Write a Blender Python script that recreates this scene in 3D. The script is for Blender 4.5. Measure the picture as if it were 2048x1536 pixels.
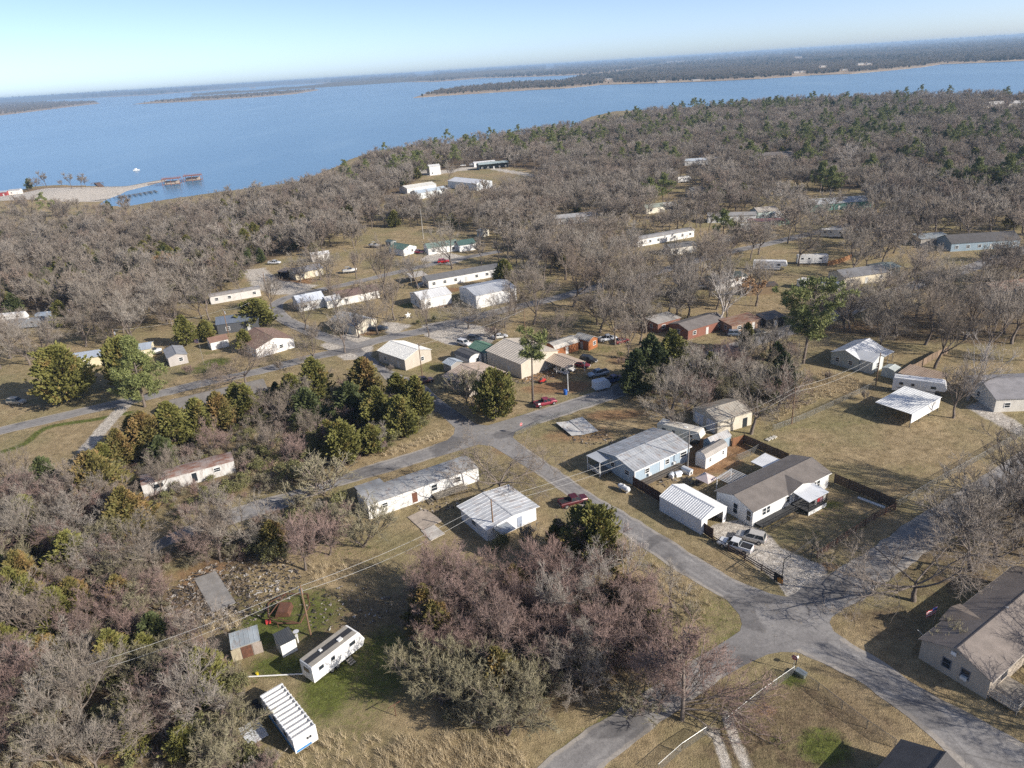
import bpy, math, random
import numpy as np
from mathutils import Vector, Matrix
R = math.radians
random.seed(7)
rng = np.random.default_rng(11)
for o in list(bpy.data.objects): bpy.data.objects.remove(o)
SC = bpy.context.scene
COL = SC.collection

# ------------------------------------------------------------------ camera, sky, sun, exposure
H = 72.0
PITCH, ROLL, FPX = R(23.6), R(3.58), 1450.0
cam = bpy.data.cameras.new("camera")
cam.sensor_width = 36.0
cam.lens = 36.0 * FPX / 2048.0
cam.clip_start, cam.clip_end = 0.5, 90000.0
camo = bpy.data.objects.new("camera", cam)
COL.objects.link(camo)
camo.matrix_world = Matrix.Translation((0, 0, H)) @ Matrix.Rotation(R(90) - PITCH, 4, 'X') @ Matrix.Rotation(-ROLL, 4, 'Z')
SC.camera = camo

SUN_AZ, SUN_EL = R(-27.0), R(27.5)          # azimuth measured from +X
world = bpy.data.worlds.new("World")
SC.world = world
world.use_nodes = True
wn = world.node_tree
sky = wn.nodes.new("ShaderNodeTexSky")
sky.sky_type = 'NISHITA'
sky.sun_disc = False
sky.sun_elevation = SUN_EL
sky.sun_rotation = R(90) - SUN_AZ
sky.altitude = 250.0
sky.air_density = 0.38
sky.dust_density = 0.85
sky.ozone_density = 0.1
wn.links.new(sky.outputs[0], wn.nodes["Background"].inputs[0])
wn.nodes["Background"].inputs[1].default_value = 0.138
sunl = bpy.data.lights.new("sun", 'SUN')
sunl.energy = 4.4
sunl.angle = R(0.53)
sunl.color = (1.0, 0.93, 0.83)
suno = bpy.data.objects.new("sun", sunl)
COL.objects.link(suno)
sdir = Vector((math.cos(SUN_EL) * math.cos(SUN_AZ), math.cos(SUN_EL) * math.sin(SUN_AZ), math.sin(SUN_EL)))
suno.rotation_euler = sdir.to_track_quat('Z', 'Y').to_euler()
suno.location = sdir * 400
SC.view_settings.view_transform = 'Standard'
SC.view_settings.look = 'None'
SC.view_settings.gamma = 1.0
SC.view_settings.exposure = 0.62
SC.view_settings.use_curve_mapping = False
SC.render.engine = 'CYCLES'
SC.cycles.use_denoising = False
SC.cycles.max_bounces = 5
SC.cycles.diffuse_bounces = 2
SC.cycles.glossy_bounces = 2
SC.cycles.transmission_bounces = 2
SC.cycles.volume_bounces = 0
SC.cycles.transparent_max_bounces = 8

# ------------------------------------------------------------------ helpers
def ray(px, py):
    x, y = px - 1024.0, 768.0 - py
    c, s = math.cos(-ROLL), math.sin(-ROLL)
    X, Y = c * x - s * y, s * x + c * y
    cp, sp = math.cos(PITCH), math.sin(PITCH)
    return X, cp * FPX + sp * Y, -sp * FPX + cp * Y
def G(px, py, z=0.0):                       # the point of the level z that this spot of the photograph shows
    dx, dy, dz = ray(px, py)
    t = (z - H) / dz
    return np.array([dx * t, dy * t])
def GP(pts, z=0.0):
    return np.array([G(p[0], p[1], z) for p in pts])
def inpoly(P, poly):
    x, y = P[:, 0], P[:, 1]
    r = np.zeros(len(P), bool)
    n = len(poly)
    for i in range(n):
        x0, y0 = poly[i]; x1, y1 = poly[(i + 1) % n]
        if y0 == y1: continue
        c = (y0 > y) != (y1 > y)
        r ^= c & (x < (x1 - x0) * (y - y0) / (y1 - y0) + x0)
    return r
def dline(P, line):                         # distance of points to a polyline
    d = np.full(len(P), 1e9)
    for a, b in zip(line[:-1], line[1:]):
        ab = b - a
        t = np.clip(((P - a) @ ab) / max(ab @ ab, 1e-9), 0, 1)
        d = np.minimum(d, np.hypot(*(P - a - t[:, None] * ab).T))
    return d
def resample(pts, step):
    pts = np.asarray(pts, float)
    L = np.r_[0, np.cumsum(np.hypot(*np.diff(pts[:, :2], axis=0).T))]
    n = max(2, int(L[-1] / step) + 1)
    s = np.linspace(0, L[-1], n)
    return np.stack([np.interp(s, L, pts[:, k]) for k in range(pts.shape[1])], 1)
def smooth(pts, it=2):
    pts = np.asarray(pts, float)
    for _ in range(it):
        q = .75 * pts[:-1] + .25 * pts[1:]; r_ = .25 * pts[:-1] + .75 * pts[1:]
        pts = np.vstack([pts[:1], np.stack([q, r_], 1).reshape(-1, pts.shape[1]), pts[-1:]])
    return pts

def tag(o, label=None, cat=None, group=None, kind=None):
    if label: o["label"] = label
    if cat: o["category"] = cat
    if group: o["group"] = group
    if kind: o["kind"] = kind
    return o
def link(name, data, parent=None):
    o = bpy.data.objects.new(name, data)
    COL.objects.link(o)
    if parent: o.parent = parent
    return o
def thing(name, label, cat, loc=(0, 0, 0), rz=0.0, group=None):
    o = link(name, None)
    o.empty_display_size = .3
    o.location = (loc[0], loc[1], loc[2] if len(loc) > 2 else 0.0)
    o.rotation_euler = (0, 0, rz)
    return tag(o, label, cat, group)
def copy_tree(o, parent=None):
    c = o.copy()
    COL.objects.link(c)
    if parent: c.parent = parent
    for ch in list(o.children): copy_tree(ch, c)
    return c

class MB:
    def __init__(s): s.v, s.f = [], []
    def box(s, c, d, rz=0.0):
        x, y, z = c; a, b, h = d[0] / 2, d[1] / 2, d[2] / 2
        k = len(s.v); cs, sn = math.cos(rz), math.sin(rz)
        for sz in (-h, h):
            for u, w in ((-a, -b), (a, -b), (a, b), (-a, b)):
                s.v.append((x + u * cs - w * sn, y + u * sn + w * cs, z + sz))
        for q in ((3, 2, 1, 0), (4, 5, 6, 7), (0, 1, 5, 4), (1, 2, 6, 5), (2, 3, 7, 6), (3, 0, 4, 7)):
            s.f.append(tuple(k + i for i in q))
        return s
    def hexa(s, P):                         # 8 corners, bottom 4 then top 4, counter-clockwise
        k = len(s.v); s.v += [tuple(p) for p in P]
        for q in ((3, 2, 1, 0), (4, 5, 6, 7), (0, 1, 5, 4), (1, 2, 6, 5), (2, 3, 7, 6), (3, 0, 4, 7)):
            s.f.append(tuple(k + i for i in q))
        return s
    def poly(s, P):
        k = len(s.v); s.v += [tuple(p) for p in P]; s.f.append(tuple(range(k, k + len(P)))); return s
    def prism(s, prof, x0, x1, axis='x'):   # profile (u,z) counter-clockwise, extruded along an axis
        k = len(s.v); n = len(prof)
        for x in (x0, x1):
            for u, z in prof: s.v.append((x, u, z) if axis == 'x' else (u, x, z))
        s.f.append(tuple(range(k, k + n))[::-1]); s.f.append(tuple(range(k + n, k + 2 * n)))
        for i in range(n):
            j = (i + 1) % n
            s.f.append((k + i, k + j, k + n + j, k + n + i))
        return s
    def tube(s, a, b, r0, r1=None, n=8, cap=True):
        a, b = Vector(a), Vector(b); r1 = r0 if r1 is None else r1
        d = (b - a).normalized(); u = d.orthogonal().normalized(); w = d.cross(u)
        k = len(s.v)
        for p, r in ((a, r0), (b, r1)):
            for i in range(n):
                t = 2 * math.pi * i / n
                s.v.append(tuple(p + (u * math.cos(t) + w * math.sin(t)) * r))
        for i in range(n):
            j = (i + 1) % n
            s.f.append((k + i, k + j, k + n + j, k + n + i))
        if cap: s.f.append(tuple(range(k, k + n))[::-1]); s.f.append(tuple(range(k + n, k + 2 * n)))
        return s
    def path(s, pts, r, n=5):
        for a, b in zip(pts[:-1], pts[1:]): s.tube(a, b, r, r, n, False)
        return s
    def lathe(s, prof, n=14, axis='z', c=(0, 0, 0)):
        k = len(s.v)
        for r, z in prof:
            for i in range(n):
                t = 2 * math.pi * i / n
                p = (r * math.cos(t), r * math.sin(t), z)
                if axis == 'y': p = (p[0], p[2], p[1])
                if axis == 'x': p = (p[2], p[0], p[1])
                s.v.append((p[0] + c[0], p[1] + c[1], p[2] + c[2]))
        for a in range(len(prof) - 1):
            for i in range(n):
                j = (i + 1) % n
                s.f.append((k + a * n + i, k + a * n + j, k + (a + 1) * n + j, k + (a + 1) * n + i))
        s.f.append(tuple(k + i for i in range(n))[::-1]); s.f.append(tuple(k + (len(prof) - 1) * n + i for i in range(n)))
        return s
    def mesh(s, mat, smooth_=False):
        m = bpy.data.meshes.new("m")
        m.from_pydata(s.v, [], s.f); m.materials.append(mat)
        if smooth_: m.polygons.foreach_set("use_smooth", [True] * len(m.polygons))
        m.update()
        return m
    def build(s, name, mat, parent=None, col=None, kind=None, smooth_=False):
        o = link(name, s.mesh(mat, smooth_), parent)
        if col is not None: o.color = (*col, 1.0)
        if kind: o["kind"] = kind
        return o

def npmesh(V, F, mat, nside):               # arrays of equal-sided faces
    m = bpy.data.meshes.new("m")
    V = np.asarray(V, np.float32); F = np.asarray(F, np.int32)
    m.vertices.add(len(V)); m.vertices.foreach_set("co", V.ravel())
    m.loops.add(F.size); m.loops.foreach_set("vertex_index", F.ravel())
    m.polygons.add(len(F))
    m.polygons.foreach_set("loop_start", np.arange(0, F.size, nside, dtype=np.int32))
    m.polygons.foreach_set("loop_total", np.full(len(F), nside, np.int32))
    m.materials.append(mat)
    m.update(calc_edges=True)
    return m

# ------------------------------------------------------------------ materials
def nodes(name):
    m = bpy.data.materials.new(name); m.use_nodes = True
    nt = m.node_tree; b = nt.nodes["Principled BSDF"]
    return m, nt, b
def N(nt, t, **kw):
    n = nt.nodes.new(t)
    for k, v in kw.items():
        if k.startswith('i_'): n.inputs[k[2:].replace('_', ' ')].default_value = v
        else: setattr(n, k, v)
    return n
def L(nt, a, b): nt.links.new(a, b)
def mixc(nt, f, a, b, mode='MIX'):
    n = nt.nodes.new("ShaderNodeMix"); n.data_type = 'RGBA'; n.blend_type = mode
    for s, v in ((n.inputs[0], f), (n.inputs[6], a), (n.inputs[7], b)):
        if hasattr(v, 'is_output'): L(nt, v, s)
        elif isinstance(v, (int, float)): s.default_value = v
        else: s.default_value = (*v, 1.0) if len(v) == 3 else v
    return n.outputs[2]
def noise(nt, co, scale, detail=4, rough=.55):
    n = N(nt, "ShaderNodeTexNoise"); n.inputs["Scale"].default_value = scale
    n.inputs["Detail"].default_value = detail; n.inputs["Roughness"].default_value = rough
    L(nt, co, n.inputs["Vector"]); return n.outputs["Fac"]
def ramp(nt, f, a, b, ca=(0, 0, 0), cb=(1, 1, 1)):
    n = N(nt, "ShaderNodeValToRGB"); e = n.color_ramp.elements
    e[0].position, e[1].position = a, b; e[0].color = (*ca, 1); e[1].color = (*cb, 1)
    L(nt, f, n.inputs[0]); return n.outputs[0]
def bump(nt, h, b, strength=.3, dist=.05):
    n = N(nt, "ShaderNodeBump"); n.inputs["Strength"].default_value = strength; n.inputs["Distance"].default_value = dist
    L(nt, h, n.inputs["Height"]); L(nt, n.outputs[0], b.inputs["Normal"])
def geo_pos(nt): return N(nt, "ShaderNodeNewGeometry").outputs["Position"]
def objco(nt): return N(nt, "ShaderNodeTexCoord").outputs["Object"]
def mapped(nt, co, s):
    n = N(nt, "ShaderNodeMapping"); n.inputs["Scale"].default_value = s; L(nt, co, n.inputs[0]); return n.outputs[0]

def m_paint(name, rough=.5, metal=0.0, var=.25, scale=1.2, stretch=(1, 1, 1), dirt=None, dirt_amt=.5, fine=0.0, bstr=0.0, coat=0.0, fixed=None):
    m, nt, b = nodes(name)
    co = mapped(nt, objco(nt), stretch)
    n1 = noise(nt, co, scale, 5)
    base = N(nt, "ShaderNodeObjectInfo").outputs["Color"] if fixed is None else fixed
    lo = mixc(nt, 1.0, base, (1 - var,) * 3, 'MULTIPLY')
    c = mixc(nt, ramp(nt, n1, .35, .68), lo, base)
    if dirt:
        n2 = noise(nt, co, scale * 2.3, 6, .65)
        f = N(nt, "ShaderNodeMath", operation='MULTIPLY'); L(nt, ramp(nt, n2, .62 - .25 * dirt_amt, .86 - .25 * dirt_amt), f.inputs[0]); f.inputs[1].default_value = min(1, dirt_amt * 1.5)
        c = mixc(nt, f.outputs[0], c, dirt)
    if fine:
        n3 = noise(nt, objco(nt), 14, 3, .8)
        c = mixc(nt, fine, c, mixc(nt, 1.0, c, ramp(nt, n3, .3, .7, (.35,) * 3, (1.5,) * 3), 'MULTIPLY'))
        if bstr: bump(nt, n3, b, bstr, .03)
    L(nt, c, b.inputs["Base Color"])
    b.inputs["Roughness"].default_value = rough; b.inputs["Metallic"].default_value = metal
    b.inputs["Coat Weight"].default_value = coat
    return m
M = {}
M['siding'] = m_paint("siding", .6, 0, .14, .8, (1, 1, .35), (.30, .25, .19), .22)
M['old_siding'] = m_paint("old_siding", .7, 0, .3, .9, (1, 1, .3), (.22, .16, .11), .5)
M['metal_roof'] = m_paint("metal_roof", .45, .12, .16, .5, (1, .4, 1), (.36, .31, .25), .22)
M['worn_roof'] = m_paint("worn_roof", .55, .1, .35, .55, (1, .5, 1), (.25, .15, .09), .45)
M['rust_roof'] = m_paint("rust_roof", .75, .05, .3, .5, (.45, 1, 1), (.2, .085, .05), .85)
M['shingle'] = m_paint("shingle", .9, 0, .25, .7, (1, 1, 1), None, 0, .55, .35)
M['trim'] = m_paint("trim", .5, 0, .1)
M['wood'] = m_paint("wood", .8, 0, .4, 2.5, (1, 1, .2), (.12, .1, .08), .3)
M['plain'] = m_paint("plain", .6, 0, .18, 2.0)
M['steel'] = m_paint("steel", .4, .75, .2, 1.5)
M['paint'] = m_paint("car_paint", .32, .15, .05, 1.0, coat=.5)
M['rubber'] = m_paint("rubber", .85, 0, .2, 4, fixed=(.018, .018, .02))
M['rusty'] = m_paint("rusty_iron", .85, .1, .4, 2.5, fixed=(.17, .075, .045), dirt=(.07, .045, .035), dirt_amt=.6)
M['concrete'] = m_paint("concrete", .9, 0, .3, .7, (1, 1, 1), (.2, .17, .13), .4, .4, .2)
def m_glass():
    m, nt, b = nodes("window_glass")
    b.inputs["Base Color"].default_value = (.025, .032, .04, 1); b.inputs["Roughness"].default_value = .08
    return m
M['glass'] = m_glass()
def m_twig(name, stops, var=.35):
    m, nt, b = nodes(name)
    oi = N(nt, "ShaderNodeObjectInfo")
    r = N(nt, "ShaderNodeValToRGB"); e = r.color_ramp.elements
    while len(e) < len(stops): e.new(.5)
    for i, c in enumerate(stops): e[i].position = i / max(1, len(stops) - 1); e[i].color = (*c, 1)
    L(nt, oi.outputs["Random"], r.inputs[0])
    n = noise(nt, objco(nt), .9, 3)
    c = mixc(nt, var, r.outputs[0], mixc(nt, 1.0, r.outputs[0], ramp(nt, n, .3, .72, (.35,) * 3, (1.5,) * 3), 'MULTIPLY'))
    L(nt, c, b.inputs["Base Color"]); b.inputs["Roughness"].default_value = .85
    return m
M['twig'] = m_twig("bare_twigs", [(.25, .215, .175), (.33, .295, .25), (.22, .18, .14), (.29, .24, .195), (.31, .28, .245), (.25, .195, .15)])
M['twig_far'] = m_twig("far_twigs", [(.19, .16, .13), (.29, .255, .215), (.22, .185, .148), (.27, .222, .178), (.32, .285, .245), (.20, .17, .14), (.26, .20, .16)])
M['twig_shore_shaded'] = m_twig("far_shore_twigs_shaded", [(.10, .088, .07), (.145, .12, .095), (.11, .10, .07), (.16, .13, .105)])  # darker than the nearer twigs: shadows within the wood are put into the colour
M['leaf_shore_shaded'] = m_twig("far_shore_evergreens_shaded", [(.035, .05, .022), (.05, .065, .03)])  # evergreens likewise, shade between the crowns mixed into the green
M['twig_pink'] = m_twig("budding_twigs", [(.28, .19, .162), (.31, .22, .19), (.25, .17, .145), (.275, .205, .175)])
M['twig_olive'] = m_twig("olive_twigs", [(.255, .23, .14), (.30, .27, .175), (.23, .205, .125)])
M['twig_pale'] = m_twig("pale_twigs", [(.42, .38, .34), (.46, .42, .38)])
M['bark'] = m_twig("bark", [(.12, .095, .078), (.19, .155, .13), (.15, .12, .10)], .6)
M['bark_pale'] = m_twig("pale_bark", [(.40, .36, .32), (.48, .44, .40)], .5)
def m_leaf(name, a, b_, c_, amt, per=True):
    m, nt, b = nodes(name)
    n = noise(nt, objco(nt), .38, 3, .6)
    n2 = noise(nt, objco(nt), 3.2, 2, .6)
    c = mixc(nt, ramp(nt, n2, .35, .65), a, b_)
    f = ramp(nt, n, .62 - amt * .4, .78 - amt * .4)
    if per:
        q = N(nt, "ShaderNodeMath", operation='MULTIPLY'); L(nt, f, q.inputs[0])
        g = N(nt, "ShaderNodeMath", operation='GREATER_THAN'); L(nt, N(nt, "ShaderNodeObjectInfo").outputs["Random"], g.inputs[0]); g.inputs[1].default_value = .35
        L(nt, g.outputs[0], q.inputs[1]); f = q.outputs[0]
    c = mixc(nt, f, c, c_)
    L(nt, c, b.inputs["Base Color"]); b.inputs["Roughness"].default_value = .75
    return m
M['cedar'] = m_leaf("cedar_foliage", (.125, .13, .031), (.20, .188, .048), (.26, .175, .058), .22)
M['cedar_rust'] = m_leaf("rusty_cedar_foliage", (.12, .115, .03), (.18, .145, .045), (.235, .15, .055), .42, False)
M['cedar_dark'] = m_leaf("dark_cedar_foliage", (.06, .078, .026), (.095, .112, .036), (.13, .115, .04), .15)
M['pine'] = m_leaf("pine_needles", (.125, .15, .045), (.20, .215, .07), (.21, .195, .07), .15)
M['privet'] = m_leaf("privet_leaves", (.13, .135, .045), (.19, .18, .075), (.22, .19, .10), .35)
M['deadleaf'] = m_leaf("dead_leaves", (.30, .17, .075), (.36, .22, .11), (.24, .14, .07), .4)
M['dry_grass'] = m_leaf("dry_grass", (.46, .37, .23), (.58, .48, .32), (.38, .29, .17), .4)
M['lawn_grass'] = m_leaf("lawn_grass", (.27, .205, .115), (.36, .28, .165), (.22, .19, .09), .4)
M['green_grass'] = m_leaf("green_grass", (.11, .15, .04), (.17, .19, .06), (.26, .22, .11), .3)
# ------------------------------------------------------------------ terrain
LAKE = -5.0
SHORE_PX = [(-600, 470), (-200, 420), (0, 392), (60, 373), (120, 369), (250, 373), (300, 363), (332, 358), (336, 361), (300, 371), (262, 380), (215, 400), (200, 408),
            (250, 413), (330, 399), (420, 386), (520, 373), (600, 362), (680, 330), (700, 318), (760, 300), (880, 290), (1000, 275), (1090, 262),
            (1158, 252), (1165, 240), (1185, 232), (1230, 222), (1300, 222), (1420, 214), (1550, 206), (1700, 198), (1800, 192), (1900, 196), (2048, 196), (2300, 190), (2700, 190)]
SHORE = GP(SHORE_PX, LAKE)
NEARLAND = np.vstack([SHORE, [[6000, -600], [-6000, -600]]])
def shore_d(P):
    d = dline(P, SHORE)
    return np.where(inpoly(P, NEARLAND), d, -d)
def gz(P):
    d = shore_d(P)
    t = np.clip(d / 60.0, 0, 1); t = t * t * (3 - 2 * t)
    u = np.clip(-d / 15.0, 0, 1)
    return np.where(d > 0, LAKE + .35 * np.clip(d / 6, 0, 1) + (5 - .35) * t, LAKE - 3 * u)
def gz1(p): return float(gz(np.array([p[:2]]))[0])
def axis(lo, a, b, hi, st=1.0, g=.03):
    mid = list(np.arange(a, b + .01, st)); up = [b]; dn = [a]
    while up[-1] < hi: up.append(up[-1] + st + (up[-1] - b) * g)
    while dn[-1] > lo: dn.append(dn[-1] - st - (a - dn[-1]) * g)
    return np.array(dn[:0:-1] + mid + up[1:])
gx, gy = axis(-2500, -140, 230, 3800), axis(-300, 44, 300, 2600)
GX, GY = np.meshgrid(gx, gy)
GPTS = np.stack([GX.ravel(), GY.ravel()], 1)
nx, ny = len(gx), len(gy)
# ground cover: green grass / leaf litter / bare dirt or gravel / red dirt
cov = np.zeros((len(GPTS), 4), np.float32)
def blob(ch, px, py, rx, ry, amt=1.0, rot=0.0):
    c = G(px, py); d = GPTS - c
    cs, sn = math.cos(rot), math.sin(rot)
    q = ((d[:, 0] * cs + d[:, 1] * sn) / rx) ** 2 + ((-d[:, 0] * sn + d[:, 1] * cs) / ry) ** 2
    cov[:, ch] = np.maximum(cov[:, ch], amt * (.78 if ch == 0 else 1.05) * np.clip(1.2 - q, 0, 1))
def area(ch, pts, amt=1.0, soft=2.0, z=0.0):
    W = GP(pts, z); ins = inpoly(GPTS, W); d = dline(GPTS, np.vstack([W, W[:1]]))
    cov[:, ch] = np.maximum(cov[:, ch], amt * np.clip(.5 + np.where(ins, d, -d) / soft, 0, 1))
def stripe(ch, pts, w, amt=1.0):
    d = dline(GPTS, smooth(GP(pts)))
    cov[:, ch] = np.maximum(cov[:, ch], amt * np.clip(1.2 - d / w, 0, 1))
WOODS = {
 'left': [(0, 985), (90, 975), (150, 985), (230, 1040), (330, 1090), (350, 1110), (330, 1180), (350, 1250), (410, 1300), (440, 1350), (430, 1420), (470, 1490), (480, 1560), (-250, 1560), (-250, 1010)],
 'thicket': [(850, 1190), (960, 1165), (1080, 1165), (1180, 1165), (1290, 1225), (1340, 1280), (1290, 1350), (1150, 1440), (1030, 1475), (900, 1450), (850, 1380), (835, 1280), (800, 1210)],
 'cedars': [(215, 900), (300, 850), (480, 800), (560, 790), (720, 770), (850, 800), (870, 850), (770, 905), (700, 935), (560, 985), (480, 1005), (370, 1040), (250, 1050), (190, 990)],
 'west': [(-300, 510), (0, 475), (150, 470), (230, 462), (330, 442), (420, 426), (560, 398), (690, 360), (790, 345), (860, 345), (790, 395), (730, 430), (600, 500), (510, 535), (420, 575), (290, 610), (120, 625), (0, 640), (-300, 660)],
 'north': [(700, 330), (860, 300), (1150, 262), (1300, 232), (1500, 214), (1800, 200), (2300, 198), (2500, 400), (2048, 430), (1750, 385), (1500, 345), (1250, 350), (1090, 345), (980, 330), (860, 345)],
 'east': [(1640, 650), (1760, 620), (1900, 590), (2100, 540), (2200, 660), (2000, 700), (1900, 690), (1800, 690), (1690, 670)],
}
for k, a in (('left', .9), ('thicket', .75), ('cedars', .5), ('west', .75), ('north', .8), ('east', .7)): area(1, WOODS[k], a, 8)
area(1, [(1240, 700), (1560, 690), (1600, 760), (1520, 850), (1400, 830), (1300, 820)], .5, 6)
area(1, [(250, 560), (460, 560), (480, 660), (150, 680), (0, 660), (0, 640)], .45, 8)
area(1, [(900, 420), (1250, 380), (2048, 420), (2048, 560), (1700, 620), (1350, 640), (1200, 560), (1000, 480)], .34, 10)
for px, py, rx, ry, a in [(660, 1370, 5, 8, 1), (560, 1330, 6, 3, 1), (530, 1255, 6, 7, 1), (600, 1230, 9, 8, .9), (760, 1330, 7, 10, .9), (480, 1200, 3, 4, .6), (720, 1420, 5, 7, .6),
        (1440, 1230, 5, 6, .6), (1420, 1290, 8, 3, .6), (1330, 1330, 10, 5, .5), (1650, 1500, 4, 3, 1), (1585, 1360, 2.5, 1.6, 1), (1555, 1480, 1.5, 1.2, .8), (1640, 1470, 3.5, 1.6, .9),
        (1650, 850, 18, 2.5, .55), (1560, 890, 14, 2.0, .5), (1850, 935, 8, 3, .5), (1830, 960, 6, 3, .45), (1640, 1010, 6, 2, .9), (1690, 1040, 7, 6, .55), (1600, 1070, 8, 5, .5), (1650, 905, 12, 8, .35),
        (430, 725, 6, 5, 1), (400, 740, 8, 4, .9), (100, 800, 14, 3, .6), (420, 705, 6, 2, .7), (830, 610, 8, 4, .9), (880, 735, 4, 4, .8), (810, 650, 6, 4, .5), (870, 735, 7, 6, .7), (870, 690, 5, 3, .6),
        (740, 740, 8, 2.5, .8), (1180, 700, 14, 5, .6), (1070, 830, 8, 2, .7), (960, 835, 6, 2, .6), (840, 480, 30, 12, .4), (740, 500, 16, 10, .35), (1340, 410, 14, 10, .6), (1600, 560, 30, 14, .45), (1700, 590, 30, 8, .5),
        (1850, 500, 40, 16, .35), (1620, 400, 40, 14, .5), (900, 1150, 7, 5, .5), (700, 1100, 9, 6, .5), (780, 1120, 10, 8, .4), (760, 1050, 6, 5, .35), (860, 1075, 6, 4, .4), (1240, 835, 5, 2, .6), (880, 378, 22, 8, .4), (1090, 690, 6, 3, .5)]:
    blob(0, px, py, rx, ry, a)
stripe(0, [(0, 905), (50, 890), (80, 860), (110, 850), (200, 838), (260, 825)], 1.6, .95)
stripe(0, [(330, 805), (400, 790), (440, 780)], 1.2, .8)
stripe(0, [(1100, 1520), (1200, 1445), (1330, 1360), (1470, 1265)], 1.2, .6)
stripe(0, [(1400, 1165), (1320, 1115), (1380, 1075)], 1.0, .3)
area(2, [(1420, 1052), (1480, 1040), (1530, 1065), (1560, 1098), (1640, 1130), (1655, 1150), (1610, 1180), (1575, 1192), (1560, 1168), (1500, 1118), (1440, 1088)], 1.0, 1.2)
area(2, [(845, 650), (900, 640), (1000, 660), (980, 690), (900, 690), (850, 672)], .8, 2)
area(2, [(640, 690), (700, 665), (750, 680), (740, 715), (690, 720)], .8, 3)
area(2, [(780, 690), (760, 640), (830, 650), (800, 665)], .5, 2)
area(2, [(840, 520), (870, 500), (940, 515), (900, 530)], .8, 2)
area(2, [(820, 340), (860, 352), (960, 335), (1090, 358), (1090, 352), (960, 331), (880, 342)], .9, 3)
area(2, [(-20, 400), (60, 388), (110, 380), (170, 376), (250, 373), (300, 364), (334, 359), (300, 371), (255, 382), (205, 402), (120, 408), (0, 412)], .95, 8, LAKE + .6)
area(3, [(-20, 400), (60, 376), (170, 372), (250, 374), (250, 382), (200, 405), (0, 420)], .5, 8, LAKE + .6)
area(2, [(480, 540), (530, 535), (560, 560), (640, 570), (600, 590), (540, 590), (500, 570)], .55, 4)
area(2, [(1960, 800), (2048, 850), (2048, 880), (1930, 815)], .6, 2)
stripe(2, [(1450, 1430), (1475, 1480), (1500, 1540)], .7, .9); stripe(2, [(1415, 1450), (1440, 1500), (1460, 1545)], .7, .8)
stripe(2, [(250, 812), (225, 835), (170, 900)], 2.0, .9)
area(3, [(490, 560), (540, 570), (590, 580), (640, 560), (600, 550), (540, 550)], .9, 3)
for px, py, rx, ry, a in [(400, 1150, 8, 5, .5), (1440, 895, 8, 6, .8), (1400, 925, 10, 6, .8), (1480, 960, 5, 4, .6), (1160, 870, 12, 5, .5), (1230, 830, 10, 4, .6), (1120, 775, 12, 5, .7), (1080, 750, 8, 6, .6),
        (880, 610, 7, 3, .8), (900, 580, 6, 4, .7), (1250, 720, 8, 4, .5), (1640, 1135, 4, 2, .6), (1530, 1420, 2.2, 1.4, .6), (720, 668, 8, 3, .6), (1010, 900, 4, 3, .5), (1660, 660, 25, 6, .4), (1300, 655, 16, 6, .6)]:
    blob(3, px, py, rx, ry, a)
for px, py, rx, ry, a in [(405, 1195, 10, 8, .7), (450, 1130, 8, 6, .7), (480, 1220, 5, 7, .6), (700, 1240, 14, 10, .5), (1380, 1400, 14, 4, .5), (1700, 1340, 10, 3, .5), (1660, 1390, 14, 3, .4), (1820, 1230, 6, 3, .5),
        (1900, 1130, 14, 10, .6), (2000, 1050, 16, 14, .6), (1740, 1230, 6, 2, .6), (1200, 880, 10, 6, .3), (1600, 1420, 12, 6, .6), (1550, 1500, 14, 5, .6), (1700, 1450, 10, 4, .55), (1500, 1400, 5, 3, .5), (1420, 1380, 6, 2, .6), (1840, 1180, 8, 3, .5), (1780, 1260, 7, 3, .5), (1600, 1100, 8, 4, .45), (1720, 1000, 8, 4, .4)]:
    blob(1, px, py, rx, ry, a)
m, nt, b = nodes("ground_cover")
pos = geo_pos(nt)
at = N(nt, "ShaderNodeAttribute", attribute_name="cover"); at2 = N(nt, "ShaderNodeAttribute", attribute_name="dirt")
sep = N(nt, "ShaderNodeSeparateColor"); L(nt, at.outputs["Color"], sep.inputs[0])
nA, nB, nC, nD = noise(nt, pos, .055, 4), noise(nt, pos, .35, 5, .65), noise(nt, pos, 1.7, 4, .7), noise(nt, pos, 6.0, 3, .75)
c = mixc(nt, ramp(nt, nB, .36, .66), (.285, .215, .122), (.42, .325, .195))
c = mixc(nt, ramp(nt, nA, .42, .62), c, mixc(nt, .6, c, (.22, .205, .10)))
c = mixc(nt, ramp(nt, nC, .52, .72), c, mixc(nt, .55, c, (.165, .145, .07)))
def fac(chan, w=1.0, nz=None):
    a = N(nt, "ShaderNodeMath", operation='MULTIPLY_ADD'); L(nt, nz or nB, a.inputs[0]); a.inputs[1].default_value = 1.5
    a.inputs[2].default_value = -1.2
    s_ = N(nt, "ShaderNodeMath", operation='MULTIPLY_ADD'); L(nt, chan, s_.inputs[0]); s_.inputs[1].default_value = 1.55 * w; L(nt, a.outputs[0], s_.inputs[2])
    return ramp(nt, s_.outputs[0], .12, .72)
c = mixc(nt, fac(sep.outputs[1]), c, mixc(nt, ramp(nt, nC, .38, .65), (.105, .075, .048), (.205, .15, .095)))
c = mixc(nt, fac(sep.outputs[0], 1.0, nC), c, mixc(nt, ramp(nt, nC, .35, .7), (.08, .10, .022), (.15, .16, .045)))
c = mixc(nt, fac(at2.outputs["Fac"], 1.15), c, mixc(nt, ramp(nt, nB, .35, .7), (.25, .14, .07), (.33, .21, .12)))
c = mixc(nt, fac(sep.outputs[2], 1.6), c, mixc(nt, ramp(nt, nC, .35, .7), (.44, .39, .33), (.60, .56, .50)))
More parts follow.
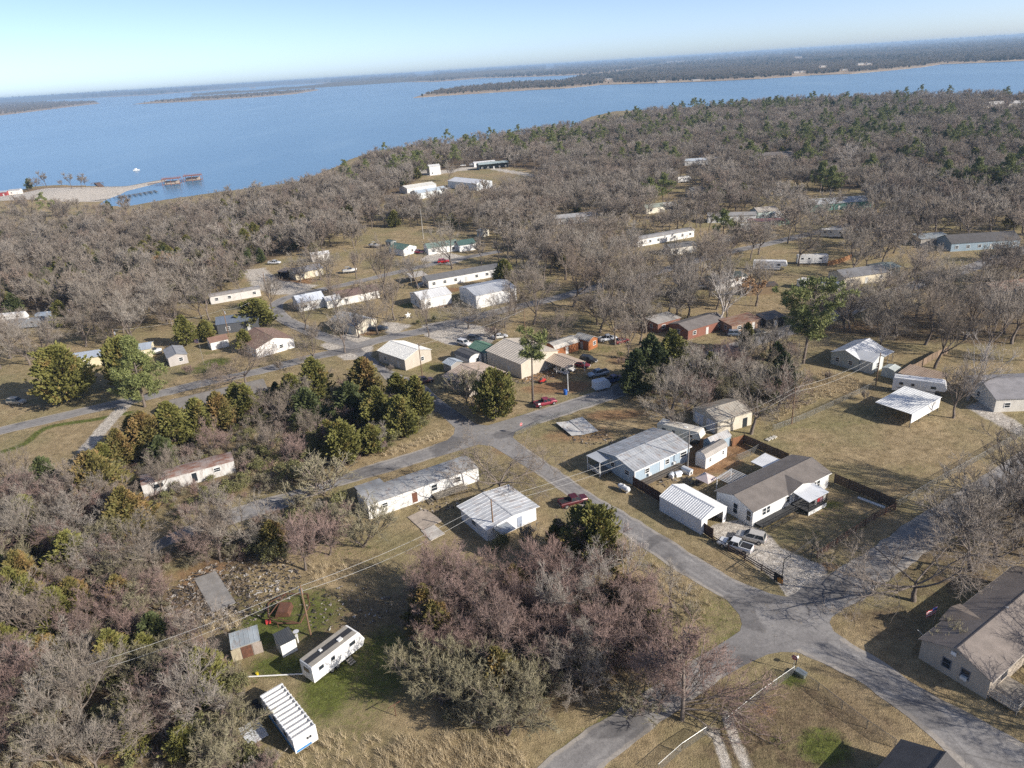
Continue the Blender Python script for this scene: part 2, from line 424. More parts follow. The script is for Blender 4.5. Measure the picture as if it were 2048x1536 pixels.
nE = noise(nt, pos, .85, 7, .78)
c = mixc(nt, .8, c, mixc(nt, 1.0, c, ramp(nt, nE, .34, .68, (.52,) * 3, (1.4,) * 3), 'MULTIPLY'))
c = mixc(nt, .75, c, mixc(nt, 1.0, c, ramp(nt, nD, .32, .7, (.5,) * 3, (1.42,) * 3), 'MULTIPLY'))
L(nt, c, b.inputs["Base Color"]); b.inputs["Roughness"].default_value = .95; b.inputs["Specular IOR Level"].default_value = .1
ad = N(nt, "ShaderNodeMath", operation='ADD'); L(nt, nC, ad.inputs[0]); L(nt, nD, ad.inputs[1])
bump(nt, ad.outputs[0], b, .75, .22)
M['ground'] = m
GZ = gz(GPTS)
idx = np.arange(nx * ny).reshape(ny, nx)
gm = npmesh(np.c_[GPTS, GZ], np.stack([idx[:-1, :-1], idx[:-1, 1:], idx[1:, 1:], idx[1:, :-1]], -1).reshape(-1, 4), M['ground'], 4)
ca = gm.color_attributes.new("cover", 'FLOAT_COLOR', 'POINT'); ca.data.foreach_set("color", np.c_[cov[:, :3], np.ones(len(cov))].astype(np.float32).ravel())
da = gm.attributes.new("dirt", 'FLOAT', 'POINT'); da.data.foreach_set("value", cov[:, 3].copy())
gm.polygons.foreach_set("use_smooth", [True] * len(gm.polygons))
tag(link("ground", gm), "dry tan winter grass and leaf litter of the lakeside village", kind="structure")

# ------------------------------------------------------------------ lake
m, nt, b = nodes("lake_water")
pos = geo_pos(nt)
w1 = noise(nt, mapped(nt, pos, (.55, .22, 1)), .5, 3); w2 = noise(nt, mapped(nt, pos, (1, .35, 1)), .004, 3)
w3 = noise(nt, mapped(nt, pos, (1, .16, 1)), .011, 4, .6)
c = mixc(nt, ramp(nt, w2, .35, .65), (.055, .15, .26), (.09, .195, .305))
c = mixc(nt, ramp(nt, w3, .56, .72), c, (.115, .22, .325))
L(nt, c, b.inputs["Base Color"]); b.inputs["Roughness"].default_value = .22; b.inputs["IOR"].default_value = 1.33
bump(nt, w1, b, .6, .4)
M['water'] = m
o = MB().poly([(-37000, -200, LAKE), (37000, -200, LAKE), (37000, 50000, LAKE), (-37000, 50000, LAKE)]).build("lake", m)
tag(o, "wide blue lake with fine ripples behind the village", kind="structure")

# ------------------------------------------------------------------ roads
m, nt, b = nodes("old_asphalt")
pos = geo_pos(nt)
a1, a2, a3 = noise(nt, pos, .16, 5, .6), noise(nt, pos, 1.1, 5, .65), noise(nt, pos, 8, 3, .8)
c = mixc(nt, ramp(nt, a1, .38, .62), (.205, .195, .19), (.285, .272, .262))
c = mixc(nt, ramp(nt, a2, .5, .75), c, (.17, .163, .16))
ed = N(nt, "ShaderNodeAttribute", attribute_name="edge")
e2 = N(nt, "ShaderNodeMath", operation='MULTIPLY_ADD'); L(nt, a2, e2.inputs[0]); e2.inputs[1].default_value = .8; L(nt, ed.outputs["Fac"], e2.inputs[2])
c = mixc(nt, ramp(nt, e2.outputs[0], .82, 1.2), c, (.345, .315, .28))
tr = N(nt, "ShaderNodeValToRGB"); te = tr.color_ramp.elements; te[0].position = .015; te[0].color = (0, 0, 0, 1); te[1].position = .09; te[1].color = (1, 1, 1, 1); k_ = te.new(.25); k_.color = (0, 0, 0, 1)
L(nt, ed.outputs["Fac"], tr.inputs[0])
tm = N(nt, "ShaderNodeMath", operation='MULTIPLY'); L(nt, tr.outputs[0], tm.inputs[0]); L(nt, ramp(nt, noise(nt, pos, .3, 3), .35, .6), tm.inputs[1])
c = mixc(nt, tm.outputs[0], c, mixc(nt, .55, c, (.36, .345, .33)))
c = mixc(nt, ramp(nt, noise(nt, pos, .09, 2), .57, .60), c, mixc(nt, 1.0, c, (.66, .66, .67), 'MULTIPLY'))
c = mixc(nt, .6, c, mixc(nt, 1.0, c, ramp(nt, noise(nt, pos, 2.6, 5, .75), .32, .7, (.68,) * 3, (1.28,) * 3), 'MULTIPLY'))
c = mixc(nt, .5, c, mixc(nt, 1.0, c, ramp(nt, a3, .3, .7, (.65,) * 3, (1.3,) * 3), 'MULTIPLY'))
vor = N(nt, "ShaderNodeTexVoronoi", feature='DISTANCE_TO_EDGE'); vor.inputs["Scale"].default_value = .16
wv = mixc(nt, .06, pos, noise(nt, pos, .5, 3)); L(nt, wv, vor.inputs["Vector"])
c = mixc(nt, ramp(nt, vor.outputs["Distance"], .0, .006, (.45,) * 3, (0, 0, 0)), c, (.09, .085, .08))
L(nt, c, b.inputs["Base Color"]); b.inputs["Roughness"].default_value = .92; b.inputs["Specular IOR Level"].default_value = .2
bump(nt, a3, b, .3, .03)
M['asphalt'] = m
ROADS = []                                   # (centre line, half width) for keeping trees off
RZ = [.012]
def strip(A, B, label, nc=8):
    RZ[0] += .004
    n = max(len(A), len(B))
    V, E_ = [], []
    for i in range(n):
        for j in range(nc + 1):
            t = j / nc
            V.append((*(A[i] * (1 - t) + B[i] * t), RZ[0])); E_.append(abs(2 * t - 1) ** 3)
    idx = np.arange(n * (nc + 1)).reshape(n, nc + 1)
    F = np.stack([idx[:-1, :-1], idx[:-1, 1:], idx[1:, 1:], idx[1:, :-1]], -1).reshape(-1, 4)
    V = np.array(V)
    a, b_, c_ = V[F[0, 0]], V[F[0, 1]], V[F[0, 2]]
    if np.cross(b_ - a, c_ - b_)[2] < 0: F = F[:, ::-1]
    me = npmesh(V, F, M['asphalt'], 4)
    at = me.attributes.new("edge", 'FLOAT', 'POINT'); at.data.foreach_set("value", np.array(E_, np.float32))
    o = link("road", me)
    tag(o, label, kind="structure")
    ROADS.append(((A + B) / 2, float(np.median(np.hypot(*(A - B).T))) / 2))
def jag(P, amp=.16):
    d = np.gradient(P, axis=0); nrm = np.stack([-d[:, 1], d[:, 0]], 1) / (np.hypot(*d.T)[:, None] + 1e-9)
    k = rng.normal(size=len(P)); k = np.convolve(k, [.25, .5, .25], 'same')
    return P + nrm * (k * amp)[:, None]
def road_edges(Lp, Rp, label):
    A, B = smooth(GP(Lp)), smooth(GP(Rp))
    n = max(12, int(max(np.hypot(*np.diff(A, axis=0).T).sum(), np.hypot(*np.diff(B, axis=0).T).sum()) / .8))
    f = lambda P: resample(P, np.hypot(*np.diff(P, axis=0).T).sum() / (n - .5))[:n]
    strip(jag(f(A)), jag(f(B)), label)
def road_centre(C, w, label):
    P = resample(smooth(GP(C)), 1.0)
    d = np.gradient(P, axis=0); nrm = np.stack([-d[:, 1], d[:, 0]], 1) / np.hypot(*d.T)[:, None]
    strip(jag(P + nrm * w / 2), jag(P - nrm * w / 2), label)
def apron(pts, label):
    RZ[0] += .004
    P = GP(pts)
    W = np.vstack([P, P[:1]])
    o = MB().poly([(*p, RZ[0]) for p in (P if np.cross(P[1] - P[0], P[2] - P[1]) != 99 else P)])
    me = bpy.data.meshes.new("m"); me.from_pydata(o.v, [], o.f); me.materials.append(M['asphalt']); me.update()
    if me.polygons[0].normal.z < 0: me.flip_normals()
    tag(link("road", me), label, kind="structure")
    ROADS.append((W, 1.5))
apron([(1507, 1174), (1540, 1187), (1573, 1194), (1592, 1186), (1605, 1174), (1727, 1199), (1690, 1216), (1664, 1234), (1659, 1245), (1668, 1263), (1692, 1279), (1657, 1333), (1625, 1314), (1594, 1305), (1562, 1304), (1535, 1309), (1490, 1330), (1444, 1356), (1395, 1316), (1455, 1279), (1480, 1262), (1484, 1248), (1479, 1230), (1455, 1202)], "grey asphalt crossing with worn edges in front of the white house")
apron([(861, 812), (895, 842), (910, 856), (908, 868), (895, 880), (866, 890), (866, 917), (958, 889), (985, 893), (1010, 908), (1071, 946), (1049, 895), (1026, 875), (1030, 864), (1097, 838), (1097, 813), (1038, 832), (975, 851), (952, 848), (925, 830), (876, 796)], "asphalt junction beside the leaning tree and the cedars")
road_edges([(1060, 938), (1122, 983), (1190, 1030), (1271, 1085), (1326, 1125), (1400, 1170), (1460, 1205)], [(1040, 888), (1110, 935), (1180, 986), (1239, 1019), (1312, 1062), (1385, 1107), (1444, 1147), (1512, 1176)], "straight grey asphalt lane between the thicket and the white house")
road_edges([(1590, 1300), (1657, 1333), (1699, 1352), (1769, 1401), (1856, 1464), (1908, 1523), (1990, 1600)], [(1688, 1276), (1705, 1290), (1762, 1317), (1839, 1377), (1926, 1419), (2048, 1488), (2160, 1560)], "tree-shadowed asphalt lane running off the bottom right corner")
road_edges([(1400, 1312), (1280, 1393), (1158, 1468), (1073, 1536), (960, 1640)], [(1448, 1352), (1370, 1412), (1267, 1485), (1190, 1550), (1080, 1640)], "asphalt lane below the thicket crossed by a bare tree's shadow")
road_edges([(1600, 1177), (1692, 1129), (1734, 1105), (1800, 1055), (1920, 980), (2048, 900), (2200, 805)], [(1722, 1202), (1783, 1156), (1814, 1135), (1880, 1085), (1960, 1030), (2048, 972), (2250, 850)], "shaded asphalt lane under the bare trees at right")
road_edges([(870, 889), (830, 903), (756, 925), (694, 946), (646, 965), (553, 991), (456, 1018), (391, 1044), (342, 1067), (250, 1110)], [(870, 916), (775, 946), (698, 966), (610, 998), (586, 1012), (488, 1041), (407, 1070), (352, 1083), (270, 1125)], "narrow asphalt lane passing behind the long white trailer")
road_centre([(1065, 838), (1120, 820), (1180, 800), (1240, 782), (1290, 757), (1345, 738), (1420, 712), (1503, 684), (1573, 662), (1675, 631), (1756, 596), (1834, 569), (1936, 538), (2030, 505), (2200, 450)], 6.0, "asphalt lane climbing right past the red pickup into the bare trees")
road_edges([(870, 826), (850, 795), (800, 775), (775, 765), (751, 735), (720, 713), (690, 700)], [(905, 818), (876, 796), (845, 765), (801, 750), (775, 737), (745, 716), (720, 695)], "short asphalt lane behind the cedar clump")
road_centre([(715, 698), (665, 706), (613, 717), (554, 734), (496, 748), (408, 765), (342, 783), (195, 816), (98, 839), (0, 862), (-160, 900)], 5.2, "pale asphalt road sweeping left past the tan lawns")
road_centre([(690, 700), (720, 690), (782, 674), (829, 666), (861, 658), (900, 648), (954, 634), (1010, 619), (1113, 597), (1181, 577), (1266, 556), (1328, 541), (1445, 506), (1523, 491), (1624, 467), (1720, 445), (1850, 415)], 5.6, "pale asphalt street running right past the big metal barn")
road_centre([(712, 692), (640, 672), (590, 650), (562, 635), (548, 616), (560, 600), (600, 588), (650, 578), (724, 562), (800, 543), (870, 527), (930, 515), (1000, 503)], 5.0, "upper asphalt street past the dirt lot")
# ------------------------------------------------------------------ far shores
def soil(name, a, b_):
    m, nt, b = nodes(name); pos = geo_pos(nt)
    L(nt, mixc(nt, ramp(nt, noise(nt, pos, .01, 5), .38, .62), a, b_), b.inputs["Base Color"]); b.inputs["Roughness"].default_value = .95
    return m
M['far_soil'] = soil("far_shore_soil", (.27, .19, .12), (.38, .29, .19))
M['far_land'] = soil("far_wooded_land", (.09, .08, .055), (.13, .11, .07))
FAR = {}
def far_land(name, pts, label, z=-4.3, mat='far_soil'):
    P = GP(pts, LAKE)
    n = len(P)
    V = [(*p, z) for p in P] + [(*(p), LAKE - 2.0) for p in P]
    me = bpy.data.meshes.new("m")
    me.from_pydata(V, [], [tuple(range(n))] + [(i, (i + 1) % n, n + (i + 1) % n, n + i) for i in range(n)])
    me.materials.append(M[mat]); me.update()
    import bmesh
    bm = bmesh.new(); bm.from_mesh(me); bmesh.ops.recalc_face_normals(bm, faces=bm.faces); bmesh.ops.triangulate(bm, faces=[f for f in bm.faces if len(f.verts) > 4]); bm.to_mesh(me); bm.free()
    FAR[name] = pts
    tag(link(name, me), label, kind="structure")
def hz(x, k=2.5): return 132.3 - (x - 1024) * .0625 + k
far_land("headland", [(826, 196), (880, 192), (960, 187), (1050, 181), (1130, 177), (1200, 170), (1300, 167), (1420, 163), (1520, 158), (1620, 151), (1700, 148), (1780, 141), (1840, 135), (1880, 129), (1960, 126), (2048, 122), (2300, 112), (2300, hz(2300, 9)), (1600, hz(1600, 9)), (1340, hz(1340, 14)), (1240, 143), (1160, 151), (1130, 160), (1040, 163), (950, 171), (880, 179), (850, 188)], "wooded headland with a sandy shoreline across the lake")
far_land("sandbar", [(264, 209), (330, 206), (430, 200), (520, 194), (590, 188), (640, 180), (628, 178), (560, 182), (480, 188), (400, 193), (310, 202)], "thin sandy island with scrub in the lake")
far_land("low_point", [(-300, 262), (0, 231), (60, 224), (130, 215), (200, 207), (190, 203), (100, 203), (0, 206), (-300, 222)], "low reddish wooded point at the left edge of the lake")
far_land("far_shore", [(-600, 240), (0, 204.5), (120, 199), (300, 190.5), (420, 181), (520, 172), (640, 167), (760, 165), (870, 164), (960, 157), (1060, 154), (1160, 150), (1240, 143), (1340, hz(1340, 14)), (1500, hz(1500, 12)), (2300, hz(2300, 10)), (2300, hz(2300, 4.6)), (1024, hz(1024, 4.6)), (-600, hz(-600, 4.6))], "distant wooded shore under the horizon", -4.6)
# low far ridges that close the horizon
def ridge(name, x0, x1, dist, hfun, label, depth=2500):
    V, F = [], []
    n = 160
    for i in range(n):
        px = x0 + (x1 - x0) * i / (n - 1)
        dx, dy, dz = ray(px, hz(px, 0)); q = math.hypot(dx, dy); dx /= q; dy /= q
        h = hfun(px) + 5 * math.sin(px * .021) + 4 * math.sin(px * .057 + 1) + random.uniform(-2, 2)
        for d, z in ((dist, LAKE), (dist + depth * .3, h * .8), (dist + depth * .6, h), (dist + depth, LAKE)): V.append((dx * d, dy * d, z))
    for i in range(n - 1):
        for k in range(3): F.append((4 * i + k, 4 * i + 4 + k, 4 * i + 5 + k, 4 * i + 1 + k))
    me = npmesh(V, F, M['far_land'], 4)
    if me.polygons[0].normal.z < 0: me.flip_normals()
    tag(link(name, me), label, kind="structure")
ridge("hills", -900, 2900, 17000, lambda x: 50 + 12 * math.sin(x * .004), "long low wooded hills along the horizon", 6000)
ridge("hills", 380, 1420, 7600, lambda x: 38 * math.exp(-((x - 930) / 260) ** 2) + 4, "low dark wooded rise behind the headland", 2200)
# ------------------------------------------------------------------ buildings
FOOT = []
LANDMARK = []
VIEW = []
class Fit: pass
def mkfit(c, ang, L_, W_):
    f = Fit(); f.c, f.ang, f.L, f.W = c, ang, L_, W_
    FOOT.append((c, ang, L_ / 2, W_ / 2)); return f
def fit3(a, b, p, h):                        # near eave a-b (left to right), p any point of the opposite eave, all at height h
    A, B, P = G(*a, h), G(*b, h), G(*p, h)
    u = (B - A) / np.hypot(*(B - A)); v = np.array([-u[1], u[0]])
    w = (P - A) @ v
    if w < 0: A, B = B, A; u, v, w = -u, -v, -w
    L_ = np.hypot(*(B - A))
    return mkfit(A + u * L_ / 2 + v * w / 2, math.atan2(u[1], u[0]), L_, w)
def fitend(a, p, L_, h):                     # left gable end from its near corner a to its far corner p
    A, P = G(*a, h), G(*p, h)
    w = np.hypot(*(P - A)); v = (P - A) / w; u = np.array([v[1], -v[0]])
    return mkfit(A + u * L_ / 2 + v * w / 2, math.atan2(u[1], u[0]), L_, w)
def at(px, py, deg, L_, W_): return mkfit(G(px, py, 1.4), R(deg), L_, W_)

def prof_of(style, W, eave, rise):
    if style == 'gable': return [(-W / 2, eave), (0, eave + rise), (W / 2, eave)]
    if style == 'shed': return [(-W / 2, eave), (W / 2, eave + rise)]
    if style == 'gambrel': return [(-W / 2, eave), (-W * .34, eave + rise * .66), (0, eave + rise), (W * .34, eave + rise * .66), (W / 2, eave)]
    return [(W * (i / 6 - .5), eave + rise * (1 - (i / 3 - 1) ** 2)) for i in range(7)]
WHITE = (.80, .80, .78)
def opening_panel(root, side, u, z, w, h, kind, Lw, Ww, col=None, trim=WHITE):
    def place(mb, du, dz, sw, sh, t, off):
        if side in 'SN':
            s = -1 if side == 'S' else 1
            mb.box((u + du, s * (Ww / 2 + off), z + dz), (sw, t, sh))
        else:
            s = 1 if side == 'E' else -1
            mb.box((s * (Lw / 2 + off), u + du, z + dz), (t, sw, sh))
        return mb
    if kind == 'win':
        f = MB()
        place(f, 0, h / 2 + .05, w + .2, .1, .07, .035); place(f, 0, -h / 2 - .05, w + .2, .1, .07, .035)
        place(f, -w / 2 - .05, 0, .1, h, .07, .035); place(f, w / 2 + .05, 0, .1, h, .07, .035)
        place(f, 0, 0, w, .06, .07, .035)
        fo = f.build("window", M['trim'], root, trim)
        place(MB(), 0, 0, w - .01, h - .01, .03, .012).build("pane", M['glass'], fo)
    elif kind == 'door':
        d = place(MB(), 0, 0, w, h, .06, .032).build("door", M['plain'], root, col or (.6, .6, .58))
        place(MB(), w * .35, -.05, .12, .05, .05, .09).build("handle", M['steel'], d, (.5, .5, .5))
    elif kind == 'roll':
        d = place(MB(), 0, 0, w, h, .05, .028).build("garage_door", M['plain'], root, col or (.62, .64, .66))
        r = MB()
        for i in range(1, 5): place(r, 0, -h / 2 + h * i / 5, w, .04, .04, .065)
        r.build("door_seams", M['plain'], d, col or (.55, .57, .6), "stuff")
    elif kind == 'dark':
        place(MB(), 0, 0, w, h, .04, .023).build("opening_panel", M['glass'], root)  # no hole is cut: a dark glass sheet paints the shade inside
    elif kind == 'ac':
        place(MB(), 0, 0, w, h, .4, .2).build("air_conditioner", M['plain'], root, (.72, .72, .70))

def house(name, label, cat, fit, eave, rise, rc, wc, style='gable', roof='metal_roof', wall='siding', oh=.3, ribs=.9, ops=(), walls='SNEW', group=None,
          cuts=None, auto=0, capc=None, posts=(), trim=WHITE, fascia=None, base=0.0, wallz0=None):
    root = thing(name, label, cat, (fit.c[0], fit.c[1], gz1(fit.c) if fit.c[1] > 330 else 0.0), fit.ang, group)
    Lr, Wr = fit.L, fit.W
    Lw, Ww = Lr - 2 * oh, Wr - 2 * oh
    pr = prof_of(style if style != 'hip' else 'gable', Wr, eave, rise)
    zat = lambda y: float(np.interp(y, [p[0] for p in pr], [p[1] for p in pr]))
    if style == 'hip':
        r = min(Wr / 2, Lr / 2 - .2); x = Lr / 2 - r; z1 = eave + rise
        C = [(-Lr / 2, -Wr / 2), (Lr / 2, -Wr / 2), (Lr / 2, Wr / 2), (-Lr / 2, Wr / 2)]
        rp = [(-x, 0, z1), (x, 0, z1)]
        for q in ([(*C[0], eave), (*C[1], eave), rp[1], rp[0]], [(*C[1], eave), (*C[2], eave), rp[1]], [(*C[2], eave), (*C[3], eave), rp[0], rp[1]], [(*C[3], eave), (*C[0], eave), rp[0]]):
            mb = MB(); k = len(q)
            mb.v = [tuple(p) for p in q] + [(p[0], p[1], p[2] - .1) for p in q]
            mb.f = [tuple(range(k)), tuple(range(k, 2 * k))[::-1]] + [(i, k + i, k + (i + 1) % k, (i + 1) % k) for i in range(k)]
            mb.build("roof_slope", M[roof], root, rc)
    else:
        t = .07
        for (y0, z0), (y1, z1) in zip(pr[:-1], pr[1:]):
            o = MB().prism([(y0, z0), (y1, z1), (y1, z1 + t), (y0, z0 + t)], -Lr / 2, Lr / 2).build("roof_slope", M[roof], root, rc)
            if ribs:
                rb = MB(); n = max(2, int(Lr / ribs)); e = .01
                for i in range(n + 1):
                    x = -Lr / 2 + .03 + (Lr - .06) * i / n
                    rb.hexa([(x - .055, y0, z0 + t - e), (x + .055, y0, z0 + t - e), (x + .055, y1, z1 + t - e), (x - .055, y1, z1 + t - e),
                             (x - .03, y0, z0 + t + .026), (x + .03, y0, z0 + t + .026), (x + .03, y1, z1 + t + .026), (x - .03, y1, z1 + t + .026)])
                rb.build("roof_ribs", M[roof], o, rc, "stuff")
        if style in ('gable', 'gambrel'):
            s = (pr[-1][1] - pr[-2][1]) / (pr[-1][0] - pr[-2][0]) if style == 'gable' else (pr[3][1] - pr[2][1]) / (pr[3][0] - pr[2][0])
            zt = eave + rise + t + .05
            MB().prism([(-.18, zt + s * .18 - .04), (.18, zt + s * .18 - .04), (.18, zt + s * .18), (0, zt + .01), (-.18, zt + s * .18)], -Lr / 2 - .02, Lr / 2 + .02).build("ridge_cap", M[roof], root, capc or tuple(min(1, c * .93) for c in rc))
        if fascia is not None:
            for s in (-1, 1):
                zz = pr[0][1] if s < 0 else pr[-1][1]
                MB().box((0, s * (Wr / 2 + .015), zz - .03), (Lr, .03, .18)).build("fascia", M['trim'], root, fascia)
    tw = .12
    z0 = base if wallz0 is None else wallz0
    for s, k in ((-1, 'S'), (1, 'N')):
        if k in walls:
            zt = zat(s * Ww / 2) - .03 if style != 'hip' else eave - .06
            MB().box((0, s * (Ww / 2 - tw / 2), (z0 + zt) / 2), (Lw, tw, zt - z0)).build("wall", M[wall], root, wc)
    ys = [-Ww / 2 + tw] + [p[0] for p in pr[1:-1] if abs(p[0]) < Ww / 2 - tw - .01] + [Ww / 2 - tw]
    for s, k in ((-1, 'W'), (1, 'E')):
        if k in walls:
            x0, x1 = (Lw / 2 - tw, Lw / 2) if s > 0 else (-Lw / 2, -Lw / 2 + tw)
            zt = (lambda y: zat(y) - .03) if style != 'hip' else (lambda y: eave - .06)
            cut = (cuts or {}).get(k)
            pieces = []
            if cut:
                u, cw, ch = cut
                a, b_ = u - cw / 2, u + cw / 2
                yl = [y for y in ys if y < a] + [a]; yr = [b_] + [y for y in ys if y > b_]; ym = [a] + [y for y in ys if a < y < b_] + [b_]
                pieces = [(yl, z0), (yr, z0), (ym, ch)]
            else: pieces = [(ys, z0)]
            mb = MB()
            for yy, zb in pieces:
                mb.prism([(yy[0], zb), (yy[-1], zb)] + [(y, zt(y)) for y in yy[::-1]], x0, x1)
            mb.build("wall", M[wall], root, wc)
    for (x, y, zz, c_) in posts:
        MB().box((x, y, zz / 2), (.12, .12, zz)).build("post", M['trim'], root, c_)
    if auto:
        k = max(1, int(Lw / 4.2))
        for i in range(k):
            u = -Lw / 2 + Lw * (i + .5) / k
            if i == k // 2: ops = list(ops) + [('S', u, 1.05, .95, 2.05, 'door')]
            else: ops = list(ops) + [('S', u, 1.55, 1.1, 1.0, 'win')]
        ops = list(ops) + [('W', 0, 1.55, 1.0, 1.0, 'win'), ('E', Ww * .15, 1.55, 1.0, 1.0, 'win'), ('N', 0, 1.5, 1.0, 1.0, 'win')]
    for op in ops: opening_panel(root, *op[:6], Lw, Ww, op[6] if len(op) > 6 else None, trim)
    root_info[root.name] = (Lw, Ww)
    VIEW.append((fit.c[0], fit.c[1], max(Lw, Ww) / 2))
    if not group: LANDMARK.append((fit.c[0], fit.c[1], name.replace('_', ' ')))
    return root
root_info = {}
def vent(root, x, y, z, col=(.55, .55, .55), r=.14):
    MB().lathe([(r * .5, z - .35), (r * .5, z + .12), (r, z + .14), (r, z + .25), (r * .3, z + .3)], 10).build("roof_vent", M['steel'], root, col)
def railing(root, pts, z0, h, col=(.02, .02, .022), gap=.35):
    mb = MB()
    for a, b_ in zip(pts[:-1], pts[1:]):
        d = math.hypot(b_[0] - a[0], b_[1] - a[1]); n = max(1, int(d / gap))
        for i in range(n + 1):
            t = i / n; mb.box((a[0] + (b_[0] - a[0]) * t, a[1] + (b_[1] - a[1]) * t, z0 + h / 2), (.05, .05, h))
        for zz in (z0 + h, z0 + h * .5): mb.tube((*a, zz), (*b_, zz), .035, .035, 5)
    mb.build("railing", M['trim'], root, col)
def deck(root, x0, x1, y0, y1, z, col, legs=True, planks=True):
    d = MB().box(((x0 + x1) / 2, (y0 + y1) / 2, z - .06), (x1 - x0, y1 - y0, .12)).build("deck", M['wood'], root, col)
    if legs:
        for x in (x0 + .1, x1 - .1):
            for y in (y0 + .1, y1 - .1): MB().box((x, y, (z - .12) / 2), (.1, .1, z - .12)).build("post", M['wood'], root, col)
U, V = 38.0, -52.0
GREY, DK, BROWN, TAN = (.42, .43, .44), (.05, .05, .05), (.12, .10, .085), (.50, .43, .33)

# --- the white doublewide on the corner
f = fit3((1507, 1026), (1664, 946), (1425, 984), 3.0)
Lw, Ww = f.L - .6, f.W - .6
h = house("mobile_home", "long white doublewide home with brown-grey shingle roof and covered porch behind the parked cars", "house", f, 3.0, 1.25, (.205, .18, .162), WHITE, roof='shingle', ribs=0, fascia=WHITE,
    ops=[('S', -Lw * .36, 1.9, .8, 1.25, 'win'), ('S', -Lw * .31, 1.9, .8, 1.25, 'win'), ('S', Lw * .30, 1.9, .8, 1.25, 'win'), ('S', Lw * .35, 1.9, .8, 1.25, 'win'), ('S', -Lw * .06, 1.9, .9, 1.2, 'win'), ('S', Lw * .06, 1.75, .95, 2.0, 'door', (.3, .3, .32)),
         ('W', -Ww * .40, 1.75, .85, 1.9, 'win'), ('W', -Ww * .04, 1.75, .85, 1.9, 'win'), ('N', 0, 1.9, 1, 1, 'win'), ('E', 1, 1.9, 1, 1, 'win')])
for x, y, z in ((-7, .9, 4.1), (-1, 1.8, 3.85), (6, 1.2, 4.0), (-10, -2, 3.75)): vent(h, x, y, z)
px0, px1, yS = -.2, 4.6, -Ww / 2
MB().prism([(yS + .1, 3.15), (yS - 3.6, 2.75), (yS - 3.6, 2.82), (yS + .1, 3.22)][::-1], px0 - .2, px1 + .2).build("porch_roof", M['metal_roof'], h, (.74, .76, .78))
g = MB()   # cross gable over the porch
g.prism([(px0 - 1.2, 3.02), (px1 + .6, 3.02), ((px0 + px1) / 2 - .3, 4.0)], yS - .35, yS - .28, 'y')
g.build("porch_gable", M['siding'], h, WHITE)
g = MB(); xm = (px0 + px1) / 2 - .3
for sx in (px0 - 1.4, px1 + .8): g.hexa([(sx, yS - .5, 2.98), (xm, yS - .5, 4.05), (xm, yS + 3.2, 4.05), (sx, yS + .6, 3.05), (sx, yS - .5, 3.06), (xm, yS - .5, 4.14), (xm, yS + 3.2, 4.14), (sx, yS + .6, 3.13)])
g.build("gable_roof", M['shingle'], h, (.20, .175, .157))
deck(h, px0, px1, yS - 3.5, yS - .02, .75, (.10, .10, .10))
railing(h, [(px0, yS - 3.5), (px1, yS - 3.5), (px1, yS - .1)], .75, 1.0)
for x in (px0, px1): MB().box((x, yS - 3.45, 1.75), (.12, .12, 2.0)).build("porch_post", M['trim'], h, (.03, .03, .03))
MB().box(((px0 + px1) / 2, yS - 3.56, .36), (px1 - px0, .04, .7)).build("skirting", M['siding'], h, WHITE)
deck(h, -Lw / 2 + .6, px0 - .02, yS - 1.7, yS - .02, .55, (.07, .07, .07))
railing(h, [(-Lw / 2 + .6, yS - 1.7), (px0 - .1, yS - 1.7)], .55, 1.0, gap=.25)
railing(h, [(-Lw / 2 + .6, yS - 2.9), (-2, yS - 2.9)], .2, 1.0, gap=.25)
cl = MB()
WH = h
def local(root, x, y, z): 
    c_, s_ = math.cos(root.rotation_euler.z), math.sin(root.rotation_euler.z)
    return (root.location.x + x * c_ - y * s_, root.location.y + x * s_ + y * c_, z)
for i, (col, nm) in enumerate((((.75, .72, .70), "white shirt"), ((.55, .05, .07), "red shirt"), ((.7, .4, .45), "pink towel"), ((.8, .78, .75), "pale sheet"))):
    x = 1.6 + i * .75
    mb = MB(); zt = 2.3; yy = yS - 3.3
    n = 6
    for a in range(n):
        for b_ in range(4):
            pass
    P = [[(x + .55 * a / n, yy + .05 * math.sin(a * 2.1 + i), zt - (1.0 if i != 1 else .8) * b_ / 4) for b_ in range(5)] for a in range(n + 1)]
    for a in range(n):
        for b_ in range(4): mb.poly([P[a][b_], P[a + 1][b_], P[a + 1][b_ + 1], P[a][b_ + 1]])
    o = mb.build("laundry", M['plain'], None, col)
    o.location = WH.location; o.rotation_euler = WH.rotation_euler
    tag(o, nm + " hung up to dry on the white house's porch", "laundry", None)

# --- the white metal garage beside it
f = fit3((1318.4, 993), (1403.4, 1041.6), (1457.9, 1015.7), 2.8)
h = house("metal_garage", "white ribbed metal carport garage with an open front beside the silver cars", "garage", f, 2.8, 1.15, (.82, .83, .83), (.78, .79, .80), oh=.06, ribs=.45, cuts={'E': (.3, f.W * .62, 2.35)}, walls='SNEW')
mb = MB()
for i in range(9): mb.box((0, -f.W / 2 + .045, .3 + i * .29), (f.L - .2, .04, .05))
mb.build("wall_ribs", M['siding'], h, (.7, .71, .73), "stuff")
